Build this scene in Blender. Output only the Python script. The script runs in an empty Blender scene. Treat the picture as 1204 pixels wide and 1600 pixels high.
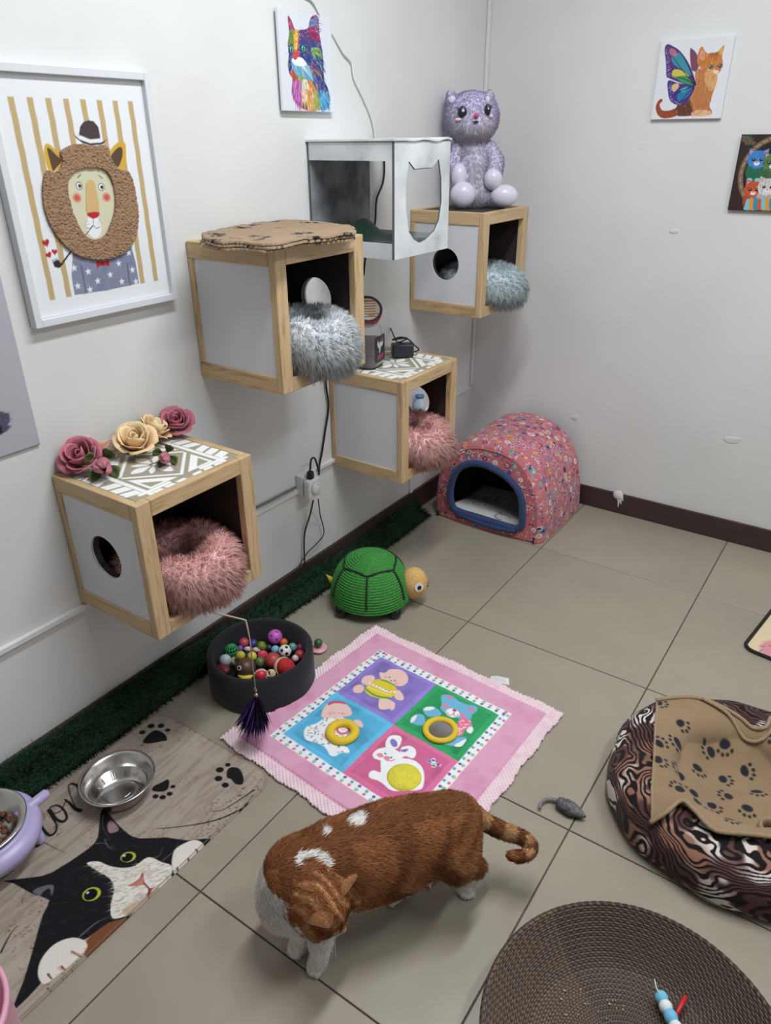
import bpy, bmesh, math, random
import numpy as np
from mathutils import Vector, Matrix, Euler

# ------------------------------------------------------------------ camera
scene = bpy.context.scene
F_PX, PITCH, ROLL, YAW = 1141.19, 1.0971547, 0.0130863, 0.5909553
CAM = Vector((1.52586, -2.89587, 1.45478))
CAM_R = Matrix.Rotation(YAW, 3, 'Z') @ Matrix.Rotation(PITCH, 3, 'X') @ Matrix.Rotation(ROLL, 3, 'Y')
cam_data = bpy.data.cameras.new('camera')
cam_data.sensor_fit = 'VERTICAL'
cam_data.sensor_height = 36.0
cam_data.lens = F_PX / 1600 * 36.0
cam_data.clip_start = 0.02
cam = bpy.data.objects.new('camera', cam_data)
scene.collection.objects.link(cam)
cam.matrix_world = Matrix.Translation(CAM) @ CAM_R.to_4x4()
scene.camera = cam

# ------------------------------------------------------------------ world, lights, exposure
world = bpy.data.worlds.new('world')
scene.world = world
world.use_nodes = True
world.node_tree.nodes['Background'].inputs[0].default_value = (0.9, 0.95, 1.0, 1)
world.node_tree.nodes['Background'].inputs[1].default_value = 0.3
ROOM_W, ROOM_D, ROOM_H = 3.3, 4.6, 2.62
LAMPS = [((1.00, -1.60, ROOM_H - 0.075), 0.16, 1.20, 35.0), ((2.15, -1.45, ROOM_H - 0.075), 0.16, 1.20, 22.0)]
for (lp, lw, ll, le) in LAMPS:
    ld = bpy.data.lights.new('ceiling_tube_light', 'AREA')
    ld.shape = 'RECTANGLE'; ld.size = lw; ld.size_y = ll
    ld.energy = le; ld.color = (0.915, 0.96, 1.0)
    lo = bpy.data.objects.new('ceiling_tube_light', ld)
    scene.collection.objects.link(lo); lo.location = lp
scene.view_settings.view_transform = 'Standard'
scene.view_settings.look = 'None'
scene.view_settings.gamma = 1.0
scene.view_settings.use_curve_mapping = False
scene.view_settings.exposure = 0.0

# ------------------------------------------------------------------ helpers
COL = scene.collection
random.seed(7)
RNG = np.random.default_rng(7)
PI = math.pi

def ray(u, v):
    return CAM_R @ Vector(((u - 602) / F_PX, -(v - 800) / F_PX, -1.0))

def at(u, v, axis, val):
    """the point where the sight line through photo pixel (u, v) meets the plane axis = val"""
    d = ray(u, v); i = 'xyz'.index(axis)
    return CAM + d * ((val - CAM[i]) / d[i])

def on_plane(u, v, P0, toward=0.0):
    """the point under photo pixel (u, v) on the upright plane through P0 that faces the camera, moved toward it"""
    P0 = Vector(P0); n = CAM - P0; n.z = 0; n.normalize(); d = ray(u, v)
    return CAM + d * ((P0 + n * toward - CAM).dot(n) / d.dot(n))

def lin(c):
    c = np.asarray(c, float)
    return np.where(c <= 0.04045, c / 12.92, ((c + 0.055) / 1.055) ** 2.4)

def rgb(r, g, b):
    return tuple(lin(np.array((r, g, b)) / 255.0))

class NT:
    def __init__(self, m):
        m.use_nodes = True
        self.t = m.node_tree
        self.b = self.t.nodes['Principled BSDF']
    def n(self, kind, **kw):
        nd = self.t.nodes.new(kind)
        for k, v in kw.items():
            setattr(nd, k, v)
        return nd
    def l(self, a, b):
        self.t.links.new(a, b)
    def coords(self, scale=(1, 1, 1), which='Object'):
        tc = self.n('ShaderNodeTexCoord'); mp = self.n('ShaderNodeMapping')
        mp.inputs['Scale'].default_value = scale
        self.l(tc.outputs[which], mp.inputs[0])
        return mp.outputs[0]
    def noise(self, vec, scale=5, detail=3, rough=0.5, dist=0.0):
        nd = self.n('ShaderNodeTexNoise')
        nd.inputs['Scale'].default_value = scale; nd.inputs['Detail'].default_value = detail
        nd.inputs['Roughness'].default_value = rough; nd.inputs['Distortion'].default_value = dist
        if vec is not None: self.l(vec, nd.inputs['Vector'])
        return nd.outputs['Fac']
    def ramp(self, fac, stops, interp='LINEAR'):
        nd = self.n('ShaderNodeValToRGB'); cr = nd.color_ramp; cr.interpolation = interp
        while len(cr.elements) < len(stops): cr.elements.new(0.5)
        for e, (p, c) in zip(cr.elements, stops):
            e.position = p; e.color = (c[0], c[1], c[2], 1)
        self.l(fac, nd.inputs[0])
        return nd.outputs[0]
    def bump(self, h, strength=0.3, dist=0.002):
        nd = self.n('ShaderNodeBump')
        nd.inputs['Strength'].default_value = strength; nd.inputs['Distance'].default_value = dist
        self.l(h, nd.inputs['Height']); self.l(nd.outputs[0], self.b.inputs['Normal'])

def new_mat(name):
    m = bpy.data.materials.new(name)
    return m, NT(m)

def plain(name, col, rough=0.6, var=0.06, scale=30, metal=0.0, bump=0.0, bscale=200, bdist=0.001, spec=None, sheen=0.0):
    m, t = new_mat(name)
    c = np.array(col)
    v = t.coords()
    f = t.noise(v, scale, 3)
    t.l(t.ramp(f, [(0.3, c * (1 - var)), (0.7, np.minimum(c * (1 + var), 1))]), t.b.inputs['Base Color'])
    t.b.inputs['Roughness'].default_value = rough
    t.b.inputs['Metallic'].default_value = metal
    if spec is not None: t.b.inputs['Specular IOR Level'].default_value = spec
    if sheen: t.b.inputs['Sheen Weight'].default_value = sheen
    if bump: t.bump(t.noise(v, bscale, 2), bump, bdist)
    return m

def attr_mat(name, rough=0.7, bump=0.0, bscale=400, spec=0.3, sheen=0.0, weave=None):
    """colour comes from the mesh's own colour attribute (flat print, fur, dyed cloth)"""
    m, t = new_mat(name)
    a = t.n('ShaderNodeAttribute'); a.attribute_name = 'col'
    t.l(a.outputs['Color'], t.b.inputs['Base Color'])
    t.b.inputs['Roughness'].default_value = rough
    t.b.inputs['Specular IOR Level'].default_value = spec
    if sheen: t.b.inputs['Sheen Weight'].default_value = sheen
    if bump: t.bump(t.noise(t.coords(), bscale, 2), bump, 0.001)
    return m

def finish(o, parent=None, label=None, cat=None, group=None, kind=None):
    if label: o['label'] = label
    if cat: o['category'] = cat
    if group: o['group'] = group
    if kind: o['kind'] = kind
    if parent is not None: o.parent = parent
    return o

def thing(name, label, cat, loc=(0, 0, 0), group=None):
    o = bpy.data.objects.new(name, None)
    o.empty_display_size = 0.05
    COL.objects.link(o); o.location = loc
    return finish(o, None, label, cat, group)

def world_loc(o):
    v = Vector((0, 0, 0))
    while o is not None:
        v += o.location; o = o.parent
    return v

def mesh_obj(name, verts, faces, mat, parent=None, smooth=False, colors=None, normals=None, base=None):
    """one mesh object; verts in world space, moved into the parent's space"""
    verts = np.asarray(verts, float).reshape(-1, 3)
    if parent is not None:
        off = np.array(world_loc(parent)); loc = (0, 0, 0)
    else:
        if base is None:
            lo, hi = verts.min(0), verts.max(0)
            base = ((lo[0] + hi[0]) / 2, (lo[1] + hi[1]) / 2, lo[2])
        off = np.array(base); loc = base
    me = bpy.data.meshes.new(name)
    if isinstance(faces, np.ndarray):
        nf, k = faces.shape
        me.vertices.add(len(verts)); me.vertices.foreach_set('co', (verts - off).astype('f4').ravel())
        me.loops.add(nf * k); me.loops.foreach_set('vertex_index', faces.astype('i4').ravel())
        me.polygons.add(nf); me.polygons.foreach_set('loop_start', np.arange(0, nf * k, k, dtype='i4'))
        me.update(calc_edges=True)
    else:
        me.from_pydata((verts - off).tolist(), [], faces)
        me.update()
    me.validate()
    if smooth:
        me.polygons.foreach_set('use_smooth', np.ones(len(me.polygons), bool))
    if colors is not None:
        ca = me.color_attributes.new('col', 'FLOAT_COLOR', 'POINT')
        cc = np.ones((len(verts), 4), 'f4'); cc[:, :3] = colors
        ca.data.foreach_set('color', cc.ravel())
    if normals is not None:
        me.normals_split_custom_set_from_vertices(np.asarray(normals, 'f4'))
    if mat is not None: me.materials.append(mat)
    o = bpy.data.objects.new(name, me)
    COL.objects.link(o); o.location = loc
    if parent is not None: o.parent = parent
    return o

def catmull(pts, n=8, closed=False):
    P = np.asarray([tuple(p) for p in pts], float); m = len(P); out = []
    rng = range(m) if closed else range(m - 1)
    for i in rng:
        if closed:
            a, b, c, d = P[(i - 1) % m], P[i], P[(i + 1) % m], P[(i + 2) % m]
        else:
            a, b, c, d = P[max(i - 1, 0)], P[i], P[i + 1], P[min(i + 2, m - 1)]
        for k in range(n):
            t = k / n
            out.append(0.5 * (2 * b + (c - a) * t + (2 * a - 5 * b + 4 * c - d) * t * t + (3 * b - a - 3 * c + d) * t ** 3))
    if not closed: out.append(P[-1])
    return np.array(out)

class MB:
    def __init__(self): self.v = []; self.f = []
    def add(self, vs, fs):
        k = len(self.v); self.v += [tuple(p) for p in vs]; self.f += [[i + k for i in f] for f in fs]; return self
    def box(self, x0, y0, z0, x1, y1, z1, M=None):
        vs = [Vector((x, y, z)) for z in (z0, z1) for y in (y0, y1) for x in (x0, x1)]
        if M is not None: vs = [M @ p for p in vs]
        return self.add(vs, [(0, 2, 3, 1), (4, 5, 7, 6), (0, 1, 5, 4), (2, 6, 7, 3), (0, 4, 6, 2), (1, 3, 7, 5)])
    def tube(self, pts, r, n=8, cap=True, closed=False):
        P = [Vector(p) for p in pts]; m = len(P)
        R = [r] * m if not hasattr(r, '__len__') else list(r)
        vs = []; up = None
        for i in range(m):
            if closed: d = P[(i + 1) % m] - P[i - 1]
            else: d = P[min(i + 1, m - 1)] - P[max(i - 1, 0)]
            d.normalize()
            if up is None:
                up = Vector((0, 0, 1)) if abs(d.z) < 0.9 else Vector((1, 0, 0))
            a = d.cross(up)
            if a.length < 1e-6: a = d.orthogonal()
            a.normalize(); up = a.cross(d).normalized()
            for k in range(n):
                t = 2 * PI * k / n
                vs.append(P[i] + (a * math.cos(t) + up * math.sin(t)) * R[i])
        fs = []
        for i in range(m if closed else m - 1):
            j = (i + 1) % m
            for k in range(n):
                q = (k + 1) % n
                fs.append((i * n + k, i * n + q, j * n + q, j * n + k))
        if cap and not closed:
            fs.append(tuple(range(n))[::-1]); fs.append(tuple((m - 1) * n + k for k in range(n)))
        return self.add(vs, fs)
    def lathe(self, prof, c=(0, 0, 0), n=24, M=None, sx=1.0, sy=1.0, closed=False):
        vs = []; fs = []; m = len(prof); c = Vector(c)
        for (r, z) in prof:
            for k in range(n):
                t = 2 * PI * k / n
                p = Vector((r * math.cos(t) * sx, r * math.sin(t) * sy, z))
                if M is not None: p = M @ p
                vs.append(p + c)
        for i in range(m if closed else m - 1):
            j = (i + 1) % m
            for k in range(n):
                q = (k + 1) % n
                fs.append((i * n + k, i * n + q, j * n + q, j * n + k))
        if not closed:
            if prof[0][0] > 1e-6: fs.append(tuple(range(n))[::-1])
            if prof[-1][0] > 1e-6: fs.append(tuple((m - 1) * n + k for k in range(n)))
        return self.add(vs, fs)
    def ell(self, c, r, M=None, nu=16, nv=10):
        c = Vector(c); vs = []; fs = []
        for j in range(1, nv):
            th = PI * j / nv
            for i in range(nu):
                ph = 2 * PI * i / nu
                vs.append(Vector((r[0] * math.sin(th) * math.cos(ph), r[1] * math.sin(th) * math.sin(ph), r[2] * math.cos(th))))
        vs += [Vector((0, 0, r[2])), Vector((0, 0, -r[2]))]
        if M is not None: vs = [M @ p for p in vs]
        vs = [p + c for p in vs]; T = len(vs) - 2; B = T + 1
        for j in range(nv - 2):
            for i in range(nu):
                q = (i + 1) % nu
                fs.append((j * nu + i, (j + 1) * nu + i, (j + 1) * nu + q, j * nu + q))
        for i in range(nu):
            q = (i + 1) % nu
            fs.append((T, i, q)); fs.append((B, (nv - 2) * nu + q, (nv - 2) * nu + i))
        return self.add(vs, fs)
    def prism(self, poly, O, U, V, h, n0=0.0):
        """polygon (s, t) on the plane O + sU + tV, from n0 to h along U x V"""
        O, U, V = Vector(O), Vector(U), Vector(V); N = U.cross(V).normalized(); m = len(poly)
        vs = [O + U * s + V * t + N * n0 for s, t in poly] + [O + U * s + V * t + N * h for s, t in poly]
        fs = [tuple(range(m))[::-1], tuple(range(m, 2 * m))]
        fs += [(i, (i + 1) % m, m + (i + 1) % m, m + i) for i in range(m)]
        return self.add(vs, fs)
    def build(self, name, mat, parent=None, smooth=False, bevel=0, seg=2, base=None, **kw):
        o = mesh_obj(name, self.v, self.f, mat, parent, smooth, base=base)
        if bevel:
            md = o.modifiers.new('bevel', 'BEVEL'); md.width = bevel; md.segments = seg
            md.limit_method = 'ANGLE'; md.angle_limit = math.radians(40)
        return finish(o, None, **kw)

def copy_part(src, name, parent, loc=(0, 0, 0), rot=None, mat=None):
    c = bpy.data.objects.new(name, src.data); COL.objects.link(c)
    c.parent = parent; c.location = loc
    if rot is not None: c.rotation_euler = rot
    return c

# ---- flat prints: shapes rasterised onto the vertices of a fine grid
def fbm(X, Y, scale, seed, octaves=3):
    out = np.zeros_like(X); amp = 1.0; tot = 0
    for o in range(octaves):
        r = np.random.default_rng(seed + o * 17); g = r.random((64, 64))
        x = X * scale * 2 ** o; y = Y * scale * 2 ** o
        xi = np.floor(x).astype(int); yi = np.floor(y).astype(int); fx = x - xi; fy = y - yi
        fx = fx * fx * (3 - 2 * fx); fy = fy * fy * (3 - 2 * fy)
        G = lambda a, b: g[a % 64, b % 64]
        out += amp * ((G(xi, yi) * (1 - fx) + G(xi + 1, yi) * fx) * (1 - fy) + (G(xi, yi + 1) * (1 - fx) + G(xi + 1, yi + 1) * fx) * fy)
        tot += amp; amp *= 0.5
    return out / tot

class Print:
    def __init__(self, O, U, V, w, h, n, base=(255, 255, 255)):
        self.O, self.U, self.V = Vector(O), Vector(U).normalized(), Vector(V).normalized()
        self.N = self.U.cross(self.V).normalized(); self.w, self.h = w, h
        st = max(w, h) / n; self.nx, self.ny = max(2, int(w / st) + 1), max(2, int(h / st) + 1); self.st = st
        self.X, self.Y = np.meshgrid(np.linspace(0, w, self.nx), np.linspace(0, h, self.ny))
        self.C = np.ones((self.ny, self.nx, 3)) * (np.array(base) / 255.0); self.cr = (0, 0, 1)
    def px(self, u, v):
        u, v = self.cr[0] + u * self.cr[2], self.cr[1] + v * self.cr[2]
        d = ray(u, v); t = (self.O - CAM).dot(self.N) / d.dot(self.N); q = CAM + d * t - self.O
        return (q.dot(self.U), q.dot(self.V))
    def P(self, L): return [self.px(*q) for q in L]
    def blend(self, m, col, a=1.0):
        m = np.clip(m, 0, 1)[..., None] * a
        self.C = self.C * (1 - m) + m * np.array(col) / 255.0
    def mask_poly(self, pts, smooth=0):
        P = catmull(pts, smooth, True) if smooth else np.array(pts, float)
        lo = P.min(0) - 2 * self.st; hi = P.max(0) + 2 * self.st
        M = np.zeros(self.X.shape)
        i0, i1 = np.searchsorted(self.X[0], [lo[0], hi[0]]); j0, j1 = np.searchsorted(self.Y[:, 0], [lo[1], hi[1]])
        if i1 <= i0 or j1 <= j0: return M
        X = self.X[j0:j1, i0:i1]; Y = self.Y[j0:j1, i0:i1]
        ins = np.zeros(X.shape, bool); D = np.full(X.shape, 1e9); n = len(P)
        for k in range(n):
            x0, y0 = P[k]; x1, y1 = P[(k + 1) % n]
            if y0 != y1:
                ins ^= ((y0 > Y) != (y1 > Y)) & (X < (x1 - x0) * (Y - y0) / (y1 - y0) + x0)
            dx, dy = x1 - x0, y1 - y0; L = dx * dx + dy * dy + 1e-12
            t = np.clip(((X - x0) * dx + (Y - y0) * dy) / L, 0, 1)
            D = np.minimum(D, (X - x0 - t * dx) ** 2 + (Y - y0 - t * dy) ** 2)
        D = np.sqrt(D) * np.where(ins, 1, -1)
        M[j0:j1, i0:i1] = np.clip(0.5 + D / self.st, 0, 1)
        return M
    def poly(self, pts, col, smooth=0, a=1.0):
        m = self.mask_poly(pts, smooth); self.blend(m, col, a); return m
    def ppoly(self, L, col, smooth=0, a=1.0): return self.poly(self.P(L), col, smooth, a)
    def win(self, x0, x1, y0, y1):
        i0, i1 = np.searchsorted(self.X[0], [x0, x1]); j0, j1 = np.searchsorted(self.Y[:, 0], [y0, y1])
        return slice(max(j0 - 1, 0), j1 + 1), slice(max(i0 - 1, 0), i1 + 1)
    def wblend(self, w, m, col, a):
        m = m[..., None] * a; self.C[w] = self.C[w] * (1 - m) + m * (np.array(col) / 255.0)
    def ell_w(self, cx, cy, rx, ry, ang, soft):
        R = max(rx, ry) * 1.05 + (soft or 0) + 2 * self.st; w = self.win(cx - R, cx + R, cy - R, cy + R)
        c, s = math.cos(ang), math.sin(ang); dx, dy = self.X[w] - cx, self.Y[w] - cy
        a = (dx * c + dy * s) / rx; b = (-dx * s + dy * c) / ry
        return w, np.clip(0.5 + (1 - np.sqrt(a * a + b * b)) * min(rx, ry) / (soft or self.st), 0, 1)
    def mask_ell(self, cx, cy, rx, ry, ang=0.0, soft=None):
        M = np.zeros(self.X.shape); w, m = self.ell_w(cx, cy, rx, ry, ang, soft); M[w] = m; return M
    def ell(self, cx, cy, rx, ry, col, ang=0.0, soft=None, a=1.0):
        w, m = self.ell_w(cx, cy, rx, ry, ang, soft); self.wblend(w, m, col, a)
        if m.size > 400: M = np.zeros(self.X.shape); M[w] = m; return M
    def pell(self, u, v, rx, ry, col, ang=0.0, soft=None, a=1.0):
        x, y = self.px(u, v); return self.ell(x, y, rx, ry, col, ang, soft, a)
    def line(self, pts, w0, col, w1=None, smooth=0, a=1.0):
        P = catmull(pts, smooth) if smooth else np.array(pts, float)
        w1 = w0 if w1 is None else w1; n = len(P)
        wm = max(w0, w1) + 2 * self.st; lo = P.min(0) - wm; hi = P.max(0) + wm
        i0, i1 = np.searchsorted(self.X[0], [lo[0], hi[0]]); j0, j1 = np.searchsorted(self.Y[:, 0], [lo[1], hi[1]])
        if i1 <= i0 or j1 <= j0: return
        X = self.X[j0:j1, i0:i1]; Y = self.Y[j0:j1, i0:i1]; B = np.zeros(X.shape)
        for k in range(n - 1):
            x0, y0 = P[k]; x1, y1 = P[k + 1]; dx, dy = x1 - x0, y1 - y0
            t = np.clip(((X - x0) * dx + (Y - y0) * dy) / (dx * dx + dy * dy + 1e-12), 0, 1)
            d = np.hypot(X - x0 - t * dx, Y - y0 - t * dy); ww = (w0 + (w1 - w0) * (k + t) / max(n - 1, 1)) / 2
            B = np.maximum(B, np.clip(0.5 + (ww - d) / self.st, 0, 1) * np.minimum(1, 2 * ww / self.st))
        self.wblend((slice(j0, j1), slice(i0, i1)), B, col, a)
    def pline(self, L, w0, col, w1=None, smooth=0, a=1.0): return self.line(self.P(L), w0, col, w1, smooth, a)
    def fur(self, mask, n, length, width, cols, dirfn, seed=1, a=0.8):
        r = np.random.default_rng(seed); J, I = np.where(mask > 0.5)
        if len(J) == 0: return
        for k in r.integers(0, len(J), n):
            x, y = self.X[J[k], I[k]], self.Y[J[k], I[k]]; dx, dy = dirfn(x, y); L = length * r.uniform(0.5, 1.3)
            ax, ay = r.normal(0, 0.25, 2); c = cols[r.integers(len(cols))]
            self.line([(x, y), (x + dx * L * 0.5 + ax * L * 0.3, y + dy * L * 0.5 + ay * L * 0.3), (x + dx * L + ax * L, y + dy * L + ay * L)], width, c, width * 0.2, a=a)
    def build(self, name, mat, parent=None, lift=0.0, height=None, thick=0.003, mask=None, fn=None, smooth=True, **kw):
        """the printed sheet: a grid with the print in its colour attribute, closed by a rim and a back of real thickness"""
        O, U, V, N = (np.array(q) for q in (self.O, self.U, self.V, self.N))
        H = np.zeros(self.X.shape) + lift if height is None else lift + height(self.X, self.Y)
        if fn is not None: top = fn(self.X, self.Y)
        else: top = O + self.X[..., None] * U + self.Y[..., None] * V + H[..., None] * N
        idx = np.arange(self.nx * self.ny).reshape(self.ny, self.nx)
        q = np.stack([idx[:-1, :-1], idx[:-1, 1:], idx[1:, 1:], idx[1:, :-1]], -1).reshape(-1, 4)
        if mask is not None:
            mk = mask > 0.5; keep = (mk[:-1, :-1] & mk[:-1, 1:] & mk[1:, 1:] & mk[1:, :-1]).ravel(); q = q[keep]
        # boundary edges -> skirt going down by thick
        e = np.concatenate([q[:, [0, 1]], q[:, [1, 2]], q[:, [2, 3]], q[:, [3, 0]]]); es = set(map(tuple, e.tolist()))
        bd = [(a, b) for a, b in es if (b, a) not in es]
        vs = top.reshape(-1, 3); cs = lin(np.clip(self.C, 0, 1)).reshape(-1, 3)
        used = np.unique(q); bi = sorted({i for ed in bd for i in ed}); n0 = len(vs)
        mp = {b: n0 + k for k, b in enumerate(bi)}
        low = vs[bi] - N * thick; vs = np.concatenate([vs, low]); cs = np.concatenate([cs, cs[bi]])
        sk = np.array([(b, a, mp[a], mp[b]) for a, b in bd])
        fa = np.concatenate([q, sk]) if len(sk) else q
        used = np.unique(fa); re = np.full(len(vs), -1); re[used] = np.arange(len(used))
        o = mesh_obj(name, vs[used], re[fa], mat, parent, smooth, colors=cs[used])
        return finish(o, None, **kw)

# ---- fur: thin two-segment ribbons shaded with the surface normal
def sample_mesh(o, n, rng=RNG):
    dg = bpy.context.evaluated_depsgraph_get(); ev = o.evaluated_get(dg); me = ev.to_mesh(); me.calc_loop_triangles()
    V = np.empty(len(me.vertices) * 3, 'f4'); me.vertices.foreach_get('co', V); V = V.reshape(-1, 3).astype(float)
    T = np.empty(len(me.loop_triangles) * 3, 'i4'); me.loop_triangles.foreach_get('vertices', T); T = T.reshape(-1, 3)
    VN = np.empty(len(me.vertices) * 3, 'f4'); me.vertices.foreach_get('normal', VN); VN = VN.reshape(-1, 3)
    ev.to_mesh_clear(); V = V + np.array(world_loc(o))
    a, b, c = V[T[:, 0]], V[T[:, 1]], V[T[:, 2]]
    A = np.linalg.norm(np.cross(b - a, c - a), axis=1); A /= A.sum()
    k = rng.choice(len(T), n, p=A); r1 = np.sqrt(rng.random(n))[:, None]; r2 = rng.random(n)[:, None]
    w = (1 - r1, r1 * (1 - r2), r1 * r2)
    P = w[0] * a[k] + w[1] * b[k] + w[2] * c[k]
    Nn = w[0] * VN[T[k, 0]] + w[1] * VN[T[k, 1]] + w[2] * VN[T[k, 2]]
    return P, Nn / (np.linalg.norm(Nn, axis=1, keepdims=True) + 1e-9)

def unit(a): return a / (np.linalg.norm(a, axis=-1, keepdims=True) + 1e-9)

def fur(name, P, Nn, D, L, W, colors, mat, parent, bend=(0, 0, -0.25), tip=None, rng=RNG, nblend=0.35, kind='stuff', clip=None):
    n = len(P); L = np.broadcast_to(np.asarray(L, float), (n,))[:, None]; W = np.broadcast_to(np.asarray(W, float), (n,))[:, None]
    S = unit(unit(np.cross(D, Nn)) + 0.45 * rng.normal(size=(n, 3))); S = unit(S - D * (S * D).sum(1, keepdims=True)); B = np.asarray(bend, float)   # the flat of a strand looks outwards
    mid = P + D * L * 0.55 + B * L * 0.2; tp = P + D * L * 0.95 + B * L * 0.9
    vs = np.stack([P - S * W, P + S * W, mid - S * W * 0.8, mid + S * W * 0.8, tp], 1).reshape(-1, 3)
    if clip is not None: vs = clip(vs)
    i = np.arange(n)[:, None] * 5
    tri = np.concatenate([i + np.array([[0, 1, 3]]), i + np.array([[0, 3, 2]]), i + np.array([[2, 3, 4]])], 1).reshape(-1, 3)
    cs = np.repeat(colors[:, None, :], 5, 1)
    if tip is not None: cs[:, 4] = tip; cs[:, 2:4] = (colors * 0.5 + tip * 0.5)[:, None, :]
    nn = np.repeat(unit(Nn * (1 - nblend) + D * nblend)[:, None, :], 5, 1).reshape(-1, 3)
    o = mesh_obj(name, vs, tri, mat, parent, True, colors=cs.reshape(-1, 3), normals=nn)
    return finish(o, None, kind=kind)

# ---- organic bodies: smooth union of tapered limbs and ellipsoids, meshed as one surface
class Blob:
    def __init__(self, k=0.02): self.k = k; self.items = []
    def limb(self, pts, k=None): self.items.append(('l', [(np.array(p, float), r) for p, r in pts], k)); return self
    def ell(self, c, r, R=None, k=None): self.items.append(('e', np.array(c, float), np.array(r, float), np.array(R) if R is not None else np.eye(3), k)); return self
    def sdf(self, Q):
        D = None
        for it in self.items:
            k = it[-1] or self.k
            if it[0] == 'l':
                d = np.full(Q.shape[:-1], 1e3)
                L = it[1]
                for (a, ra), (b, rb) in zip(L[:-1], L[1:]):
                    ab = b - a; t = np.clip(((Q - a) @ ab) / (ab @ ab + 1e-12), 0, 1)
                    d = np.minimum(d, np.linalg.norm(Q - a - t[..., None] * ab, axis=-1) - (ra + (rb - ra) * t))
            else:
                q = (Q - it[1]) @ it[3]; k0 = np.linalg.norm(q / it[2], axis=-1); k1 = np.linalg.norm(q / it[2] ** 2, axis=-1)
                d = np.where(k0 < 1e-6, -it[2].min(), k0 * (k0 - 1) / (k1 + 1e-9))
            if D is None: D = d
            else:
                h = np.clip(0.5 + 0.5 * (D - d) / k, 0, 1); D = D * (1 - h) + d * h - k * h * (1 - h)
        return D
    def mesh(self, vox):
        import openvdb as vdb
        lo = np.full(3, 1e9); hi = -lo
        for it in self.items:
            if it[0] == 'l':
                for p, r in it[1]: lo = np.minimum(lo, p - r); hi = np.maximum(hi, p + r)
            else: m = it[2].max(); lo = np.minimum(lo, it[1] - m); hi = np.maximum(hi, it[1] + m)
        lo -= 4 * vox; hi += 4 * vox; n = np.ceil((hi - lo) / vox).astype(int)
        ax = [lo[i] + np.arange(n[i]) * vox for i in range(3)]
        Q = np.stack(np.meshgrid(*ax, indexing='ij'), -1)
        g = vdb.FloatGrid(); g.copyFromArray((self.sdf(Q) / vox).astype('f4'))
        p, t, q = g.convertToPolygons(0.0, 0.0)
        a, b, c = (p[q[:, i]] - p.mean(0) for i in range(3))
        s = -1 if np.einsum('ij,ij->', a, np.cross(b, c)) < 0 else 1   # faces turned outwards
        if len(t) == 0: return p * vox + lo, np.ascontiguousarray(np.asarray(q)[:, ::s])
        return p * vox + lo, [tuple(int(i) for i in f[::s]) for f in q] + [tuple(int(i) for i in f[::s]) for f in t]
    def build(self, name, mat, parent=None, vox=0.006, colorfn=None, **kw):
        v, f = self.mesh(vox)
        o = mesh_obj(name, v, f, mat, parent, True, colors=None if colorfn is None else colorfn(v))
        return finish(o, None, **kw)
# ------------------------------------------------------------------ shared materials
def wood(name, axis):
    m, t = new_mat(name)
    sc = {'x': (1.2, 14, 14), 'y': (14, 1.2, 14), 'z': (14, 14, 1.2)}[axis]
    v = t.coords(sc); oi = t.n('ShaderNodeObjectInfo'); ad = t.n('ShaderNodeVectorMath', operation='ADD')
    mu = t.n('ShaderNodeMath', operation='MULTIPLY'); mu.inputs[1].default_value = 37.0
    t.l(oi.outputs['Random'], mu.inputs[0]); t.l(v, ad.inputs[0]); t.l(mu.outputs[0], ad.inputs[1])
    f = t.noise(ad.outputs[0], 4.5, 5, 0.55, 1.2)
    t.l(t.ramp(f, [(0.28, rgb(150, 118, 82)), (0.42, rgb(190, 160, 118)), (0.55, rgb(204, 176, 136)), (0.75, rgb(184, 152, 108))]), t.b.inputs['Base Color'])
    t.b.inputs['Roughness'].default_value = 0.45
    t.bump(f, 0.15, 0.0008)
    return m
WOOD = {a: wood('pine_wood_' + a, a) for a in 'xyz'}
M_WHITE_LAM = plain('white_laminate', rgb(212, 213, 218), 0.35, 0.02, 8)
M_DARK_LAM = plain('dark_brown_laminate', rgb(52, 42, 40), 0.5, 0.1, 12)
M_PRINT = attr_mat('printed_surface', 0.55)
M_PRINT_CLOTH = attr_mat('printed_cloth', 0.9, 0.25, 700, spec=0.1, sheen=0.1)
M_FUR = attr_mat('fur_strands', 0.8, spec=0.15)
_t = NT(M_FUR); _tr = _t.n('ShaderNodeBsdfTranslucent'); _mx = _t.n('ShaderNodeMixShader'); _mx.inputs[0].default_value = 0.30
_out = [n for n in _t.t.nodes if n.type == 'OUTPUT_MATERIAL'][0]; _at = [n for n in _t.t.nodes if n.type == 'ATTRIBUTE'][0]
_t.l(_at.outputs['Color'], _tr.inputs[0]); _t.l(_t.b.outputs[0], _mx.inputs[1]); _t.l(_tr.outputs[0], _mx.inputs[2]); _t.l(_mx.outputs[0], _out.inputs[0])   # hair lets light through
M_BLACK = plain('black_rubber', rgb(24, 24, 27), 0.5)
M_WHITE_PLASTIC = plain('white_plastic', rgb(222, 222, 220), 0.35, 0.02)
M_STEEL = plain('brushed_steel', (0.62, 0.60, 0.58), 0.22, 0.08, 40, metal=1.0)

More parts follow.
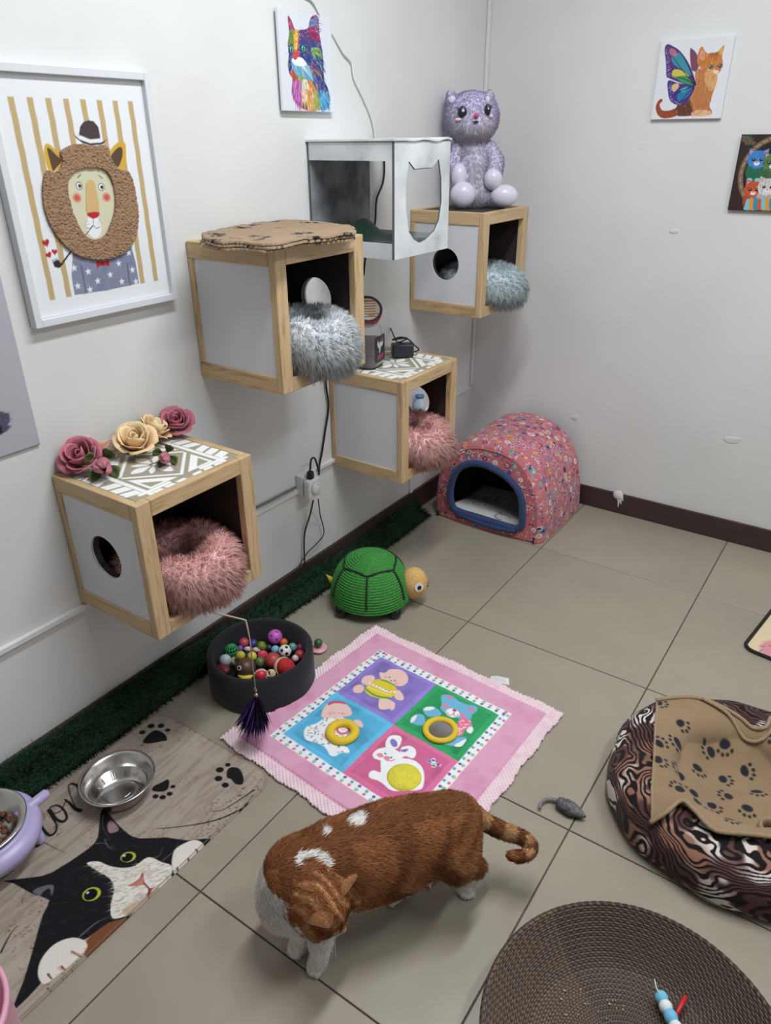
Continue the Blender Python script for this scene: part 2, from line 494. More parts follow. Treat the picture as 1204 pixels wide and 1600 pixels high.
def wall_mat():
    m, t = new_mat('white_wall_paint')
    v = t.coords()
    big = t.noise(v, 1.7, 4, 0.6); small = t.noise(v, 9, 5, 0.7)
    c1 = t.ramp(big, [(0.3, rgb(214, 213, 211)), (0.7, rgb(224, 224, 223))])
    c2 = t.ramp(small, [(0.22, rgb(196, 192, 186)), (0.32, rgb(255, 255, 255))])
    mx = t.n('ShaderNodeMix', data_type='RGBA', blend_type='MULTIPLY'); mx.inputs[0].default_value = 0.35
    t.l(c1, mx.inputs[6]); t.l(c2, mx.inputs[7]); t.l(mx.outputs[2], t.b.inputs['Base Color'])
    t.b.inputs['Roughness'].default_value = 0.55
    t.bump(t.noise(v, 35, 4, 0.6), 0.12, 0.003)
    return m
M_WALL = wall_mat()

def tile_mat():
    m, t = new_mat('greige_porcelain_tile')
    v = t.coords(which='Object'); oi = t.n('ShaderNodeObjectInfo'); ad = t.n('ShaderNodeVectorMath', operation='ADD')
    mu = t.n('ShaderNodeMath', operation='MULTIPLY'); mu.inputs[1].default_value = 23.0
    t.l(oi.outputs['Random'], mu.inputs[0]); t.l(v, ad.inputs[0]); t.l(mu.outputs[0], ad.inputs[1])
    f = t.noise(ad.outputs[0], 2.5, 5, 0.6)
    t.l(t.ramp(f, [(0.3, rgb(149, 140, 125)), (0.7, rgb(161, 152, 136))]), t.b.inputs['Base Color'])
    r = t.ramp(t.noise(ad.outputs[0], 6, 4, 0.6), [(0.3, (0.26,) * 3), (0.7, (0.40,) * 3)])
    t.l(r, t.b.inputs['Roughness'])
    return m
M_TILE = tile_mat()
M_GROUT = plain('dark_grout', rgb(92, 80, 64), 0.9, 0.2, 15)
M_BASEBOARD = plain('dark_brown_baseboard', rgb(62, 45, 42), 0.45, 0.12, 12)

# ------------------------------------------------------------------ room shell
W, D, H = ROOM_W, ROOM_D, ROOM_H
floor = MB().box(0, -D, -0.06, W, 0, -0.004).build('floor', M_GROUT, base=(0, 0, 0), kind='structure')
xs = [0.6 * i for i in range(6)] + [W]
ys = [0.0] + [-0.475 - 0.6 * i for i in range(7)] + [-D]
full = None
for a, b in zip(xs[:-1], xs[1:]):
    for c, d in zip(ys[1:], ys[:-1]):
        g = 0.0016; w, h = b - a - 2 * g, d - c - 2 * g
        if w < 0.02 or h < 0.02: continue
        if full is not None and abs(w - 0.6 + 2 * g) < 1e-4 and abs(h - 0.6 + 2 * g) < 1e-4:
            copy_part(full, 'floor_tile', floor, (a + g, c + g, 0)).modifiers.new('bevel', 'BEVEL').width = 0.0012
            continue
        t = MB().box(0, 0, -0.004, w, h, 0).build('floor_tile', M_TILE, floor)
        t.location = (a + g, c + g, 0); t.modifiers.new('bevel', 'BEVEL').width = 0.0012
        if abs(w - 0.6 + 2 * g) < 1e-4 and abs(h - 0.6 + 2 * g) < 1e-4: full = t
MB().box(-0.1, -D, -0.06, 0, 0.1, H).build('wall_left', M_WALL, kind='structure')
MB().box(0, 0, -0.06, W, 0.1, H).build('wall_back', M_WALL, kind='structure')
MB().box(W, -D, -0.06, W + 0.1, 0.1, H).build('wall_right', M_WALL, kind='structure')
MB().box(-0.1, -D - 0.1, -0.06, W + 0.1, -D, H).build('wall_front', M_WALL, kind='structure')
MB().box(-0.1, -D - 0.1, H, W + 0.1, 0.1, H + 0.1).build('ceiling', plain('ceiling_paint', rgb(228, 228, 226), 0.8), kind='structure')
MB().box(0.013, -0.012, 0, W, 0, 0.091).build('baseboard_back', M_BASEBOARD, bevel=0.002, kind='structure')
MB().box(0, -D, 0, 0.012, -0.0, 0.098).build('baseboard_left', M_BASEBOARD, bevel=0.002, kind='structure')
M_TUBE = plain('lamp_housing', rgb(235, 235, 235), 0.4)
for i, (lp, lw, ll, le) in enumerate(LAMPS):
    t = thing('ceiling_lamp', ['white batten lamp on the ceiling nearer the picture wall', 'white batten lamp on the ceiling farther from the picture wall'][i], 'lamp', (lp[0], lp[1], H - 0.06), 'ceiling lamps')
    MB().box(lp[0] - 0.1, lp[1] - ll / 2 - 0.03, H - 0.06, lp[0] + 0.1, lp[1] + ll / 2 + 0.03, H - 0.001).build('housing', M_TUBE, t, bevel=0.006)

# ------------------------------------------------------------------ wall cubes
def holed_panel(x0, z0, x1, z1, y0, y1, hc=None, hr=0.0, n=40):
    """a board in the x-z plane from y0 to y1, with a round hole"""
    mb = MB()
    if hc is None: return mb.box(x0, y0, z0, x1, y1, z1)
    out, inn = [], []
    for k in range(n):
        a = 2 * PI * k / n + PI / n; c, s = math.cos(a), math.sin(a)
        tx = ((x1 - hc[0]) / c if c > 0 else (x0 - hc[0]) / c) if abs(c) > 1e-9 else 1e9
        tz = ((z1 - hc[1]) / s if s > 0 else (z0 - hc[1]) / s) if abs(s) > 1e-9 else 1e9
        t = min(tx, tz); out.append((hc[0] + c * t, hc[1] + s * t)); inn.append((hc[0] + c * hr, hc[1] + s * hr))
    # snap nearest samples to the corners
    for cx, cz in ((x0, z0), (x1, z0), (x1, z1), (x0, z1)):
        k = min(range(n), key=lambda i: (out[i][0] - cx) ** 2 + (out[i][1] - cz) ** 2); out[k] = (cx, cz)
    vs = [(p[0], y, p[1]) for y in (y0, y1) for p in out + inn]; fs = []
    for k in range(n):
        q = (k + 1) % n
        fs += [(k, q, n + q, n + k), (2 * n + q, 2 * n + k, 3 * n + k, 3 * n + q), (n + k, n + q, 3 * n + q, 3 * n + k), (q, k, 2 * n + k, 2 * n + q)]
    return mb.add(vs, fs)

def damask(P):
    """white leaf-and-lattice stencil on olive grey"""
    w, h = P.w, P.h; ol = (158, 152, 132); wh = (238, 238, 236)
    P.C[:] = np.array(ol) / 255
    cx, cy, s = w * 0.5, h * 0.5, min(w, h)
    for k in range(8):
        a = PI / 8 * (2 * k) + 0.0; L = 0.26 if k % 2 == 0 else 0.21; wd = 0.052 if k % 2 == 0 else 0.03
        c, sn = math.cos(a), math.sin(a)
        pts = [(cx + s * (r * c - o * sn), cy + s * (r * sn + o * c)) for r, o in [(0.04, 0), (L * 0.35, wd * 0.55), (L * 0.68, wd), (L, 0.0), (L * 0.68, -wd), (L * 0.35, -wd * 0.55)]]
        P.poly(pts, wh, 6)
    P.ell(cx, cy, 0.018 * s, 0.018 * s, wh)
    for sx in (-1, 1):
        for sy in (-1, 1):
            X = lambda u, v: (cx + sx * u * s, cy + sy * v * s)
            P.line([X(0.0, 0.38), X(0.36, 0.02)], 0.008, wh)
            P.poly([X(0.06, 0.40), X(0.37, 0.40), X(0.37, 0.09)], wh)
            P.poly([X(0.19, 0.37), X(0.34, 0.37), X(0.34, 0.22)], ol)
            P.line([X(0.19, 0.43), X(0.5, 0.43)], 0.012, wh); P.line([X(0.43, 0.0), X(0.43, 0.5)], 0.012, wh)
            for q in range(3):
                P.poly([X(0.05 + q * 0.13, 0.46), X(0.15 + q * 0.13, 0.46), X(0.11 + q * 0.13, 0.60), X(0.01 + q * 0.13, 0.60)], wh)
                P.poly([X(0.46, 0.05 + q * 0.13), X(0.46, 0.15 + q * 0.13), X(0.60, 0.11 + q * 0.13), X(0.60, 0.01 + q * 0.13)], wh)

def wall_cube(label, y0, z0, near_hole=False, far_hole=False, pattern=False, D=0.30, Wd=0.352, Hh=0.352):
    t = thing('cat_cube', label, 'cat shelf', (0, y0 + Wd / 2, z0), 'wall-mounted pine cat cubes')
    y1, z1 = y0 + Wd, z0 + Hh; hc = (0.148, z0 + Hh / 2)
    bar = lambda ax, *a: MB().box(*a).build('frame_rail', WOOD[ax], t, bevel=0.0025)
    fx = D - 0.022   # the face frame is 22 mm thick
    # face frame (open side, looks into the room)
    bar('z', fx, y0, z0, D, y0 + 0.040, z1); bar('z', fx, y1 - 0.040, z0, D, y1, z1)
    bar('y', fx, y0 + 0.040, z1 - 0.040, D, y1 - 0.040, z1); bar('y', fx, y0 + 0.040, z0, D, y1 - 0.040, z0 + 0.036)
    for (ya, yb) in ((y0, y0 + 0.020), (y1 - 0.020, y1)):
        bar('x', 0.002, ya, z1 - 0.042, fx, yb, z1); bar('x', 0.002, ya, z0, fx, yb, z0 + 0.042)
        bar('z', 0.002, ya, z0 + 0.042, 0.020, yb, z1 - 0.042)
    bar('y', 0.002, y0 + 0.020, z1 - 0.042, 0.020, y1 - 0.020, z1); bar('y', 0.002, y0 + 0.020, z0, 0.020, y1 - 0.020, z0 + 0.042)
    for near, ya, inn, hole in ((True, y0 + 0.004, 1, near_hole), (False, y1 - 0.004, -1, far_hole)):
        a = ya; b = ya + inn * 0.006; c = ya + inn * 0.022
        lo, hi = sorted((a, b))
        holed_panel(0.018, z0 + 0.040, fx + 0.002, z1 - 0.040, lo, hi, hc if hole else None, 0.055).build('side_panel', M_WHITE_LAM, t, label='white laminated side panel')
        lo, hi = sorted((b, c))
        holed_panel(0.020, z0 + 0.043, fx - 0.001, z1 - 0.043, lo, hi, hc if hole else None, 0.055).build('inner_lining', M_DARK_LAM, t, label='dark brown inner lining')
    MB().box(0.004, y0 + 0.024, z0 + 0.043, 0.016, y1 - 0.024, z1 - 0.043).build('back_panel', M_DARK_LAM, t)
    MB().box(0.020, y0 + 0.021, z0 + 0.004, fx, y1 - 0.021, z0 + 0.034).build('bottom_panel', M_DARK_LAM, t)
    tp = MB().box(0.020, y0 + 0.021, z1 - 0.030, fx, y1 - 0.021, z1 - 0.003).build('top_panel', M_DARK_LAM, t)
    if pattern:
        pr = Print((0.020, y1 - 0.021, z1 - 0.003), (0, -1, 0), (1, 0, 0), Wd - 0.042, fx - 0.020, 150)
        damask(pr); pr.build('patterned_sheet', M_PRINT, tp, lift=0.002, thick=0.002, label='olive and white stencilled sheet')
    return t

CUBES = {1: (-2.060, 0.408), 2: (-1.574, 0.874), 3: (-1.026, 0.414), 4: (-0.524, 0.874)}
wall_cube('pine cat cube with cloth roses on its patterned top and pink fluffy bed inside', *CUBES[1], near_hole=True, pattern=True)
wall_cube('pine cat cube with a folded paw-print blanket on top and a plain near side', *CUBES[2], far_hole=True)
wall_cube('pine cat cube carrying the pet food jar on its patterned top', *CUBES[3], far_hole=True, pattern=True)
wall_cube('pine cat cube in the corner under the lilac plush toy', *CUBES[4], near_hole=True)
# ------------------------------------------------------------------ pictures
def star(P, u, v, r, col, rot=0.3):
    x, y = P.px(u, v)
    P.poly([(x + (r if k % 2 == 0 else r * 0.42) * math.cos(PI * k / 5 + rot), y + (r if k % 2 == 0 else r * 0.42) * math.sin(PI * k / 5 + rot)) for k in range(10)], col)
def heart(P, u, v, r, col, rot=0.0):
    x, y = P.px(u, v); pts = []
    for k in range(24):
        t = 2 * PI * k / 24; a = 16 * math.sin(t) ** 3 / 16; b = (13 * math.cos(t) - 5 * math.cos(2 * t) - 2 * math.cos(3 * t) - math.cos(4 * t)) / 16
        pts.append((x + r * (a * math.cos(rot) - b * math.sin(rot)), y + r * (a * math.sin(rot) + b * math.cos(rot))))
    P.poly(pts, col)

def lion_picture():
    x = 0.024; k = 300 / 1067
    q = lambda cx, cy: at(cx * k, 80 + cy * k, 'x', x)
    bl, br, tr = q(205, 1545), q(992, 1378), q(832, 118)
    y0, y1, z0, z1 = bl.y, (br.y + tr.y) / 2, (bl.z + br.z) / 2, tr.z
    t = thing('framed_picture', 'white framed picture of a lion in a bowler hat with woolly mane', 'picture', (0, (y0 + y1) / 2, z0))
    M = plain('white_picture_frame', rgb(214, 216, 220), 0.35, 0.01); fw = 0.016
    for a in ((y0, z0, y0 + fw, z1, 'z'), (y1 - fw, z0, y1, z1, 'z'), (y0 + fw, z0, y1 - fw, z0 + fw, 'y'), (y0 + fw, z1 - fw, y1 - fw, z1, 'y')):
        MB().box(0.001, a[0], a[1], x, a[2], a[3]).build('frame_rail', M, t, bevel=0.0015)
    MB().box(0.001, y0 + fw, z0 + fw, 0.010, y1 - fw, z1 - fw).build('backing_board', M, t)
    P = Print((0.012, y0 + fw, z0 + fw), (0, 1, 0), (0, 0, 1), y1 - y0 - 2 * fw, z1 - z0 - 2 * fw, 300, (226, 228, 231)); P.cr = (0, 80, k)
    a, b = P.px(57, 250), P.px(723, 280); c = P.px(292, 1383)[1]; top = (a[1] + b[1]) / 2
    for i in range(8):
        s = a[0] + (b[0] - a[0]) * i / 7; w = 0.0066
        e = [0.0006 * math.sin(23 * j) for j in range(20)]
        P.poly([(s - w + e[j], c + (top - c) * j / 19) for j in range(20)] + [(s + w + e[19 - j], top + (c - top) * j / 19) for j in range(20)], (187, 163, 118))
    sh = P.ppoly([(405, 1120), (450, 1145), (540, 1160), (620, 1150), (700, 1110), (730, 1090), (752, 1170), (772, 1290), (590, 1330), (480, 1345), (415, 1355), (398, 1250)], (112, 121, 148))
    P.blend(sh * fbm(P.X, P.Y, 60, 3), (150, 150, 168), 0.7)
    P.pline([(450, 1190), (478, 1340)], 0.002, (70, 76, 100)); P.pline([(705, 1180), (722, 1300)], 0.002, (70, 76, 100))
    for s in [(490, 1225), (660, 1180), (735, 1215), (612, 1242), (543, 1277), (677, 1280), (432, 1305), (412, 1205), (500, 1325), (715, 1120), (755, 1280)]: star(P, *s, 0.0085, (226, 228, 232))
    P.ppoly([(438, 470), (445, 420), (465, 392), (492, 384), (520, 390), (545, 420), (555, 465), (556, 490), (500, 495), (440, 475)], (70, 58, 60))
    P.ppoly([(440, 465), (500, 490), (556, 485), (556, 512), (500, 515), (437, 485)], (226, 228, 231))
    P.ppoly([(408, 458), (440, 490), (500, 512), (560, 508), (592, 492), (570, 518), (510, 525), (460, 512), (425, 485)], (64, 54, 58))
    for yel, br_ in (([(245, 560), (250, 520), (270, 515), (300, 540), (340, 600), (335, 640), (300, 670), (275, 670), (255, 620)], [(262, 545), (275, 540), (310, 575), (340, 610), (310, 650), (295, 665), (280, 620)]),
                     ([(605, 575), (620, 540), (650, 510), (680, 498), (697, 520), (700, 570), (695, 660), (655, 655), (615, 610)], [(612, 590), (640, 550), (665, 532), (680, 545), (678, 590), (660, 640), (645, 640), (620, 610)])):
        P.ppoly(yel, (205, 165, 62), 4); P.ppoly(br_, (88, 66, 52), 4)
    FACE = [(450, 655), (530, 648), (585, 670), (620, 730), (635, 810), (632, 890), (610, 960), (580, 1020), (530, 1045), (480, 1030), (440, 980), (405, 900), (385, 830), (373, 760), (380, 710), (410, 675)]
    big = [((u - 505) * 1.06 + 505, (v - 845) * 1.06 + 845) for u, v in FACE]
    f = P.ppoly(big, (208, 205, 178), 3); P.blend(f * fbm(P.X, P.Y, 40, 8), (190, 186, 150), 0.3)
    P.ppoly([(480, 735), (500, 716), (525, 728), (540, 800), (552, 900), (482, 905), (478, 820)], (206, 172, 116), 3)
    P.pline([(478, 735), (476, 820), (482, 900)], 0.0012, (150, 120, 80))
    P.pell(522, 975, 0.0185, 0.0235, (228, 230, 232))
    for u, v in ((440, 748), (563, 755)):
        P.pell(u, v, 0.0078, 0.0078, (70, 70, 74)); P.pell(u, v, 0.0064, 0.0064, (236, 236, 236)); P.pell(u + 3, v + 1, 0.0036, 0.0036, (20, 20, 24))
    for u, v in ((428, 815), (592, 812)): P.pell(u, v, 0.0085, 0.0075, (205, 84, 76), soft=0.007)
    P.ppoly([(483, 903), (518, 893), (553, 898), (545, 920), (518, 930), (492, 918)], (178, 40, 52), 3)
    P.pline([(518, 928), (518, 968)], 0.0012, (60, 50, 50)); P.pline([(482, 980), (500, 985), (518, 968), (535, 985), (555, 975)], 0.0012, (60, 50, 50), smooth=3)
    for u, v in ((485, 945), (495, 960), (480, 965), (555, 940), (565, 955), (548, 958)): P.pell(u, v, 0.0008, 0.0008, (70, 70, 70))
    P.pline([(432, 702), (448, 685)], 0.0016, (60, 50, 44)); P.pline([(549, 690), (567, 706)], 0.0016, (60, 50, 44))
    P.pline([(515, 972), (475, 1022)], 0.0016, (70, 60, 56)); P.pline([(395, 1112), (345, 1180)], 0.003, (58, 48, 46), 0.004)
    P.ppoly([(290, 1162), (316, 1150), (338, 1178), (348, 1186), (328, 1206), (302, 1198)], (46, 38, 38)); P.ppoly([(291, 1163), (316, 1150), (322, 1158), (297, 1172)], (190, 190, 190))
    for u, v, r, a in ((255, 1065, 0.0085, 0.2), (303, 1115, 0.0065, -0.15), (271, 1132, 0.007, 0.35)): heart(P, u, v, r, (176, 34, 44), a)
    P.ppoly([(534, 1160), (570, 1172), (606, 1160), (608, 1196), (570, 1186), (538, 1204)], (176, 32, 42)); P.pell(570, 1180, 0.004, 0.005, (140, 20, 30))
    P.build('print', M_PRINT, t, thick=0.002)
    # the mane is a ring of curly fleece glued on the print
    G = Print(P.O + Vector((0.0012, 0, 0)), P.U, P.V, P.w, P.h, 330, (164, 132, 104)); G.cr = P.cr
    mo = G.mask_poly(G.P([(330, 560), (370, 530), (430, 512), (520, 525), (570, 520), (600, 545), (612, 590), (650, 650), (705, 665), (735, 720), (755, 820), (765, 900), (762, 980), (740, 1060), (690, 1120), (620, 1150), (540, 1160), (450, 1145), (380, 1105), (320, 1040), (270, 960), (240, 870), (230, 780), (238, 700), (262, 660), (300, 672), (335, 640), (340, 600)]), 3)
    mi = G.mask_poly(G.P(FACE), 3)
    curl = fbm(G.X + 0.004 * fbm(G.X, G.Y, 200, 1, 1), G.Y * 1.5, 300, 5, 2); curl = 1 - np.abs(curl - 0.5) * 3.2; G.blend(1 - np.clip(curl, 0, 1), (128, 98, 76), 0.7)
    G.build('mane', M_PRINT_CLOTH, t, lift=0.004, height=lambda X, Y: 0.0035 * (curl - 0.4), mask=mo * (1 - mi), thick=0.006, label='curly brown fleece mane')
lion_picture()

def canvas(name, label, cat, corners, wall, n, thick, base):
    """a stretched print; corners = bottom left, bottom right, top right in the crop's pixels, wall = ('x', val) or ('y', val)"""
    bl, br, tr = corners
    w = (br - bl); U = Vector((0, 1, 0)) if wall == 'x' else Vector((1, 0, 0)); ww = abs(w.dot(U)); h = (tr.z - (bl.z + br.z) / 2)
    O = Vector(bl); O.z = (bl.z + br.z) / 2
    P = Print(O, U, (0, 0, 1), ww, h, n, base)
    return P

def rainbow_cat():
    k = 0.2625; q = lambda u, v: at(420 + u * k, v * k, 'x', 0.016)
    P = canvas('', '', '', (q(87, 668), q(388, 660), q(372, 105)), 'x', 230, 0.015, (216, 218, 224)); P.cr = (420, 0, k)
    m = P.mask_poly(P.P([(112, 95), (135, 125), (155, 175), (190, 178), (232, 168), (242, 125), (258, 95), (290, 100), (300, 200), (312, 270), (322, 350), (326, 420), (330, 480), (355, 540), (358, 640), (300, 655), (250, 662), (190, 640), (150, 600), (135, 540), (140, 470), (122, 440), (112, 380), (118, 330), (112, 260), (120, 200)]), 3)
    P.blend(m, (44, 60, 130))
    z = lambda L, c, a=0.95: P.blend(P.mask_poly(P.P(L), 4) * m, c, a)
    z([(112, 95), (140, 130), (158, 190), (122, 215), (114, 160)], (178, 50, 90)); z([(120, 180), (150, 180), (150, 250), (118, 260)], (104, 140, 60))
    z([(240, 130), (258, 95), (290, 100), (300, 200), (296, 255), (240, 215), (232, 180)], (150, 40, 84)); z([(245, 120), (285, 110), (290, 150), (250, 160)], (70, 120, 170))
    z([(150, 180), (180, 180), (172, 260), (160, 330), (145, 330), (148, 250)], (226, 150, 60)); z([(160, 190), (172, 190), (166, 290), (156, 290)], (236, 214, 110))
    z([(180, 180), (230, 175), (240, 260), (200, 240), (176, 260)], (90, 60, 120)); z([(140, 310), (180, 300), (178, 360), (150, 365)], (196, 74, 60))
    z([(135, 350), (180, 345), (215, 365), (250, 420), (262, 490), (215, 480), (170, 450), (140, 410)], (100, 180, 205)); z([(150, 350), (175, 340), (205, 350), (200, 370), (165, 380)], (236, 238, 240))
    z([(250, 290), (300, 290), (318, 350), (270, 350)], (120, 170, 70)); z([(250, 370), (300, 400), (310, 450), (260, 430)], (170, 60, 90))
    z([(125, 420), (160, 440), (180, 480), (140, 475)], (200, 80, 50)); z([(175, 455), (210, 460), (205, 490), (175, 488)], (130, 170, 70))
    z([(140, 490), (190, 480), (210, 560), (190, 640), (150, 600)], (190, 90, 160)); z([(225, 490), (262, 500), (270, 660), (230, 660)], (226, 140, 50)); z([(265, 520), (300, 560), (310, 650), (272, 655)], (110, 160, 70))
    z([(200, 480), (230, 490), (225, 600), (200, 600)], (232, 234, 236)); z([(300, 540), (350, 560), (355, 640), (310, 640)], (70, 150, 190))
    cs = [(230, 60, 110), (60, 160, 210), (240, 200, 70), (40, 50, 130), (120, 190, 80), (240, 130, 50), (240, 242, 245), (130, 60, 150), (20, 24, 50)]
    cx, cy = P.px(165, 340)
    def dr(x, y):
        a = math.atan2(y - cy, x - cx) ; return (math.cos(a) * 0.7, math.sin(a) * 0.7 - 0.5)
    P.fur(m, 900, 0.014, 0.0016, cs, dr, 4, 0.7)
    for L, cc, q in (([(232, 170), (258, 98), (290, 102), (298, 200)], [(230, 70, 130), (40, 40, 110), (90, 190, 220)], 60), ([(150, 180), (182, 180), (176, 300), (150, 320)], [(240, 220, 90), (240, 140, 60), (220, 60, 80)], 70), ([(240, 270), (320, 280), (330, 500), (260, 420)], [(30, 34, 90), (60, 60, 150), (30, 90, 170), (150, 200, 70)], 120), ([(190, 470), (262, 490), (300, 650), (190, 630)], [(240, 200, 70), (240, 130, 40), (250, 250, 250), (220, 60, 90), (120, 190, 70)], 110), ([(300, 520), (355, 545), (356, 640), (310, 650)], [(50, 150, 210), (40, 60, 140), (120, 200, 230)], 70), ([(135, 480), (190, 480), (190, 630), (150, 600)], [(200, 70, 160), (240, 160, 200), (90, 60, 150)], 60)):
        P.fur(P.mask_poly(P.P(L)) * m, q, 0.02, 0.0022, cc, dr, q, 0.85)
    for u, v in ((205, 288), (135, 292)):
        P.pell(u, v, 0.0095, 0.0095, (20, 24, 40)); P.pell(u, v, 0.0075, 0.008, (84, 190, 140)); P.pell(u, v, 0.0024, 0.0065, (10, 12, 16)); P.pell(u - 4, v - 6, 0.0016, 0.0016, (250, 250, 250))
    P.ppoly([(135, 352), (175, 340), (205, 352), (225, 385), (190, 395), (150, 385)], (238, 240, 242), 3, 0.85); P.ppoly([(138, 318), (178, 312), (165, 352), (150, 354)], (200, 74, 84), 3)
    for a in range(7): P.pline([(175, 370), (215 + a * 4, 390 + a * 10), (265 + a * 8, 400 + a * 22)], 0.0012, (240, 242, 244), 0.0005, 3)
    P.build('canvas_print', M_PRINT, thick=0.0085, label='white canvas print of a rainbow coloured cat head on left wall', cat='picture')
rainbow_cat()

def butterfly_kitten():
    k = 0.2; q = lambda u, v: at(980 + u * k, 30 + v * k, 'y', -0.014)
    P = canvas('', '', '', (q(180, 787), q(725, 772), q(842, 128)), 'y', 240, 0.012, (222, 224, 228)); P.cr = (980, 30, k)
    z = lambda L, c, a=1.0, s=4: P.ppoly(L, c, s, a)
    z([(265, 622), (238, 640), (220, 690), (238, 750), (290, 775), (385, 752), (400, 690), (330, 712), (272, 712), (250, 668), (272, 640)], (150, 72, 44))
    z([(488, 240), (500, 228), (540, 270), (555, 330), (545, 400), (505, 400), (490, 330)], (120, 70, 90))
    b = z([(530, 410), (600, 385), (690, 430), (692, 500), (662, 590), (640, 680), (662, 722), (640, 748), (520, 756), (450, 742), (375, 750), (385, 680), (470, 620), (530, 520)], (186, 118, 70))
    z([(375, 750), (390, 670), (470, 620), (510, 700), (500, 752)], (86, 48, 38), 0.9)
    z([(500, 730), (560, 706), (625, 712), (662, 722), (640, 750), (520, 758)], (222, 176, 136))
    h = z([(545, 300), (560, 240), (585, 214), (615, 262), (690, 262), (730, 225), (756, 205), (738, 290), (744, 350), (722, 408), (690, 424), (640, 402), (585, 392), (550, 350)], (198, 120, 58))
    z([(555, 300), (585, 232), (605, 280), (590, 320)], (214, 150, 122)); z([(715, 255), (750, 215), (735, 280)], (214, 176, 84))
    z([(620, 390), (700, 400), (690, 520), (640, 560), (600, 470)], (222, 172, 116), 0.8)
    P.fur(np.maximum(b, h), 260, 0.011, 0.0016, [(228, 160, 90), (150, 76, 38), (236, 190, 136), (120, 58, 32)], lambda x, y: (0.1, -0.9), 9, 0.7)
    for d in range(4): P.pline([(650 + d * 16, 262), (655 + d * 14, 315)], 0.003, (130, 66, 34), 0.001)
    for u, v in ((650, 372), (722, 365)):
        P.pell(u, v, 0.0065, 0.006, (30, 24, 24)); P.pell(u, v, 0.0052, 0.0048, (74, 140, 150)); P.pell(u, v, 0.0022, 0.0036, (14, 14, 18)); P.pell(u - 4, v - 5, 0.0012, 0.0012, (250, 250, 250))
    z([(685, 390), (702, 388), (694, 402)], (196, 104, 96)); z([(670, 402), (712, 400), (700, 424), (678, 424)], (232, 212, 190))
    up = z([(290, 235), (310, 196), (345, 206), (400, 240), (450, 300), (490, 370), (520, 450), (532, 520), (440, 505), (325, 462), (303, 440), (300, 340)], (84, 52, 120))
    z([(345, 290), (400, 262), (450, 320), (485, 385), (505, 440), (430, 400), (360, 350)], (60, 140, 160)); z([(360, 395), (420, 400), (480, 440), (440, 462), (350, 450)], (206, 190, 80)); z([(380, 455), (460, 445), (525, 510), (440, 500)], (60, 146, 92)); z([(330, 230), (375, 240), (380, 290), (335, 280)], (200, 120, 130), 0.8)
    lo = z([(318, 480), (400, 500), (520, 522), (500, 590), (455, 655), (395, 672), (335, 640), (316, 570)], (70, 52, 128))
    z([(345, 520), (390, 500), (400, 530), (360, 570)], (216, 180, 140)); z([(390, 590), (450, 545), (510, 530), (470, 600), (400, 640)], (40, 120, 170)); z([(410, 550), (470, 525), (440, 570)], (70, 170, 160))
    for L in ([(530, 515), (430, 400), (345, 280)], [(530, 515), (450, 470), (350, 445)], [(530, 515), (480, 380), (420, 270)], [(525, 520), (420, 560), (340, 600)], [(525, 520), (450, 600), (400, 655)]): P.pline(L, 0.0028, (26, 24, 44), 0.001, 4)
    r = np.random.default_rng(3)
    for L in ([(295, 240), (305, 340), (308, 440)], [(320, 500), (322, 580), (345, 640), (400, 665)]):
        c = catmull(P.P(L), 8)
        for i in range(46):
            p = c[r.integers(len(c))] + r.normal(0, 0.0035, 2) + (0.005, 0); P.ell(p[0], p[1], 0.001, 0.001, (226, 214, 240), a=0.8)
    P.build('canvas_print', M_PRINT, thick=0.0125, label='white canvas print of a ginger kitten with butterfly wings', cat='picture')
butterfly_kitten()

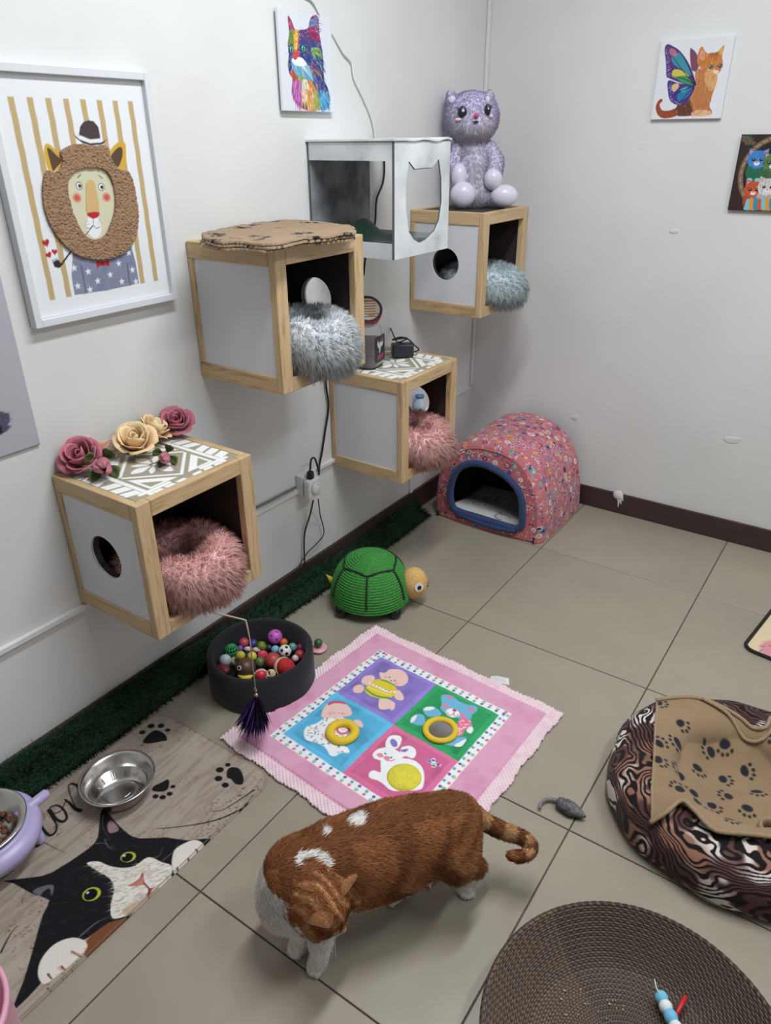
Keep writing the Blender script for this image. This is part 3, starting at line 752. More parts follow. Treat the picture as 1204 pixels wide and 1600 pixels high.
def basket_kittens():
    k = 0.2; q = lambda u, v: at(980 + u * k, 30 + v * k, 'y', -0.014)
    bl, tl = q(780, 1490), q(882, 900); w = 0.232
    P = Print((bl.x, -0.014, bl.z), (1, 0, 0), (0, 0, 1), w, tl.z - bl.z, 220, (40, 30, 30)); P.cr = (980, 30, k)
    P.blend(fbm(P.X, P.Y, 60, 2), (70, 44, 36), 0.7)
    for i in range(26): P.pell(885 + 9 * (i % 9) + 18 * (i // 9) + 4, 915 + 22 * (i // 9) + (i * 7) % 17, 0.006, 0.0035, [(60, 104, 74), (150, 66, 48), (40, 80, 60)][i % 3], ang=i)
    cx, cy, R = w * 0.52, P.h * 0.5, w * 0.45
    a = np.linspace(0, 2 * PI, 60); ring = [(cx + R * 0.96 * math.cos(t), cy + R * 1.02 * math.sin(t)) for t in a]
    P.poly(ring, (34, 28, 40)); P.line(ring, 0.016, (120, 96, 78)); P.line(ring, 0.005, (160, 132, 106))
    for t in a[::2]: P.line([(cx + R * 0.92 * math.cos(t), cy + R * 0.98 * math.sin(t)), (cx + R * math.cos(t + 0.05), cy + R * 1.06 * math.sin(t + 0.05))], 0.0022, (70, 52, 44))
    def kit(x, y, r, c, d):
        b = P.ell(x, y - r * 1.1, r * 0.95, r * 1.1, d)
        for s in (-1, 1): P.poly([(x + s * r * 0.95, y + r * 1.05), (x + s * r * 0.95, y + r * 0.2), (x + s * r * 0.2, y + r * 0.75)], c); P.poly([(x + s * r * 0.88, y + r * 0.9), (x + s * r * 0.85, y + r * 0.35), (x + s * r * 0.4, y + r * 0.7)], (206, 140, 160))
        m = P.ell(x, y, r, r * 0.85, c); P.fur(m, 50, r * 0.5, 0.0018, [tuple(min(255, int(v * 1.3)) for v in c), tuple(int(v * 0.55) for v in c)], lambda a_, b_: (0.2 * np.sign(a_ - x), -0.8), 3, 0.6)
        for s in (-1, 1): P.ell(x + s * r * 0.38, y - 0.02 * r, r * 0.17, r * 0.15, (16, 18, 24)); P.ell(x + s * r * 0.40, y + 0.03 * r, r * 0.05, r * 0.05, (230, 230, 230))
        P.ell(x, y - r * 0.4, r * 0.3, r * 0.2, (226, 220, 220)); P.ell(x, y - r * 0.3, r * 0.09, r * 0.07, (190, 110, 110)); P.ell(x - r * 0.4, y - r * 2.0, r * 0.3, r * 0.22, (140, 190, 200)); P.ell(x + r * 0.4, y - r * 2.0, r * 0.3, r * 0.22, (140, 190, 200))
    S = lambda u, v: P.px(u, v)
    for (u, v, r, c, d) in ((1015, 1095, 0.031, (64, 128, 196), (40, 100, 70)), (1135, 1120, 0.030, (80, 120, 70), (60, 96, 60)), (1250, 1095, 0.031, (150, 70, 120), (120, 60, 60)), (985, 1330, 0.029, (196, 86, 44), (170, 70, 40)), (1095, 1310, 0.030, (206, 200, 198), (170, 166, 166)), (1215, 1320, 0.030, (200, 160, 70), (170, 120, 50))):
        kit(*S(u, v), r, c, d)
    cl = [(120, 190, 210), (220, 150, 60), (60, 140, 170), (196, 90, 50)]
    for i in range(14): P.ppoly([(915 + i * 32, 1480), (930 + i * 30, 1405 - (i % 3) * 10), (962 + i * 30, 1420), (955 + i * 32, 1488)], cl[i % 4], 4)
    P.build('canvas_print', M_PRINT, thick=0.0125, label='dark canvas print of coloured kittens in a round basket', cat='picture')
basket_kittens()

def grey_poster():
    a, b = at(62, 690, 'x', 0.006), at(0, 720, 'x', 0.006); y1, z0 = a.y, (a.z + b.z) / 2
    P = Print((0.006, y1 - 0.40, z0), (0, 1, 0), (0, 0, 1), 0.40, 0.52, 200, (176, 174, 182))
    m = P.ppoly([(-40, 660), (-15, 630), (0, 643), (14, 646), (16, 655), (12, 664), (18, 666), (10, 674), (0, 680), (-20, 684)], (88, 80, 104))
    P.ppoly([(-40, 676), (-10, 668), (2, 664), (5, 676), (-8, 682)], (30, 26, 36))
    P.fur(m, 60, 0.012, 0.002, [(60, 52, 76), (110, 102, 126)], lambda x, y: (0.8, -0.1), 2)
    P.build('poster_board', M_PRINT, thick=0.005, label='plain lilac grey poster board with a dark purple patch', cat='picture')
grey_poster()

# ------------------------------------------------------------------ cardboard house
def cardboard_house():
    M, t = new_mat('spray_painted_cardboard'); v = t.coords()
    t.l(t.ramp(t.noise(v, 7, 3, 0.5), [(0.28, rgb(150, 155, 160)), (0.42, rgb(200, 205, 208)), (0.6, rgb(222, 226, 228))]), t.b.inputs['Base Color']); t.b.inputs['Roughness'].default_value = 0.7
    MI, t2 = new_mat('grey_sprayed_cardboard'); v = t2.coords()
    t2.l(t2.ramp(t2.noise(v, 9, 3, 0.5), [(0.35, rgb(86, 88, 94)), (0.65, rgb(150, 154, 158))]), t2.b.inputs['Base Color']); t2.b.inputs['Roughness'].default_value = 0.8
    x1, y0, y1, z0, z1 = 0.303, -1.080, -0.776, 1.142, 1.445; th = 0.005
    o = thing('cardboard_house', 'white sprayed cardboard cat house with a cat-head cutout, fixed to the wall', 'cat house', (0, (y0 + y1) / 2, z0))
    MB().box(0.001, y0, z0, th, y1, z1).build('back_wall', MI, o, label='grey sprayed back wall')
    MB().box(th, y0, z0, x1 - th, y1, z0 + th).build('bottom', M, o)
    top = MB(); n = 12
    vs = []; fs = []
    for i in range(n + 1):
        y = y0 - 0.006 + (y1 - y0 + 0.008) * i / n; dz = 0.004 * math.sin(i * 1.3) * (i / n) + 0.004
        for x in (0.0015, x1 + 0.004):
            e = dz * (0.6 if x < 0.1 else 1.0); vs += [(x, y, z1 + e - 0.002), (x, y, z1 + e + 0.003)]
    for i in range(n):
        a = i * 4; b = a + 4
        fs += [(a + 1, a + 3, b + 3, b + 1), (a, b, b + 2, a + 2), (a, a + 1, b + 1, b), (a + 2, b + 2, b + 3, a + 3)]
    fs += [(0, 2, 3, 1), (n * 4, n * 4 + 1, n * 4 + 3, n * 4 + 2)]
    top.add(vs, fs).build('top_flap', M, o)
    from mathutils.geometry import tessellate_polygon
    k = 0.2625; q = lambda u, v: at(420 + u * k, v * k, 'x', x1)
    cut = [q(*p) for p in [(832, 958), (868, 1006), (920, 1000), (968, 998), (1012, 946), (1026, 1060), (1027, 1200), (1012, 1310), (985, 1372), (930, 1428), (895, 1446), (862, 1428), (832, 1380), (816, 1250), (814, 1100)]]
    cut = [(p.y, p.z) for p in cut]; out = [(y0, z0), (y1, z0), (y1, z1), (y0, z1)]
    allp = out + cut; tri = tessellate_polygon([[Vector((a, b, 0)) for a, b in out], [Vector((a, b, 0)) for a, b in cut]])
    m = MB(); N = len(allp); vs = [(x1 - th, a, b) for a, b in allp] + [(x1, a, b) for a, b in allp]; fs = []
    for a, b, c in tri:
        pa, pb, pc = allp[a], allp[b], allp[c]; s = (pb[0] - pa[0]) * (pc[1] - pa[1]) - (pb[1] - pa[1]) * (pc[0] - pa[0])
        if s < 0: a, b = b, a
        fs += [(N + a, N + b, N + c), (c, b, a)]
    for L, sg in ((range(4), 1), (range(4, N), -1)):
        L = list(L)
        for i in range(len(L)):
            a, b = L[i], L[(i + 1) % len(L)]; fs.append((a, b, N + b, N + a) if sg > 0 else (b, a, N + a, N + b))
    m.add(vs, fs).build('front_wall', M, o, label='white front wall with a cat-head shaped cutout')
    ME = plain('charcoal_cut_edge', rgb(92, 92, 97), 0.8)
    m = MB().tube([(x1 - th / 2, a, b) for a, b in cut], 0.0022, 5, closed=True).build('cut_edge', ME, o)
    for (ya, nm) in ((y0, 'near_side'), (y1 - th, 'far_side')):
        MB().box(th, ya, z1 - 0.047, x1 - th, ya + th, z1 - 0.001).build('side_strip', M, o)
        MB().box(th, ya, z0 + th, x1 - th, ya + th, z0 + 0.043).build('side_strip', M, o)
    MB().box(x1 - 0.0045, y0 - 0.001, z0, x1 + 0.0008, y0 + 0.003, z1).build('corner_edge', ME, o)
    MB().box(0.0006, y0 - 0.001, z0, 0.0062, y0 + 0.003, z1).build('corner_edge', ME, o)
    # green cloth lining the floor
    MG = plain('bottle_green_velvet', rgb(24, 62, 48), 0.9, 0.25, 25, sheen=0.3)
    n = 24; vs = []; fs = []
    for j in range(n + 1):
        for i in range(n + 1):
            x = 0.012 + 0.278 * i / n; y = y0 + 0.012 + (y1 - y0 - 0.024) * j / n
            z = z0 + th + 0.022 + 0.012 * math.sin(9 * i / n + 4 * j / n) * math.sin(7 * j / n) + 0.055 * math.exp(-((i / n - 0.18) / 0.16) ** 2 - ((j / n - 0.55) / 0.3) ** 2)
            vs.append((x, y, z))
    m0 = len(vs); vs += [(x, y, z0 + th + 0.001) for x, y, z in vs]
    K = lambda i, j: j * (n + 1) + i
    for j in range(n):
        for i in range(n):
            fs += [(K(i, j), K(i + 1, j), K(i + 1, j + 1), K(i, j + 1)), (m0 + K(i, j + 1), m0 + K(i + 1, j + 1), m0 + K(i + 1, j), m0 + K(i, j))]
    for i in range(n):
        for a, b in (((i, 0), (i + 1, 0)), ((i + 1, n), (i, n)), ((0, i + 1), (0, i)), ((n, i), (n, i + 1))):
            fs.append((K(*b), K(*a), m0 + K(*a), m0 + K(*b)))
    MB().add(vs, fs).build('green_cloth', MG, smooth=True, label='dark green cloth crumpled inside the white cardboard house', cat='cloth')
    mb = MB().tube(catmull([(0.272, -0.825, z0 + 0.036), (0.276, -0.80, z0 + 0.050), (0.268, -0.79, z0 + 0.044)], 5), [0.004] * 10 + [0.002], 6)
    mb.build('red_toy', plain('red_felt', rgb(190, 60, 44), 0.8), smooth=True, label='tiny red toy lying on the green cloth in the cardboard house', cat='toy')
cardboard_house()

# ------------------------------------------------------------------ trunking, cables, sockets
def wall_strip(name, label, pts, wd, dp, cat='trunking'):
    """white mini trunking: straight runs of a flat channel on the left wall (x = 0); pts = (y, z)"""
    m = MB()
    for (ya, za), (yb, zb) in zip(pts[:-1], pts[1:]):
        d = Vector((0, yb - ya, zb - za)); L = d.length; d.normalize(); s = Vector((0, -d.z, d.y)) * wd / 2
        A, B = Vector((0.0005, ya, za)), Vector((0.0005, yb, zb)); X = Vector((dp, 0, 0))
        vs = [A - s, A + s, B + s, B - s, A - s + X, A + s * 0.8 + X, B + s * 0.8 + X, B - s * 0.8 + X]
        m.add(vs, [(0, 3, 2, 1), (4, 5, 6, 7), (0, 1, 5, 4), (1, 2, 6, 5), (2, 3, 7, 6), (3, 0, 4, 7)])
    return m.build(name, M_WHITE_PLASTIC, bevel=0.001, label=label, cat=cat)
wall_strip('cable_trunking', 'white cable trunking on the left wall running under the rose-topped cube', [(-3.4, 0.400), (-1.203, 0.388)], 0.016, 0.012)
wall_strip('cable_trunking', 'white cable trunking from the wall socket to the room corner', [(-1.165, 0.432), (-0.016, 0.437)], 0.014, 0.012)
m = MB().box(0.001, -0.014, 0.445, 0.013, -0.001, H - 0.002)
m.build('cable_trunking', M_WHITE_PLASTIC, bevel=0.002, label='upright white cable trunking in the corner of the room', cat='trunking')
MB().box(0.001, -0.520, 0.100, 0.012, -0.502, 0.405).build('cable_trunking', M_WHITE_PLASTIC, bevel=0.002, label='short upright trunking below the cube with the food jar', cat='trunking')
def wp(u, v, x=0.006): return at(u, v, 'x', x)
def wcable(name, label, L, r, mat, x=0.006, cat='cable', n=6):
    return MB().tube(catmull([wp(*p, x) if len(p) == 2 else wp(p[0], p[1], p[2]) for p in L], n), r, 6).build(name, mat, smooth=True, label=label, cat=cat)
wcable('cable', 'white cable on the wall above the cardboard house', [(452, -14), (484, -2), (500, 24, 0.003), (520, 55, 0.003), (536, 82), (549, 98), (553, 122), (566, 150), (578, 178), (584, 200), (586, 222, 0.006)], 0.0030, M_WHITE_PLASTIC)
wcable('cable', 'black cord hanging behind the cardboard house', [(596, 222), (600, 256), (598, 285), (588, 312), (586, 345), (580, 375), (571, 402), (568, 430)], 0.0034, M_BLACK, 0.009)
wcable('cable', 'black cord running down the wall into the socket', [(508, 560), (509, 600), (513, 635), (508, 672), (503, 705), (499, 726), (498, 742, 0.03)], 0.0036, M_BLACK, 0.009)
wcable('cable', 'thick grey cables sagging along the wall to the socket', [(400, 793), (420, 783), (445, 770), (462, 761)], 0.0042, plain('grey_cable', rgb(120, 116, 112), 0.6), 0.008)
sk = thing('wall_socket', 'white wall socket box beside the cube with the food jar', 'socket', (0, -1.19, 0.375))
a = wp(464, 735); b = wp(482, 768)
MB().box(0.0008, -1.225, 0.372, 0.030, -1.150, 0.447).build('socket_box', M_WHITE_PLASTIC, sk, bevel=0.003)
MB().box(0.0305, -1.220, 0.377, 0.036, -1.155, 0.442).build('face_plate', M_WHITE_PLASTIC, sk, bevel=0.002)
c = at(490, 762, 'x', 0.055)
ad = thing('plug_adapter', 'white square plug adapter pushed into the wall socket', 'adapter', (0.037, c.y, c.z))
MB().box(0.0365, c.y - 0.032, c.z - 0.034, 0.062, c.y + 0.030, c.z + 0.034).build('body', M_WHITE_PLASTIC, ad, bevel=0.008, seg=3)
MB().lathe([(0.0, 0.0), (0.022, 0.0), (0.022, 0.006), (0.017, 0.010), (0.0, 0.011)], (0.0622, c.y, c.z), 16, Matrix.Rotation(PI / 2, 3, 'Y')).build('round_front', M_WHITE_PLASTIC, ad, smooth=True)
MB().ell((0.072, c.y, c.z + 0.016), (0.002, 0.002, 0.002), nu=8, nv=6).build('indicator', M_BLACK, ad)
p = at(484, 735, 'x', 0.048)
pg = thing('power_plug', 'black plug on top of the white plug adapter', 'plug', (0.048, p.y, c.z + 0.034))
MB().box(0.040, p.y - 0.010, c.z + 0.0345, 0.058, p.y + 0.010, c.z + 0.062).build('body', M_BLACK, pg, bevel=0.004)
MB().tube(catmull([(0.048, p.y, c.z + 0.062), tuple(at(486, 718, 'x', 0.045)), tuple(at(492, 717, 'x', 0.03)), tuple(at(497, 735, 'x', 0.02))], 6), 0.0034, 6).build('lead', M_BLACK, pg, smooth=True)
wcable('cable', 'black cord from the plug adapter straight down to the grass strip', [(489, 782, 0.05), (484, 805, 0.02), (476, 832), (475, 860), (476, 884, 0.02)], 0.0032, M_BLACK, 0.014)
wcable('cable', 'thin black cord curving from the plug adapter down the wall', [(497, 780, 0.05), (500, 805, 0.02), (506, 832), (496, 848), (480, 864), (466, 886, 0.03)], 0.0020, M_BLACK, 0.014)
c = at(655, 620, 'y', -0.58)
hg = thing('hanging_ornament', 'small blue and white jug ornament hanging behind the cube with the food jar', 'ornament', (0.02, c.y, c.z - 0.03))
cx = 0.030; o = at(655, 632, 'x', cx); o2 = at(656, 603, 'x', cx)
MB().lathe([(0.0, -0.032), (0.016, -0.03), (0.024, -0.014), (0.024, 0.004), (0.014, 0.02), (0.016, 0.03), (0.0, 0.031)], (cx, o.y, o.z), 14).build('jug_body', plain('pale_blue_ceramic', rgb(196, 210, 226), 0.25), hg, smooth=True)
MB().lathe([(0.0, 0.0), (0.018, 0.0), (0.019, 0.008), (0.0, 0.014)], (cx, o.y, o.z + 0.031), 14).build('lid', plain('blue_ceramic', rgb(64, 120, 180), 0.3), hg, smooth=True)
MB().tube([(cx, o.y, o.z + 0.044), (0.012, o.y, o.z + 0.12)], 0.0012, 5).build('cord', M_WHITE_PLASTIC, hg)
# plaster blot on the baseboard
M_PL = plain('white_plaster', rgb(214, 214, 210), 0.8, 0.05, bump=0.4, bscale=120)
q = at(965, 775, 'y', -0.014)
pb = Blob(0.006).ell((q.x, -0.014, q.z + 0.005), (0.022, 0.007, 0.022)).ell((q.x, -0.019, q.z + 0.003), (0.012, 0.006, 0.012))
for dx, dz, l in ((0.018, -0.004, 0.03), (0.024, 0.0, 0.016), (0.008, -0.02, 0.03), (0.02, 0.008, 0.012)): pb.limb([((q.x + dx * 0.6, -0.014, q.z + dz), 0.005), ((q.x + dx, -0.014, q.z + dz - l), 0.0025)])
pb.build('plaster_blot', M_PL, vox=0.0025, label='white plaster blot stuck over the dark baseboard', cat='plaster')
for i, (u, v, w_, h_) in enumerate(((1052, 362, 0.016, 0.008), (897, 653, 0.014, 0.011), (1142, 688, 0.03, 0.014))):
    q = at(u, v, 'y', -0.0005)
    Blob(0.004).ell((q.x, 0, q.z), (w_, 0.0025, h_)).ell((q.x + w_ * 0.6, 0, q.z + h_ * 0.7), (w_ * 0.5, 0.002, h_ * 0.5)).build('filler_patch', M_PL, vox=0.002, label=['small filler patch on the back wall below the butterfly kitten print', 'small filler patch on the back wall above the pink cat cave', 'wide filler patch on the back wall right of the cat cave'][i], cat='plaster')
# ------------------------------------------------------------------ fluffy beds in the cubes
def clump(P, D, L, m, amt, rng=RNG):
    """pull the strands of a tuft together"""
    c = rng.choice(len(P), m, replace=False); tips = P[c] + D[c] * (L if np.ndim(L) == 0 else L[c][:, None]); best = np.empty(len(P), int)
    from mathutils.kdtree import KDTree
    kd = KDTree(m)
    for i, q in enumerate(P[c]): kd.insert(q, i)
    kd.balance(); best[:] = [kd.find(q)[1] for q in P]
    Ls = L if np.ndim(L) == 0 else L[:, None]
    return unit(D + amt * (tips[best] - P - D * Ls) / Ls)

def donut_bed(label, cx, cy, z, rx, ry, tr, th, col, tipc, n=11000, L=0.032, wd=0.0008, y0=None):
    t = thing('fluffy_bed', label, 'pet bed', (cx, cy, z), 'fluffy beds in the wall cubes')
    nu, nv = 40, 16; vs = []; fs = []
    for i in range(nu):
        a = 2 * PI * i / nu; wob = 1 + 0.03 * math.sin(3 * a + cx * 40) + 0.02 * math.sin(7 * a)
        for j in range(nv):
            b = 2 * PI * j / nv; r = 1 + math.cos(b) * tr / rx
            px_ = cx + (rx + tr * math.cos(b)) * math.cos(a) * wob; sag = 0.22 * max(0.0, px_ - 0.285)
            vs.append((px_, cy + (ry + tr * math.cos(b)) * math.sin(a) * wob, z + th + th * math.sin(b) * (1 + 0.06 * math.sin(5 * a)) - sag))
    for i in range(nu):
        for j in range(nv):
            q, p = (i + 1) % nu, (j + 1) % nv; fs.append((i * nv + j, q * nv + j, q * nv + p, i * nv + p))
    M = plain('bed_plush_base', np.array(tipc) * 0.95, 0.95, 0.05)
    rim = MB().add(vs, fs).build('bolster', M, t, smooth=True)
    MB().lathe([(0.0, 0.004), (rx * 0.8, 0.004), (rx * 0.85, 0.02), (0.0, 0.05)], (cx, cy, z), 24, sy=ry / rx).build('cushion', M, t, smooth=True)
    P, N = sample_mesh(rim, n); keep = (P[:, 2] > z + 0.006) | (P[:, 0] > 0.305); P, N = P[keep], N[keep]; n = len(P)
    ln = L * 0.78 * RNG.uniform(0.6, 1.25, n)
    D = unit(N + 0.45 * RNG.normal(size=(n, 3)) * [1, 1, 0.6] + np.array([0.25, 0, -0.25]))
    D = clump(P, D, ln, n // 18, 0.5)
    c0 = (np.array(col) * 0.5 + np.array(tipc) * 0.5) * RNG.uniform(0.8, 1.1, (n, 1)); c1 = np.array(tipc) * RNG.uniform(0.85, 1.1, (n, 1))
    fur('plush_pile', P, N, D, ln, wd, c0, M_FUR, t, tip=np.minimum(c1, 1), bend=(0, 0, -0.3), nblend=0.4, clip=lambda v: np.stack([np.maximum(v[:, 0], 0.018), np.where(v[:, 0] < 0.302, np.clip(v[:, 1], y0 + 0.028, y0 + 0.324), v[:, 1]), np.where(v[:, 0] < 0.31, np.maximum(v[:, 2], z + 0.001), v[:, 2])], 1))
    return t
PK = (rgb(232, 166, 164), rgb(250, 206, 200)); GY = (rgb(188, 192, 196), rgb(242, 245, 247)); BG = (rgb(190, 204, 210), rgb(232, 242, 246))
donut_bed('pink fluffy round bed in the cube below the roses', 0.190, CUBES[1][0] + 0.172, CUBES[1][1] + 0.036, 0.108, 0.096, 0.050, 0.056, *PK, n=26600, L=0.036, y0=CUBES[1][0])
donut_bed('pale grey fluffy round bed bulging from the cube under the paw-print blanket', 0.214, CUBES[2][0] + 0.176, CUBES[2][1] + 0.036, 0.108, 0.096, 0.050, 0.062, *GY, n=24700, L=0.034, y0=CUBES[2][0])
donut_bed('pink fluffy round bed in the cube below the food jar', 0.212, CUBES[3][0] + 0.176, CUBES[3][1] + 0.036, 0.108, 0.096, 0.050, 0.056, *PK, n=20900, L=0.034, y0=CUBES[3][0])
donut_bed('pale blue-grey fluffy round bed in the corner cube', 0.212, CUBES[4][0] + 0.176, CUBES[4][1] + 0.036, 0.108, 0.096, 0.050, 0.056, *BG, n=20900, L=0.034, y0=CUBES[4][0])

# ------------------------------------------------------------------ paw-print cloth
def paw(P, x, y, r, ang, col=(34, 32, 36)):
    c, s = math.cos(ang), math.sin(ang)
    P.ell(x, y, r, r * 0.78, col, ang)
    for k, (a, b) in enumerate(((-1.25, 1.15), (-0.45, 1.75), (0.45, 1.75), (1.25, 1.15))):
        u, v = a * r, b * r * 0.95; P.ell(x + u * c - v * s, y + u * s + v * c, r * 0.30, r * 0.36, col, ang)
def folded_blanket():
    z = CUBES[2][1] + 0.352
    t = thing('folded_blanket', 'beige paw-print blanket folded on top of a wall cube', 'blanket', (0.15, -1.40, z + 0.001))
    out = [at(u, v, 'z', z + 0.014) for u, v in [(312, 374), (330, 366), (380, 356), (425, 348), (480, 349), (520, 352), (549, 358), (553, 368), (520, 372), (470, 378), (440, 384), (415, 386), (380, 383), (340, 382)]]
    out = [(max(p.x, 0.012), p.y) for p in out]
    x0, x1 = min(p[0] for p in out) - 0.01, max(p[0] for p in out) + 0.01; y0, y1 = min(p[1] for p in out) - 0.01, max(p[1] for p in out) + 0.01
    for k in range(3):
        P = Print((x1, y0, z + 0.001), (0, 1, 0), (-1, 0, 0), y1 - y0, x1 - x0, 120, (158, 134, 108))
        off = 0.004 * (2 - k) * np.array((1, -1)); pl = [(p[1] - y0 + 0.003 * math.sin(9 * i + k), x1 - p[0] + 0.003 * math.cos(7 * i + k * 2)) for i, p in enumerate(out)]
        m = P.mask_poly(pl, 4); P.blend(fbm(P.X, P.Y, 40, k), (128, 106, 84), 0.5)
        r = np.random.default_rng(5 + k)
        for i in range(26): paw(P, r.uniform(0, P.w), r.uniform(0, P.h), 0.011, r.uniform(0, 6.28))
        hz = lambda X, Y, k=k: 0.006 + k * 0.0075 + 0.006 * (fbm(X, Y, 22, 11) - 0.5) * (k + 1) / 2
        P.build('cloth_layer', M_PRINT_CLOTH, t, height=hz, mask=m, thick=0.0055)
    F = plain('beige_thread', rgb(196, 172, 142), 0.9); fr = MB(); r = random.Random(3)
    for i in range(60):
        u = r.uniform(318, 412); v = 383 - (412 - u) * 0.05 + r.uniform(-7, 3); p = at(u, v - 2, 'z', z + 0.016); p.z = z + r.uniform(0.008, 0.022)
        fr.tube([p, p + Vector((r.uniform(-.004, .004), -0.006, r.uniform(-.004, .001))), p + Vector((r.uniform(-.008, .008), -0.012, -0.006))], [0.0006, 0.0005, 0.0003], 3)
    fr.build('frayed_edge', F, t, kind='stuff')
folded_blanket()

# ------------------------------------------------------------------ cloth roses
def petal_mesh(name, R, Hh, half, curl, mat, seed):
    r = random.Random(seed); vs = []; fs = []; nu, nv = 6, 5
    for j in range(nv + 1):
        v = j / nv; wdt = half * math.sin(PI * (0.12 + 0.62 * v)) ** 0.7 * (1 - 0.25 * max(0, v - 0.75) / 0.25)
        for i in range(nu + 1):
            u = -1 + 2 * i / nu; rr = R * (0.35 + 0.65 * math.sin(v * PI / 2)) * (1 - 0.86 * v ** 2.2 if curl < -0.2 else 1.0) + max(curl, -0.1) * 0.0 + max(curl, -0.15) * R * max(0, v - 0.6) ** 2 * 4 + 0.0006 * math.sin(5 * u + seed); a = u * wdt
            vs.append((rr * math.cos(a), rr * math.sin(a), Hh * (v - 0.12 * u * u * v) - curl * R * max(0, v - 0.75) * 1.2))
    for j in range(nv):
        for i in range(nu):
            k = j * (nu + 1) + i; fs.append((k, k + 1, k + nu + 2, k + nu + 1))
    me = bpy.data.meshes.new(name); me.from_pydata(vs, [], fs); me.materials.append(mat); me.polygons.foreach_set('use_smooth', [True] * len(fs))
    return me
def petal_mat(name, c, edge):
    m, t = new_mat(name); v = t.coords()
    sp = t.n('ShaderNodeSeparateXYZ'); t.l(v, sp.inputs[0]); mr = t.n('ShaderNodeMapRange'); mr.inputs[1].default_value = 0.005; mr.inputs[2].default_value = 0.05
    t.l(sp.outputs[2], mr.inputs[0]); t.l(t.ramp(mr.outputs[0], [(0.0, c), (1.0, edge)]), t.b.inputs['Base Color'])
    t.b.inputs['Roughness'].default_value = 0.7; t.b.inputs['Sheen Weight'].default_value = 0.2; t.bump(t.noise(v, 90, 3), 0.3, 0.002)
    return m
M_ROSE = {'pink': petal_mat('dusty_pink_petal', rgb(140, 58, 82), rgb(214, 128, 142)), 'yellow': petal_mat('cream_yellow_petal', rgb(220, 168, 112), rgb(248, 230, 184)), 'peach': petal_mat('peach_petal', rgb(214, 140, 110), rgb(236, 186, 160))}
M_SEPAL = plain('sepal_green', rgb(92, 104, 60), 0.8)
ROSE_MESH = {}
def rose(label, p, size, kind, axis, bud=False, group='cloth roses'):
    t = thing('cloth_rose', label, 'flower', p, group)
    ax = Vector(axis).normalized(); q = Vector((0, 0, 1)).rotation_difference(ax)
    layers = [(0.007, 0.040, 1.9, -0.1, 2), (0.013, 0.043, 1.3, -0.12, 3), (0.020, 0.044, 1.1, 0.0, 3), (0.026, 0.041, 1.0, 0.22, 4), (0.030, 0.034, 0.95, 0.5, 4)]
    if bud: layers = [(0.009, 0.038, 1.9, -0.3, 2), (0.0125, 0.036, 1.5, -0.3, 3)]
    ctr = Vector((0, 0, 0.026 * size)) if not bud else Vector((0, 0, 0.0145 * size))
    off = ctr - ax * (0.018 if not bud else 0.018) * size; rnd = random.Random(int(p[0] * 9999 + p[1] * 777))
    for li, (R, Hh, half, curl, cnt) in enumerate(layers):
        for i in range(cnt):
            key = (kind, li, i % 2, bud)
            if key not in ROSE_MESH: ROSE_MESH[key] = petal_mesh('petal', R, Hh, half, curl, M_ROSE[kind], li * 3 + i % 2)
            o = bpy.data.objects.new('petal', ROSE_MESH[key]); COL.objects.link(o); o.parent = t; o.location = off; o.scale = (size,) * 3
            o.rotation_mode = 'QUATERNION'; o.rotation_quaternion = q @ Euler((rnd.uniform(-.1, .1), rnd.uniform(-.08, .12), 2 * PI * i / cnt + li * 0.7)).to_quaternion()
            sd = o.modifiers.new('solid', 'SOLIDIFY'); sd.thickness = 0.0007
    key = ('sepal', bud)
    if key not in ROSE_MESH: ROSE_MESH[key] = petal_mesh('sepal', 0.016 if bud else 0.025, 0.022, 0.5, 0.1, M_SEPAL, 2)
    for i in range(4):
        o = bpy.data.objects.new('sepal', ROSE_MESH[key]); COL.objects.link(o); o.parent = t; o.location = off - ax * 0.003 * size; o.scale = (size,) * 3
        o.rotation_mode = 'QUATERNION'; o.rotation_quaternion = q @ Euler((0, 0.1, 2 * PI * i / 4 + 0.3)).to_quaternion()
        sd = o.modifiers.new('solid', 'SOLIDIFY'); sd.thickness = 0.0008
    b0 = Vector(p) + off
    MB().ell(b0 + ax * 0.002, (0.006 * size,) * 3, nu=8, nv=6).build('calyx', M_SEPAL, t, smooth=True)
zt = CUBES[1][1] + 0.353
def rp(u, v): q_ = at(u, v, 'z', zt + 0.02); return (max(q_.x, 0.02), q_.y, zt)
rose('dusty pink cloth rose at the left corner of the patterned cube top', (0.044, rp(125, 722)[1], zt), 1.30, 'pink', (0.35, -0.5, 0.75))
q_ = rp(152, 735); rose('closed dusty pink rosebud leaning out over the cube edge', (q_[0] + 0.012, q_[1] + 0.006, zt), 2.2, 'pink', (0.75, -0.5, 0.25), bud=True)
q_ = rp(157, 705); rose('small peach rosebud between the pink rose and the yellow roses', q_, 1.9, 'peach', (0.75, 0.5, 0.55), bud=True)
q_ = rp(203, 700); rose('front cream yellow cloth rose on the patterned cube top', (q_[0] + 0.012, q_[1] + 0.01, zt), 1.38, 'yellow', (0.35, -0.3, 0.85))
q_ = rp(220, 684); rose('back cream yellow cloth rose behind another yellow rose', (0.036, q_[1] + 0.036, zt), 1.2, 'yellow', (0.4, 0.45, 0.75))
q_ = rp(266, 674); rose('dusty pink cloth rose at the far back corner of the cube top', (0.045, q_[1] + 0.030, zt), 1.2, 'pink', (0.45, -0.35, 0.8))
q_ = rp(258, 716); rose('small magenta rosebud lying on the stencilled flower pattern', q_, 1.6, 'pink', (0.8, -0.7, 0.25), bud=True)

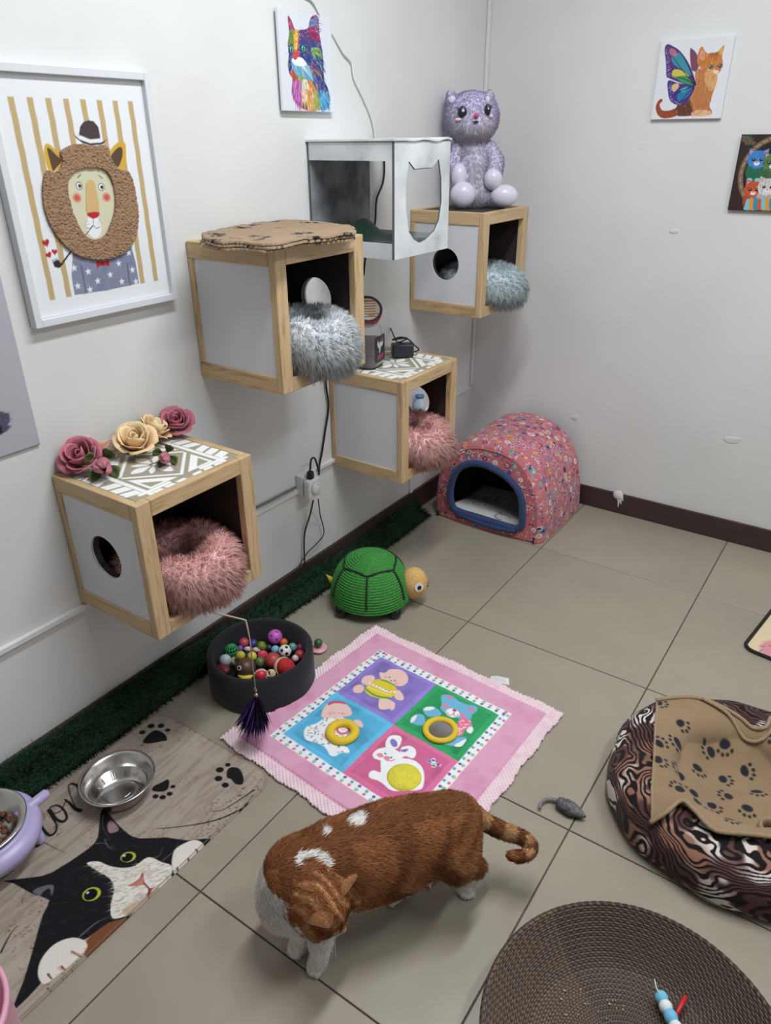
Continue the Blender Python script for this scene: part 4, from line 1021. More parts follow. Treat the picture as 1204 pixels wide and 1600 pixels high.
# ------------------------------------------------------------------ lilac plush
def plush():
    zb = CUBES[4][1] + 0.352
    P0 = at(742, 322, 'z', zb); s = (on_plane(743, 250, P0) - on_plane(742, 250, P0)).length
    k = 0.25; V = lambda u, v, d=0.0: on_plane(620 + u * k, 100 + v * k, P0, d)
    sc = s * k
    t = thing('plush_toy', 'lilac plush cat toy sitting on the corner cube', 'plush toy', (P0.x, P0.y, zb))
    M = plain('lilac_plush', rgb(222, 215, 236), 0.9, 0.06, sheen=0.2)
    fwd = (CAM - P0); fwd.z = 0; fwd.normalize(); rt = Vector((0, 0, 1)).cross(fwd)
    R = np.array([[rt.x, fwd.x, 0], [rt.y, fwd.y, 0], [0, 0, 1]])
    b = Blob(0.018)
    b.ell(V(465, 335), (164 * sc, 135 * sc, 142 * sc), R)
    b.ell(V(478, 385, 0.04), (120 * sc, 90 * sc, 85 * sc), R)
    b.limb([(V(475, 500), 88 * sc), (V(478, 640), 112 * sc), (V(480, 795), 122 * sc)])
    for u in (345, 568): b.limb([(V(u, 232), 42 * sc), (V(u + (-12 if u < 400 else 10), 186), 20 * sc)], 0.006)
    b.limb([(V(385, 535, 0.01), 46 * sc), (V(352, 620, 0.03), 50 * sc), (V(380, 690, 0.05), 48 * sc)], 0.003)
    b.limb([(V(575, 535, 0.01), 46 * sc), (V(614, 610, 0.03), 50 * sc), (V(605, 680, 0.05), 48 * sc)], 0.003)
    b.limb([(V(430, 850, 0.0), 62 * sc), (V(410, 842, 0.08), 58 * sc)], 0.012); b.limb([(V(540, 845, 0.0), 62 * sc), (V(640, 838, 0.05), 54 * sc)], 0.012)
    def cf(v):
        c = np.tile(np.array(rgb(172, 158, 206)), (len(v), 1)); return c
    body = b.build('body', M, t, vox=0.006)
    n = 42000; P, N = sample_mesh(body, n)
    pale = np.array(rgb(230, 225, 236)); lil = np.array(rgb(212, 200, 232)); q = (P - np.array(P0)) @ np.array(R)
    hz = (P[:, 2] - V(465, 335).z) / (150 * sc)
    w = np.clip((q[:, 1] - 0.02) / 0.03, 0, 1) * np.where(P[:, 2] < V(475, 500).z, np.clip(1.2 - np.abs(q[:, 0]) / 0.075, 0, 1), np.clip(0.5 - hz, 0, 1))
    c = lil * (1 - w[:, None]) + pale * w[:, None]; c *= RNG.uniform(0.88, 1.1, (n, 1))
    D = unit(N * 0.8 + 0.35 * RNG.normal(size=(n, 3)) + [0, 0, -0.35]); D = clump(P, D, 0.010, n // 26, 0.35)
    fur('plush_pile', P, N, D, 0.0095 * RNG.uniform(0.6, 1.2, n), 0.0008, c, M_FUR, t, nblend=0.25)
    S = plain('pearly_lilac_satin', rgb(214, 209, 226), 0.28, 0.05, sheen=0.3)
    for (u, v, d, a, bb, nm) in ((388, 700, 0.062, 50, 74, 'hand_pad'), (600, 718, 0.062, 56, 66, 'hand_pad'), (411, 838, 0.095, 78, 76, 'foot_pad'), (668, 830, 0.062, 86, 66, 'foot_pad')):
        c_ = V(u, v, d); c_.z = max(c_.z, zb + bb * sc + 0.001)
        MB().ell(c_, (a * sc, 58 * sc, bb * sc), Matrix(R.tolist())).build(nm, S, t, smooth=True)
    K = plain('black_embroidery', rgb(28, 24, 44), 0.4); PKm = plain('pink_embroidery', rgb(238, 200, 214), 0.6); Wm = plain('white_embroidery', rgb(240, 240, 245), 0.5)
    dep = 0.104
    def face(u, v, a, bb, mat, nm, d=0.0, th=0.006):
        # sit the feature on the head surface: walk toward the camera until the body ends
        dd = 0.0
        for st in range(60):
            pt = np.array(V(u, v, 0.17 - st * 0.003))
            if b.sdf(pt[None])[0] < 0.008: dd = 0.17 - st * 0.003; break
        MB().ell(V(u, v, dd + d), (a * sc, th, bb * sc), Matrix(R.tolist()), 14, 8).build(nm, mat, t, smooth=True)
    for u, v, a in ((408, 300, 27), (566, 287, 19)):
        face(u, v, a, 32, K, 'eye', 0.002); face(u + 5, v - 8, a * 0.32, 8, Wm, 'eye_glint', 0.006)
        for j in range(3):
            sg = -1 if u < 480 else 1; f0 = V(u + sg * a * 0.8, v - 6 - 8 * j, 0.108); f1 = V(u + sg * (a * 0.8 + 16), v - 12 - 10 * j, 0.100)
            MB().tube([f0, f1], [0.0016, 0.0008], 5).build('eyelash', K, t)
    face(382, 347, 20, 9, PKm, 'cheek', 0.001); face(586, 325, 13, 9, PKm, 'cheek', 0.001)
    face(495, 322, 15, 13, plain('raspberry_embroidery', rgb(200, 70, 120), 0.5), 'nose', 0.004)
    face(493, 362, 16, 6, K, 'mouth', 0.001)
    for u in (345, 566): face(u, 222, 22 if u < 400 else 14, 20, S, 'ear_lining', 0.0, 0.005)
plush()

# ------------------------------------------------------------------ food jar, adapter on the third cube
def jar():
    zt = CUBES[3][1] + 0.353
    t = thing('food_jar', 'clear plastic pet food jar with a tilted red lid', 'jar', (0.10, -0.93, zt))
    M, n = new_mat('cloudy_clear_plastic'); n.b.inputs['Base Color'].default_value = (0.92, 0.92, 0.94, 1); n.b.inputs['Roughness'].default_value = 0.12
    n.b.inputs['Transmission Weight'].default_value = 0.9; n.b.inputs['IOR'].default_value = 1.2; n.l(n.noise(n.coords(), 30, 2), n.b.inputs['Sheen Weight'])
    e = at(610, 561, 'z', zt); f = at(583, 579, 'z', zt)       # near right bottom corners of the jar
    U = (e - f); U.z = 0; Lw = 0.095; U.normalize(); Vd = Vector((-U.y, U.x, 0))
    if Vd.x > 0: Vd = -Vd                                       # toward the wall
    dp = 0.085; C = f + U * 0.052 + Vd * dp / 2
    def ring(z, su, sv, du=0.0, dv=0.0, tilt=0.0, n_=24, p=4):
        out = []
        for k in range(n_):
            a = 2 * PI * k / n_; c, s_ = math.cos(a), math.sin(a); r = (abs(c) ** p + abs(s_) ** p) ** (-1 / p)
            x, y = su * c * r, sv * s_ * r; out.append(C + U * (x + du) + Vd * (y + dv) + Vector((0, 0, z + tilt * (-(y) ) )))
        return out
    def loft(rings, name, mat, **kw):
        vs = [q for r in rings for q in r]; n_ = len(rings[0]); fs = []
        for i in range(len(rings) - 1):
            for k in range(n_): q = (k + 1) % n_; fs.append((i * n_ + k, i * n_ + q, (i + 1) * n_ + q, (i + 1) * n_ + k))
        fs += [tuple(range(n_))[::-1], tuple((len(rings) - 1) * n_ + k for k in range(n_))]
        return MB().add(vs, fs).build(name, mat, t, smooth=True, **kw)
    su, sv = 0.051, dp / 2
    loft([ring(0.0, su * 0.94, sv * 0.94), ring(0.006, su, sv), ring(0.10, su, sv), ring(0.125, su * 0.97, sv * 0.97, p=3), ring(0.150, su * 0.88, sv * 0.9, 0, 0.0, -0.3, p=2.2), ring(0.168, su * 0.78, sv * 0.82, 0, -0.004, -0.75, p=2)], 'jar_body', M)
    K, kn = new_mat('brown_kibble'); v = kn.coords(); vo = kn.n('ShaderNodeTexVoronoi'); vo.inputs['Scale'].default_value = 190; kn.l(v, vo.inputs['Vector'])
    kn.l(kn.ramp(vo.outputs['Distance'], [(0.1, rgb(112, 92, 78)), (0.6, rgb(58, 46, 40))]), kn.b.inputs['Base Color']); kn.b.inputs['Roughness'].default_value = 0.9; kn.bump(vo.outputs['Distance'], 0.6, 0.003)
    loft([ring(0.004, su * 0.9, sv * 0.9), ring(0.008, su * 0.955, sv * 0.955), ring(0.055, su * 0.955, sv * 0.955), ring(0.088, su * 0.955, sv * 0.955), ring(0.092, su * 0.8, sv * 0.8)], 'kibble_fill', K, kind='stuff', label='brown kibble seen through the jar')
    loft([ring(-0.0005 + 0.0008, su * 1.01, sv * 1.01), ring(0.005, su * 1.02, sv * 1.02)], 'foot_rim', M_BLACK)
    # lid: a disc tilted toward the room
    lc = on_plane(580, 484, C, 0.0); nrm = Vector((0.52, -0.52, 0.68)).normalized(); lc = C + Vector((0.006, -0.006, 0.186))
    q = Vector((0, 0, 1)).rotation_difference(nrm).to_matrix()
    MB().lathe([(0.0, -0.018), (0.046, -0.018), (0.049, -0.014), (0.049, 0.003), (0.046, 0.006), (0.0, 0.006)], lc, 32, q).build('lid', plain('red_plastic', rgb(196, 30, 34), 0.3), t, smooth=False, bevel=0.001)
    MB().lathe([(0.036, -0.052), (0.042, -0.040), (0.044, -0.0185), (0.040, -0.0185), (0.038, -0.040), (0.033, -0.050)], lc, 28, q, closed=True).build('jar_neck', M, t, smooth=True)
    MB().lathe([(0.041, 0.0061), (0.049, 0.0061), (0.049, 0.0075), (0.041, 0.0075)], lc, 32, q, closed=True).build('lid_ring', plain('navy_plastic', rgb(52, 56, 76), 0.35), t)
    ux = Vector((0.7, 0.7, 0)); ux = (ux - nrm * ux.dot(nrm)).normalized(); uy = nrm.cross(ux)
    S = Print(lc - ux * 0.041 - uy * 0.041 + nrm * 0.0062, ux, uy, 0.082, 0.082, 70, (214, 198, 176)); r = random.Random(2)
    for i in range(7):
        y = 0.070 - i * 0.0095; x = 0.014; c_ = [(176, 40, 36), (150, 60, 50), (70, 60, 60)][i % 3] if i < 5 else (60, 90, 140)
        while x < 0.066: w_ = r.uniform(0.003, 0.008); S.line([(x, y), (x + w_, y)], 0.0042 if i == 0 else 0.0026, c_); x += w_ + 0.0018
    S.ell(0.05, 0.018, 0.009, 0.005, (206, 130, 50)); m = S.mask_ell(0.041, 0.041, 0.0405, 0.0405)
    S.build('lid_label', M_PRINT, t, lift=0.0008, thick=0.0006, mask=m, label='cream round label with small red print')
    # label on the side that faces the room
    O = f + U * 0.020 + Vector((0, 0, 0.018)) - Vd * 0.0012
    L = Print(O, U, (0, 0, 1), 0.075, 0.085, 90, (38, 40, 56))
    L.blend(fbm(L.X, L.Y, 60, 4), (84, 70, 72), 0.6)
    L.poly([(0.02, 0.048), (0.012, 0.062), (0.02, 0.072), (0.028, 0.06), (0.04, 0.07), (0.062, 0.066), (0.056, 0.05), (0.042, 0.046), (0.034, 0.03), (0.028, 0.03), (0.028, 0.046)], (206, 214, 222), 4)
    L.poly([(0.035, 0.066), (0.05, 0.08), (0.068, 0.072), (0.06, 0.062)], (120, 88, 80), 3)
    for i, ch in enumerate(('J', 'E', 'R', 'K', 'Y')):
        x = 0.014 + i * 0.0105; w_ = 0.0024; c_ = (206, 84, 84)
        g = {'J': [[(6, 14), (6, 3), (3, 0), (0, 3)]], 'E': [[(6, 14), (0, 14), (0, 0), (6, 0)], [(0, 7), (5, 7)]], 'R': [[(0, 0), (0, 14), (6, 12), (6, 9), (0, 7), (6, 0)]], 'K': [[(0, 0), (0, 14)], [(6, 14), (0, 7), (6, 0)]], 'Y': [[(0, 14), (3, 7), (6, 14)], [(3, 7), (3, 0)]]}[ch]
        for l_ in g: L.line([(x + a * 0.0011, 0.009 + b_ * 0.001) for a, b_ in l_], w_, c_)
    L.build('side_label', M_PRINT, t, lift=0.0004, thick=0.0008, label='dark photo label with red lettering')
    # adapter with its cord
    c = at(630, 548, 'z', zt + 0.02)
    a = thing('power_adapter', 'black power adapter with a coiled cord beside the food jar', 'adapter', (c.x, c.y, zt))
    R = Matrix.Translation((c.x, c.y, zt + 0.0)) @ Matrix.Rotation(0.75, 4, 'Z')
    MB().box(-0.042, -0.024, 0.001, 0.034, 0.024, 0.046, R).build('body', plain('black_plastic', rgb(36, 38, 52), 0.35), a, bevel=0.007, seg=3)
    z = zt
    W_ = lambda u, v, h: tuple(at(u, v, 'z', z + h))
    MB().tube(catmull([W_(610, 513, 0.06), W_(616, 527, 0.05), W_(622, 535, 0.045), W_(636, 528, 0.06), W_(613, 531, 0.055), W_(625, 527, 0.06), W_(637, 530, 0.06), W_(648, 540, 0.03), W_(654, 546, 0.012), W_(648, 549, 0.006), W_(636, 548, 0.010)], 8), 0.0026, 6).build('cord', M_BLACK, a, smooth=True)
jar()
# ------------------------------------------------------------------ artificial grass strip along the left wall
def turf():
    t = thing('grass_strip', 'dark artificial grass strip laid along the foot of the left wall', 'artificial grass', (0.03, -1.6, 0))
    ya, yb, n = -3.3, -0.485, 60; vs = []; fs = []; m = 7
    def sec(y):
        k = np.clip((y + 2.3) / 1.9, 0, 1); top = 0.106 - 0.052 * min(1, k * 1.6) + 0.006 * math.sin(9 * y) ; fx = 0.060 + 0.035 * k + 0.008 * math.sin(5 * y)
        return [(0.0135, 0.002), (0.0135, top), (0.018, top), (0.024, top * 0.55), (0.034, 0.022), (fx * 0.75, 0.011), (fx, 0.002)]
    for i in range(n + 1):
        y = ya + (yb - ya) * i / n; vs += [(x, y, z) for x, z in sec(y)]
    for i in range(n):
        for j in range(m): q = (j + 1) % m; fs.append((i * m + j, i * m + q, (i + 1) * m + q, (i + 1) * m + j))
    fs += [tuple(range(m)), tuple(n * m + j for j in range(m))[::-1]]
    mb = MB().add(vs, fs); base = mb.build('turf_backing', plain('turf_backing', rgb(22, 34, 26), 0.95), t, smooth=True)
    bm = bmesh.new(); bm.from_mesh(base.data); bmesh.ops.recalc_face_normals(bm, faces=bm.faces); bm.to_mesh(base.data); bm.free()
    N_ = 52000; P, N = sample_mesh(base, N_); k = (P[:, 0] > 0.0145) & (N[:, 2] > -0.5); P, N = P[k], N[k]; n_ = len(P)
    D = unit(N * 0.9 + 0.55 * RNG.normal(size=(n_, 3)) + [0.15, 0, 0.45]); L = RNG.uniform(0.012, 0.028, n_)
    c = np.array(rgb(44, 78, 52)) * RNG.uniform(0.5, 1.6, (n_, 1)) + np.array(rgb(60, 56, 30)) * (RNG.random((n_, 1)) < 0.1) * 0.6
    fur('grass_blades', P, N, D, L, 0.0009, c, M_FUR, t, tip=c * 1.35, bend=(0.1, 0, 0.0), nblend=0.6, clip=lambda v: np.stack([np.maximum(v[:, 0], 0.0135), v[:, 1], np.maximum(v[:, 2], 0.001)], 1))
turf()

# ------------------------------------------------------------------ door mat with a cat
def doormat():
    x0, x1, y0, y1, z = 0.088, 0.524, -2.652, -1.948, 0.007
    P = Print((x0, y0, z), (1, 0, 0), (0, 1, 0), x1 - x0, y1 - y0, 420, (166, 154, 142)); P.cr = (0, 1100, 0.3405)
    st = fbm(P.X, P.Y * 0.12, 160, 3, 3); P.blend(np.clip((st - 0.45) * 5, 0, 1), (142, 126, 112), 0.6)
    P.blend(np.clip((fbm(P.X, P.Y, 220, 9, 2) - 0.66) * 9, 0, 1) * np.clip((fbm(P.X, P.Y, 12, 5) - 0.4) * 5, 0, 1), (96, 66, 48), 0.8)
    P.blend(np.clip((fbm(P.X, P.Y, 9, 15) - 0.5) * 3, 0, 1), (184, 171, 158), 0.5)
    K = (24, 24, 28); z_ = lambda L, c, s=3, a=1.0: P.ppoly(L, c, s, a)
    z_([(500, 1000), (600, 960), (680, 900), (560, 1040), (470, 1110), (400, 1160), (380, 1120), (420, 1060)], (120, 74, 48))
    cat = z_([(14, 812), (150, 795), (240, 772), (400, 668), (440, 628), (452, 590), (460, 510), (474, 478), (520, 530), (580, 590), (640, 617), (760, 612), (860, 626), (992, 616), (940, 672), (880, 735), (800, 795), (760, 832), (690, 905), (600, 975), (500, 1002), (400, 1075), (330, 1110), (250, 1200), (180, 1290), (80, 1392), (62, 1385), (108, 1270), (150, 1130), (195, 970), (226, 900), (150, 872), (60, 822)], K, 2)
    P.fur(cat, 260, 0.022, 0.0012, [(48, 48, 54), (12, 12, 14), (62, 62, 66)], lambda x, y: (0.2, -0.7), 5, 0.6)
    z_([(492, 560), (500, 538), (520, 540), (545, 575), (520, 592), (500, 590)], (150, 120, 124)); z_([(150, 860), (190, 838), (246, 832), (230, 890), (180, 880)], (120, 120, 124), a=0.8); z_([(185, 880), (225, 845), (232, 890)], (30, 30, 34))
    w = z_([(398, 730), (450, 722), (500, 742), (560, 752), (620, 742), (680, 702), (740, 725), (786, 742), (785, 790), (760, 832), (700, 882), (640, 932), (580, 972), (515, 982), (508, 920), (524, 850), (502, 800), (440, 762)], (222, 216, 206), 3)
    P.fur(w, 420, 0.018, 0.0026, [(240, 238, 232), (176, 160, 146), (206, 194, 182), (150, 134, 120)], lambda x, y: (-0.5, -0.6), 6, 0.55)
    P.fur(np.clip(cat - w, 0, 1) * (1 - P.mask_poly(P.P([(300, 1000), (60, 1400), (400, 1100)]))), 240, 0.02, 0.002, [(70, 70, 78), (10, 10, 12), (90, 90, 96)], lambda x, y: (-0.6, -0.3), 16, 0.35)
    z_([(560, 945), (640, 900), (700, 860), (760, 826), (690, 905), (600, 972)], (170, 140, 110), a=0.6)
    for u, v, rx, ry, a in ((588, 702, 0.0172, 0.0138, 0.5), (420, 872, 0.0195, 0.0165, 0.5)):
        P.pell(u, v, rx * 1.12, ry * 1.15, (16, 16, 18), a); P.pell(u, v, rx, ry, (176, 184, 66), a); P.pell(u - 4, v + 2, rx * 0.72, ry * 0.82, (14, 14, 18), a); P.pell(u - 18, v - 6, 0.003, 0.003, (210, 210, 215))
    z_([(588, 836), (610, 822), (640, 800), (655, 772), (664, 822), (692, 846), (740, 822), (700, 850), (684, 880), (672, 880), (680, 850), (655, 828), (625, 832)], (150, 70, 68), 3); z_([(600, 834), (640, 806), (656, 790), (660, 825), (640, 832)], (196, 120, 112), 3)
    P.pline([(660, 820), (684, 850), (680, 885)], 0.002, (90, 40, 44), smooth=4)
    for L in ([(788, 745), (800, 672), (850, 637), (900, 624), (938, 650), (922, 692), (862, 752), (812, 786)], [(174, 1242), (190, 1170), (250, 1102), (330, 1072), (390, 1088), (396, 1126), (340, 1182), (270, 1240), (204, 1286)]):
        m = z_(L, (222, 214, 206), 4); P.fur(m, 60, 0.01, 0.0014, [(240, 236, 230), (196, 184, 176)], lambda x, y: (0.2, -0.7), 8, 0.5)
    for L in ([(812, 752), (826, 786)], [(862, 708), (880, 738)], [(898, 668), (925, 690)], [(220, 1240), (238, 1262)], [(282, 1206), (300, 1222)], [(330, 1136), (370, 1160)]): P.pline(L, 0.004, (80, 54, 48), 0.002)
    for L in ([(330, 1140), (378, 1150), (392, 1120)], [(270, 1210), (300, 1225), (330, 1200)]): P.pline(L, 0.006, (196, 150, 134), 0.003, 4, 0.6)
    for L in ([(360, 1072), (430, 1010), (510, 968)], [(375, 1060), (450, 1000), (520, 975)], [(700, 712), (735, 690), (745, 655)], [(745, 720), (790, 680), (815, 640)], [(480, 620), (495, 655), (520, 670)], [(440, 640), (480, 640), (515, 665)], [(475, 510), (470, 560), (500, 620)]): P.pline(L, 0.0014, (200, 200, 204), 0.0006, 4, 0.8)
    for L, a, b in (([(955, 492), (1020, 486), (1090, 445), (1165, 394)], 0.001, 0.0035), ([(718, 572), (850, 560), (1000, 530), (1122, 474)], 0.0012, 0.0045), ([(76, 1018), (40, 1070), (4, 1140)], 0.001, 0.004), ([(180, 622), (240, 655), (300, 684)], 0.002, 0.0008), ([(1000, 612), (1080, 520), (1160, 420)], 0.003, 0.002)): P.pline(L, a, K, b, 6)
    def pp(u, v, r, toes):
        for (a, b, s) in toes: P.pell(a, b, r * s * 1.35, r * s * 1.15, K, 0.3)
    P.ppoly([(655, 175), (680, 140), (715, 120), (755, 138), (766, 165), (735, 172), (690, 180)], K, 4); pp(0, 0, 0.0075, [(653, 130, 0.85), (693, 101, 1), (738, 100, 0.95), (769, 120, 0.75)])
    P.ppoly([(700, 398), (705, 378), (740, 360), (768, 346), (776, 360), (770, 388), (745, 402)], K, 4); pp(0, 0, 0.0062, [(713, 424, 0.9), (746, 428, 0.95), (778, 412, 0.9), (793, 379, 0.75)])
    P.ppoly([(1040, 335), (1045, 300), (1070, 290), (1100, 300), (1117, 340), (1110, 368), (1080, 366), (1060, 345)], K, 4); pp(0, 0, 0.0072, [(1045, 279, 0.75), (1008, 302, 1.05), (1002, 342, 1.05), (1033, 372, 0.95)])
    P.cr = (0, 1120, 0.1875)                                             # brush lettering
    for L, a, b in (([(540, 690), (580, 720), (625, 765), (668, 782)], 0.004, 0.011), ([(640, 772), (600, 690), (574, 610), (572, 572), (596, 556)], 0.002, 0.004), ([(596, 556), (640, 572), (665, 615), (690, 650)], 0.006, 0.010), ([(400, 792), (425, 752), (480, 738), (530, 775), (556, 835), (530, 872), (480, 862), (440, 820), (418, 782)], 0.0035, 0.009), ([(450, 808), (500, 790), (530, 740), (556, 690)], 0.003, 0.003), ([(395, 775), (440, 850), (470, 900), (466, 950), (432, 986), (392, 976), (340, 915)], 0.003, 0.008), ([(305, 800), (325, 802), (335, 826)], 0.004, 0.003), ([(322, 1018), (336, 1045), (322, 1075), (300, 1084)], 0.003, 0.005)): P.pline(L, a, K, b, 6)
    w_, h_ = P.w, P.h; r = 0.05
    pts = [(0, 0), (w_, 0)] + [(w_ - r + r * math.cos(a), h_ - r + r * math.sin(a)) for a in np.linspace(0, PI / 2, 8)] + [(r - r * math.sin(a), h_ - r + r * math.cos(a)) for a in np.linspace(0, PI / 2, 8)]
    ins = [(0.004 + p[0] * (w_ - 0.008) / w_, 0.004 + p[1] * (h_ - 0.008) / h_) for p in pts]
    P.line(ins + ins[:1], 0.003, (120, 106, 92), a=0.7)
    P.build('door_mat', M_PRINT_CLOTH, thick=0.0065, mask=P.mask_poly(pts), label='beige door mat printed with a peeking black and white cat', cat='mat')
doormat()

# ------------------------------------------------------------------ bowls
def steel_bowl():
    c = (0.240, -2.204, 0.0075); o = thing('water_bowl', 'stainless steel bowl of water standing on the cat door mat', 'bowl', c)
    prof = [(0.0, 0.001), (0.060, 0.001), (0.064, 0.004), (0.070, 0.020), (0.080, 0.046), (0.089, 0.052), (0.0905, 0.0545), (0.088, 0.0555), (0.079, 0.051), (0.067, 0.024), (0.060, 0.0105), (0.054, 0.007), (0.046, 0.0075), (0.044, 0.0085), (0.040, 0.007), (0.0, 0.0065)]
    MB().lathe(prof, c, 48).build('bowl', M_STEEL, o, smooth=True)
    M, t = new_mat('clear_water'); t.b.inputs['Transmission Weight'].default_value = 1.0; t.b.inputs['Roughness'].default_value = 0.0; t.b.inputs['IOR'].default_value = 1.33
    t.bump(t.noise(t.coords(), 60, 2), 0.08, 0.002)
    MB().lathe([(0.0, 0.0225), (0.0655, 0.0225), (0.0655, 0.0222), (0.0, 0.0222)], c, 40).build('water', M, o, smooth=True)
    mb = MB()
    for i in range(22):
        a = i * 0.29 + 0.1 * math.sin(i * 3); r = 0.050 + 0.004 * math.sin(i * 7); mb.ell((c[0] + r * math.cos(a), c[1] + r * math.sin(a), c[2] + 0.0225), (0.0022 + 0.001 * (i % 3),) * 2 + (0.0012,), nu=8, nv=5)
    mb.build('bubbles', M, o, smooth=True, kind='stuff')
steel_bowl()

def feeder():
    cx, cy = 0.1425, -2.487; o = thing('raised_feeder', 'lilac raised pet feeder at the left edge on the cat door mat', 'pet feeder', (cx, cy, 0.0075))
    M = plain('lilac_plastic', rgb(184, 172, 214), 0.35, 0.02); MW = plain('pale_lilac_plastic', rgb(206, 202, 214), 0.4, 0.02)
    MB().lathe([(0.090, 0.062), (0.112, 0.050), (0.121, 0.054), (0.124, 0.064), (0.121, 0.078), (0.113, 0.086), (0.107, 0.087), (0.104, 0.092), (0.100, 0.098), (0.092, 0.096), (0.088, 0.080)], (cx, cy, 0.005), 48, closed=True).build('ring_body', M, o, smooth=True)
    MB().lathe([(0.088, 0.056), (0.110, 0.044), (0.118, 0.048), (0.114, 0.056), (0.09, 0.062)], (cx, cy, 0.005), 48, closed=True).build('underside', MW, o, smooth=True)
    for a in (0.95, 2.4, -0.55, -2.2):
        d = Vector((math.cos(a), math.sin(a), 0)); b = Vector((cx, cy, 0)) + d * 0.092
        MB().tube([b + Vector((0, 0, 0.062)), b + d * 0.012 + Vector((0, 0, 0.04)), b + d * 0.016 + Vector((0, 0, 0.016)), b + d * 0.017 + Vector((0, 0, 0.0085))], [0.014, 0.013, 0.012, 0.011], 10).build('leg', M, o, smooth=True, bevel=0.003)
    e0 = at(42, 1264, 'z', 0.085); e1 = at(72, 1240, 'z', 0.085)
    MB().tube([e0 + (e0 - e1) * 0.5, e0, e0 + (e1 - e0) * 0.5, e1, e1 + (e1 - e0) * 0.12], [0.011, 0.012, 0.0125, 0.012, 0.006], 12).build('ear_handle', M, o, smooth=True)
    bw = thing('feeding_bowl', 'steel bowl of kibble sitting in the lilac feeder', 'bowl', (cx, cy, 0.062)); c = (cx, cy, 0.058)
    MB().lathe([(0.0, 0.004), (0.058, 0.004), (0.074, 0.020), (0.086, 0.046), (0.099, 0.0515), (0.100, 0.0545), (0.097, 0.056), (0.085, 0.050), (0.070, 0.022), (0.054, 0.009), (0.0, 0.008)], c, 48).build('bowl', M_STEEL, bw, smooth=True)
    r = random.Random(4); ms = [plain('kibble_brown', rgb(110, 66, 46), 0.8), plain('kibble_dark', rgb(84, 48, 36), 0.8)]
    proto = []
    for k in range(2):
        me = bpy.data.meshes.new('kibble'); m = MB().ell((0, 0, 0), (0.0062, 0.0062, 0.0042), nu=9, nv=6); me.from_pydata(m.v, [], m.f); me.materials.append(ms[k]); me.polygons.foreach_set('use_smooth', [True] * len(m.f)); proto.append(me)
    for i in range(70):
        a = r.uniform(0, 6.28); q = 0.062 * math.sqrt(r.random()); ob = bpy.data.objects.new('kibble', proto[i % 2]); COL.objects.link(ob)
        ob.location = (cx + q * math.cos(a), cy + q * math.sin(a), 0.058 + 0.012 + 0.010 * (1 - (q / 0.062) ** 2) + r.uniform(0, 0.008)); ob.rotation_euler = (r.uniform(-1, 1), r.uniform(-1, 1), r.uniform(0, 6))
        finish(ob, label='brown dry kibble in the steel bowl of the lilac feeder', cat='kibble', group='kibbles in the feeding bowl')
feeder()

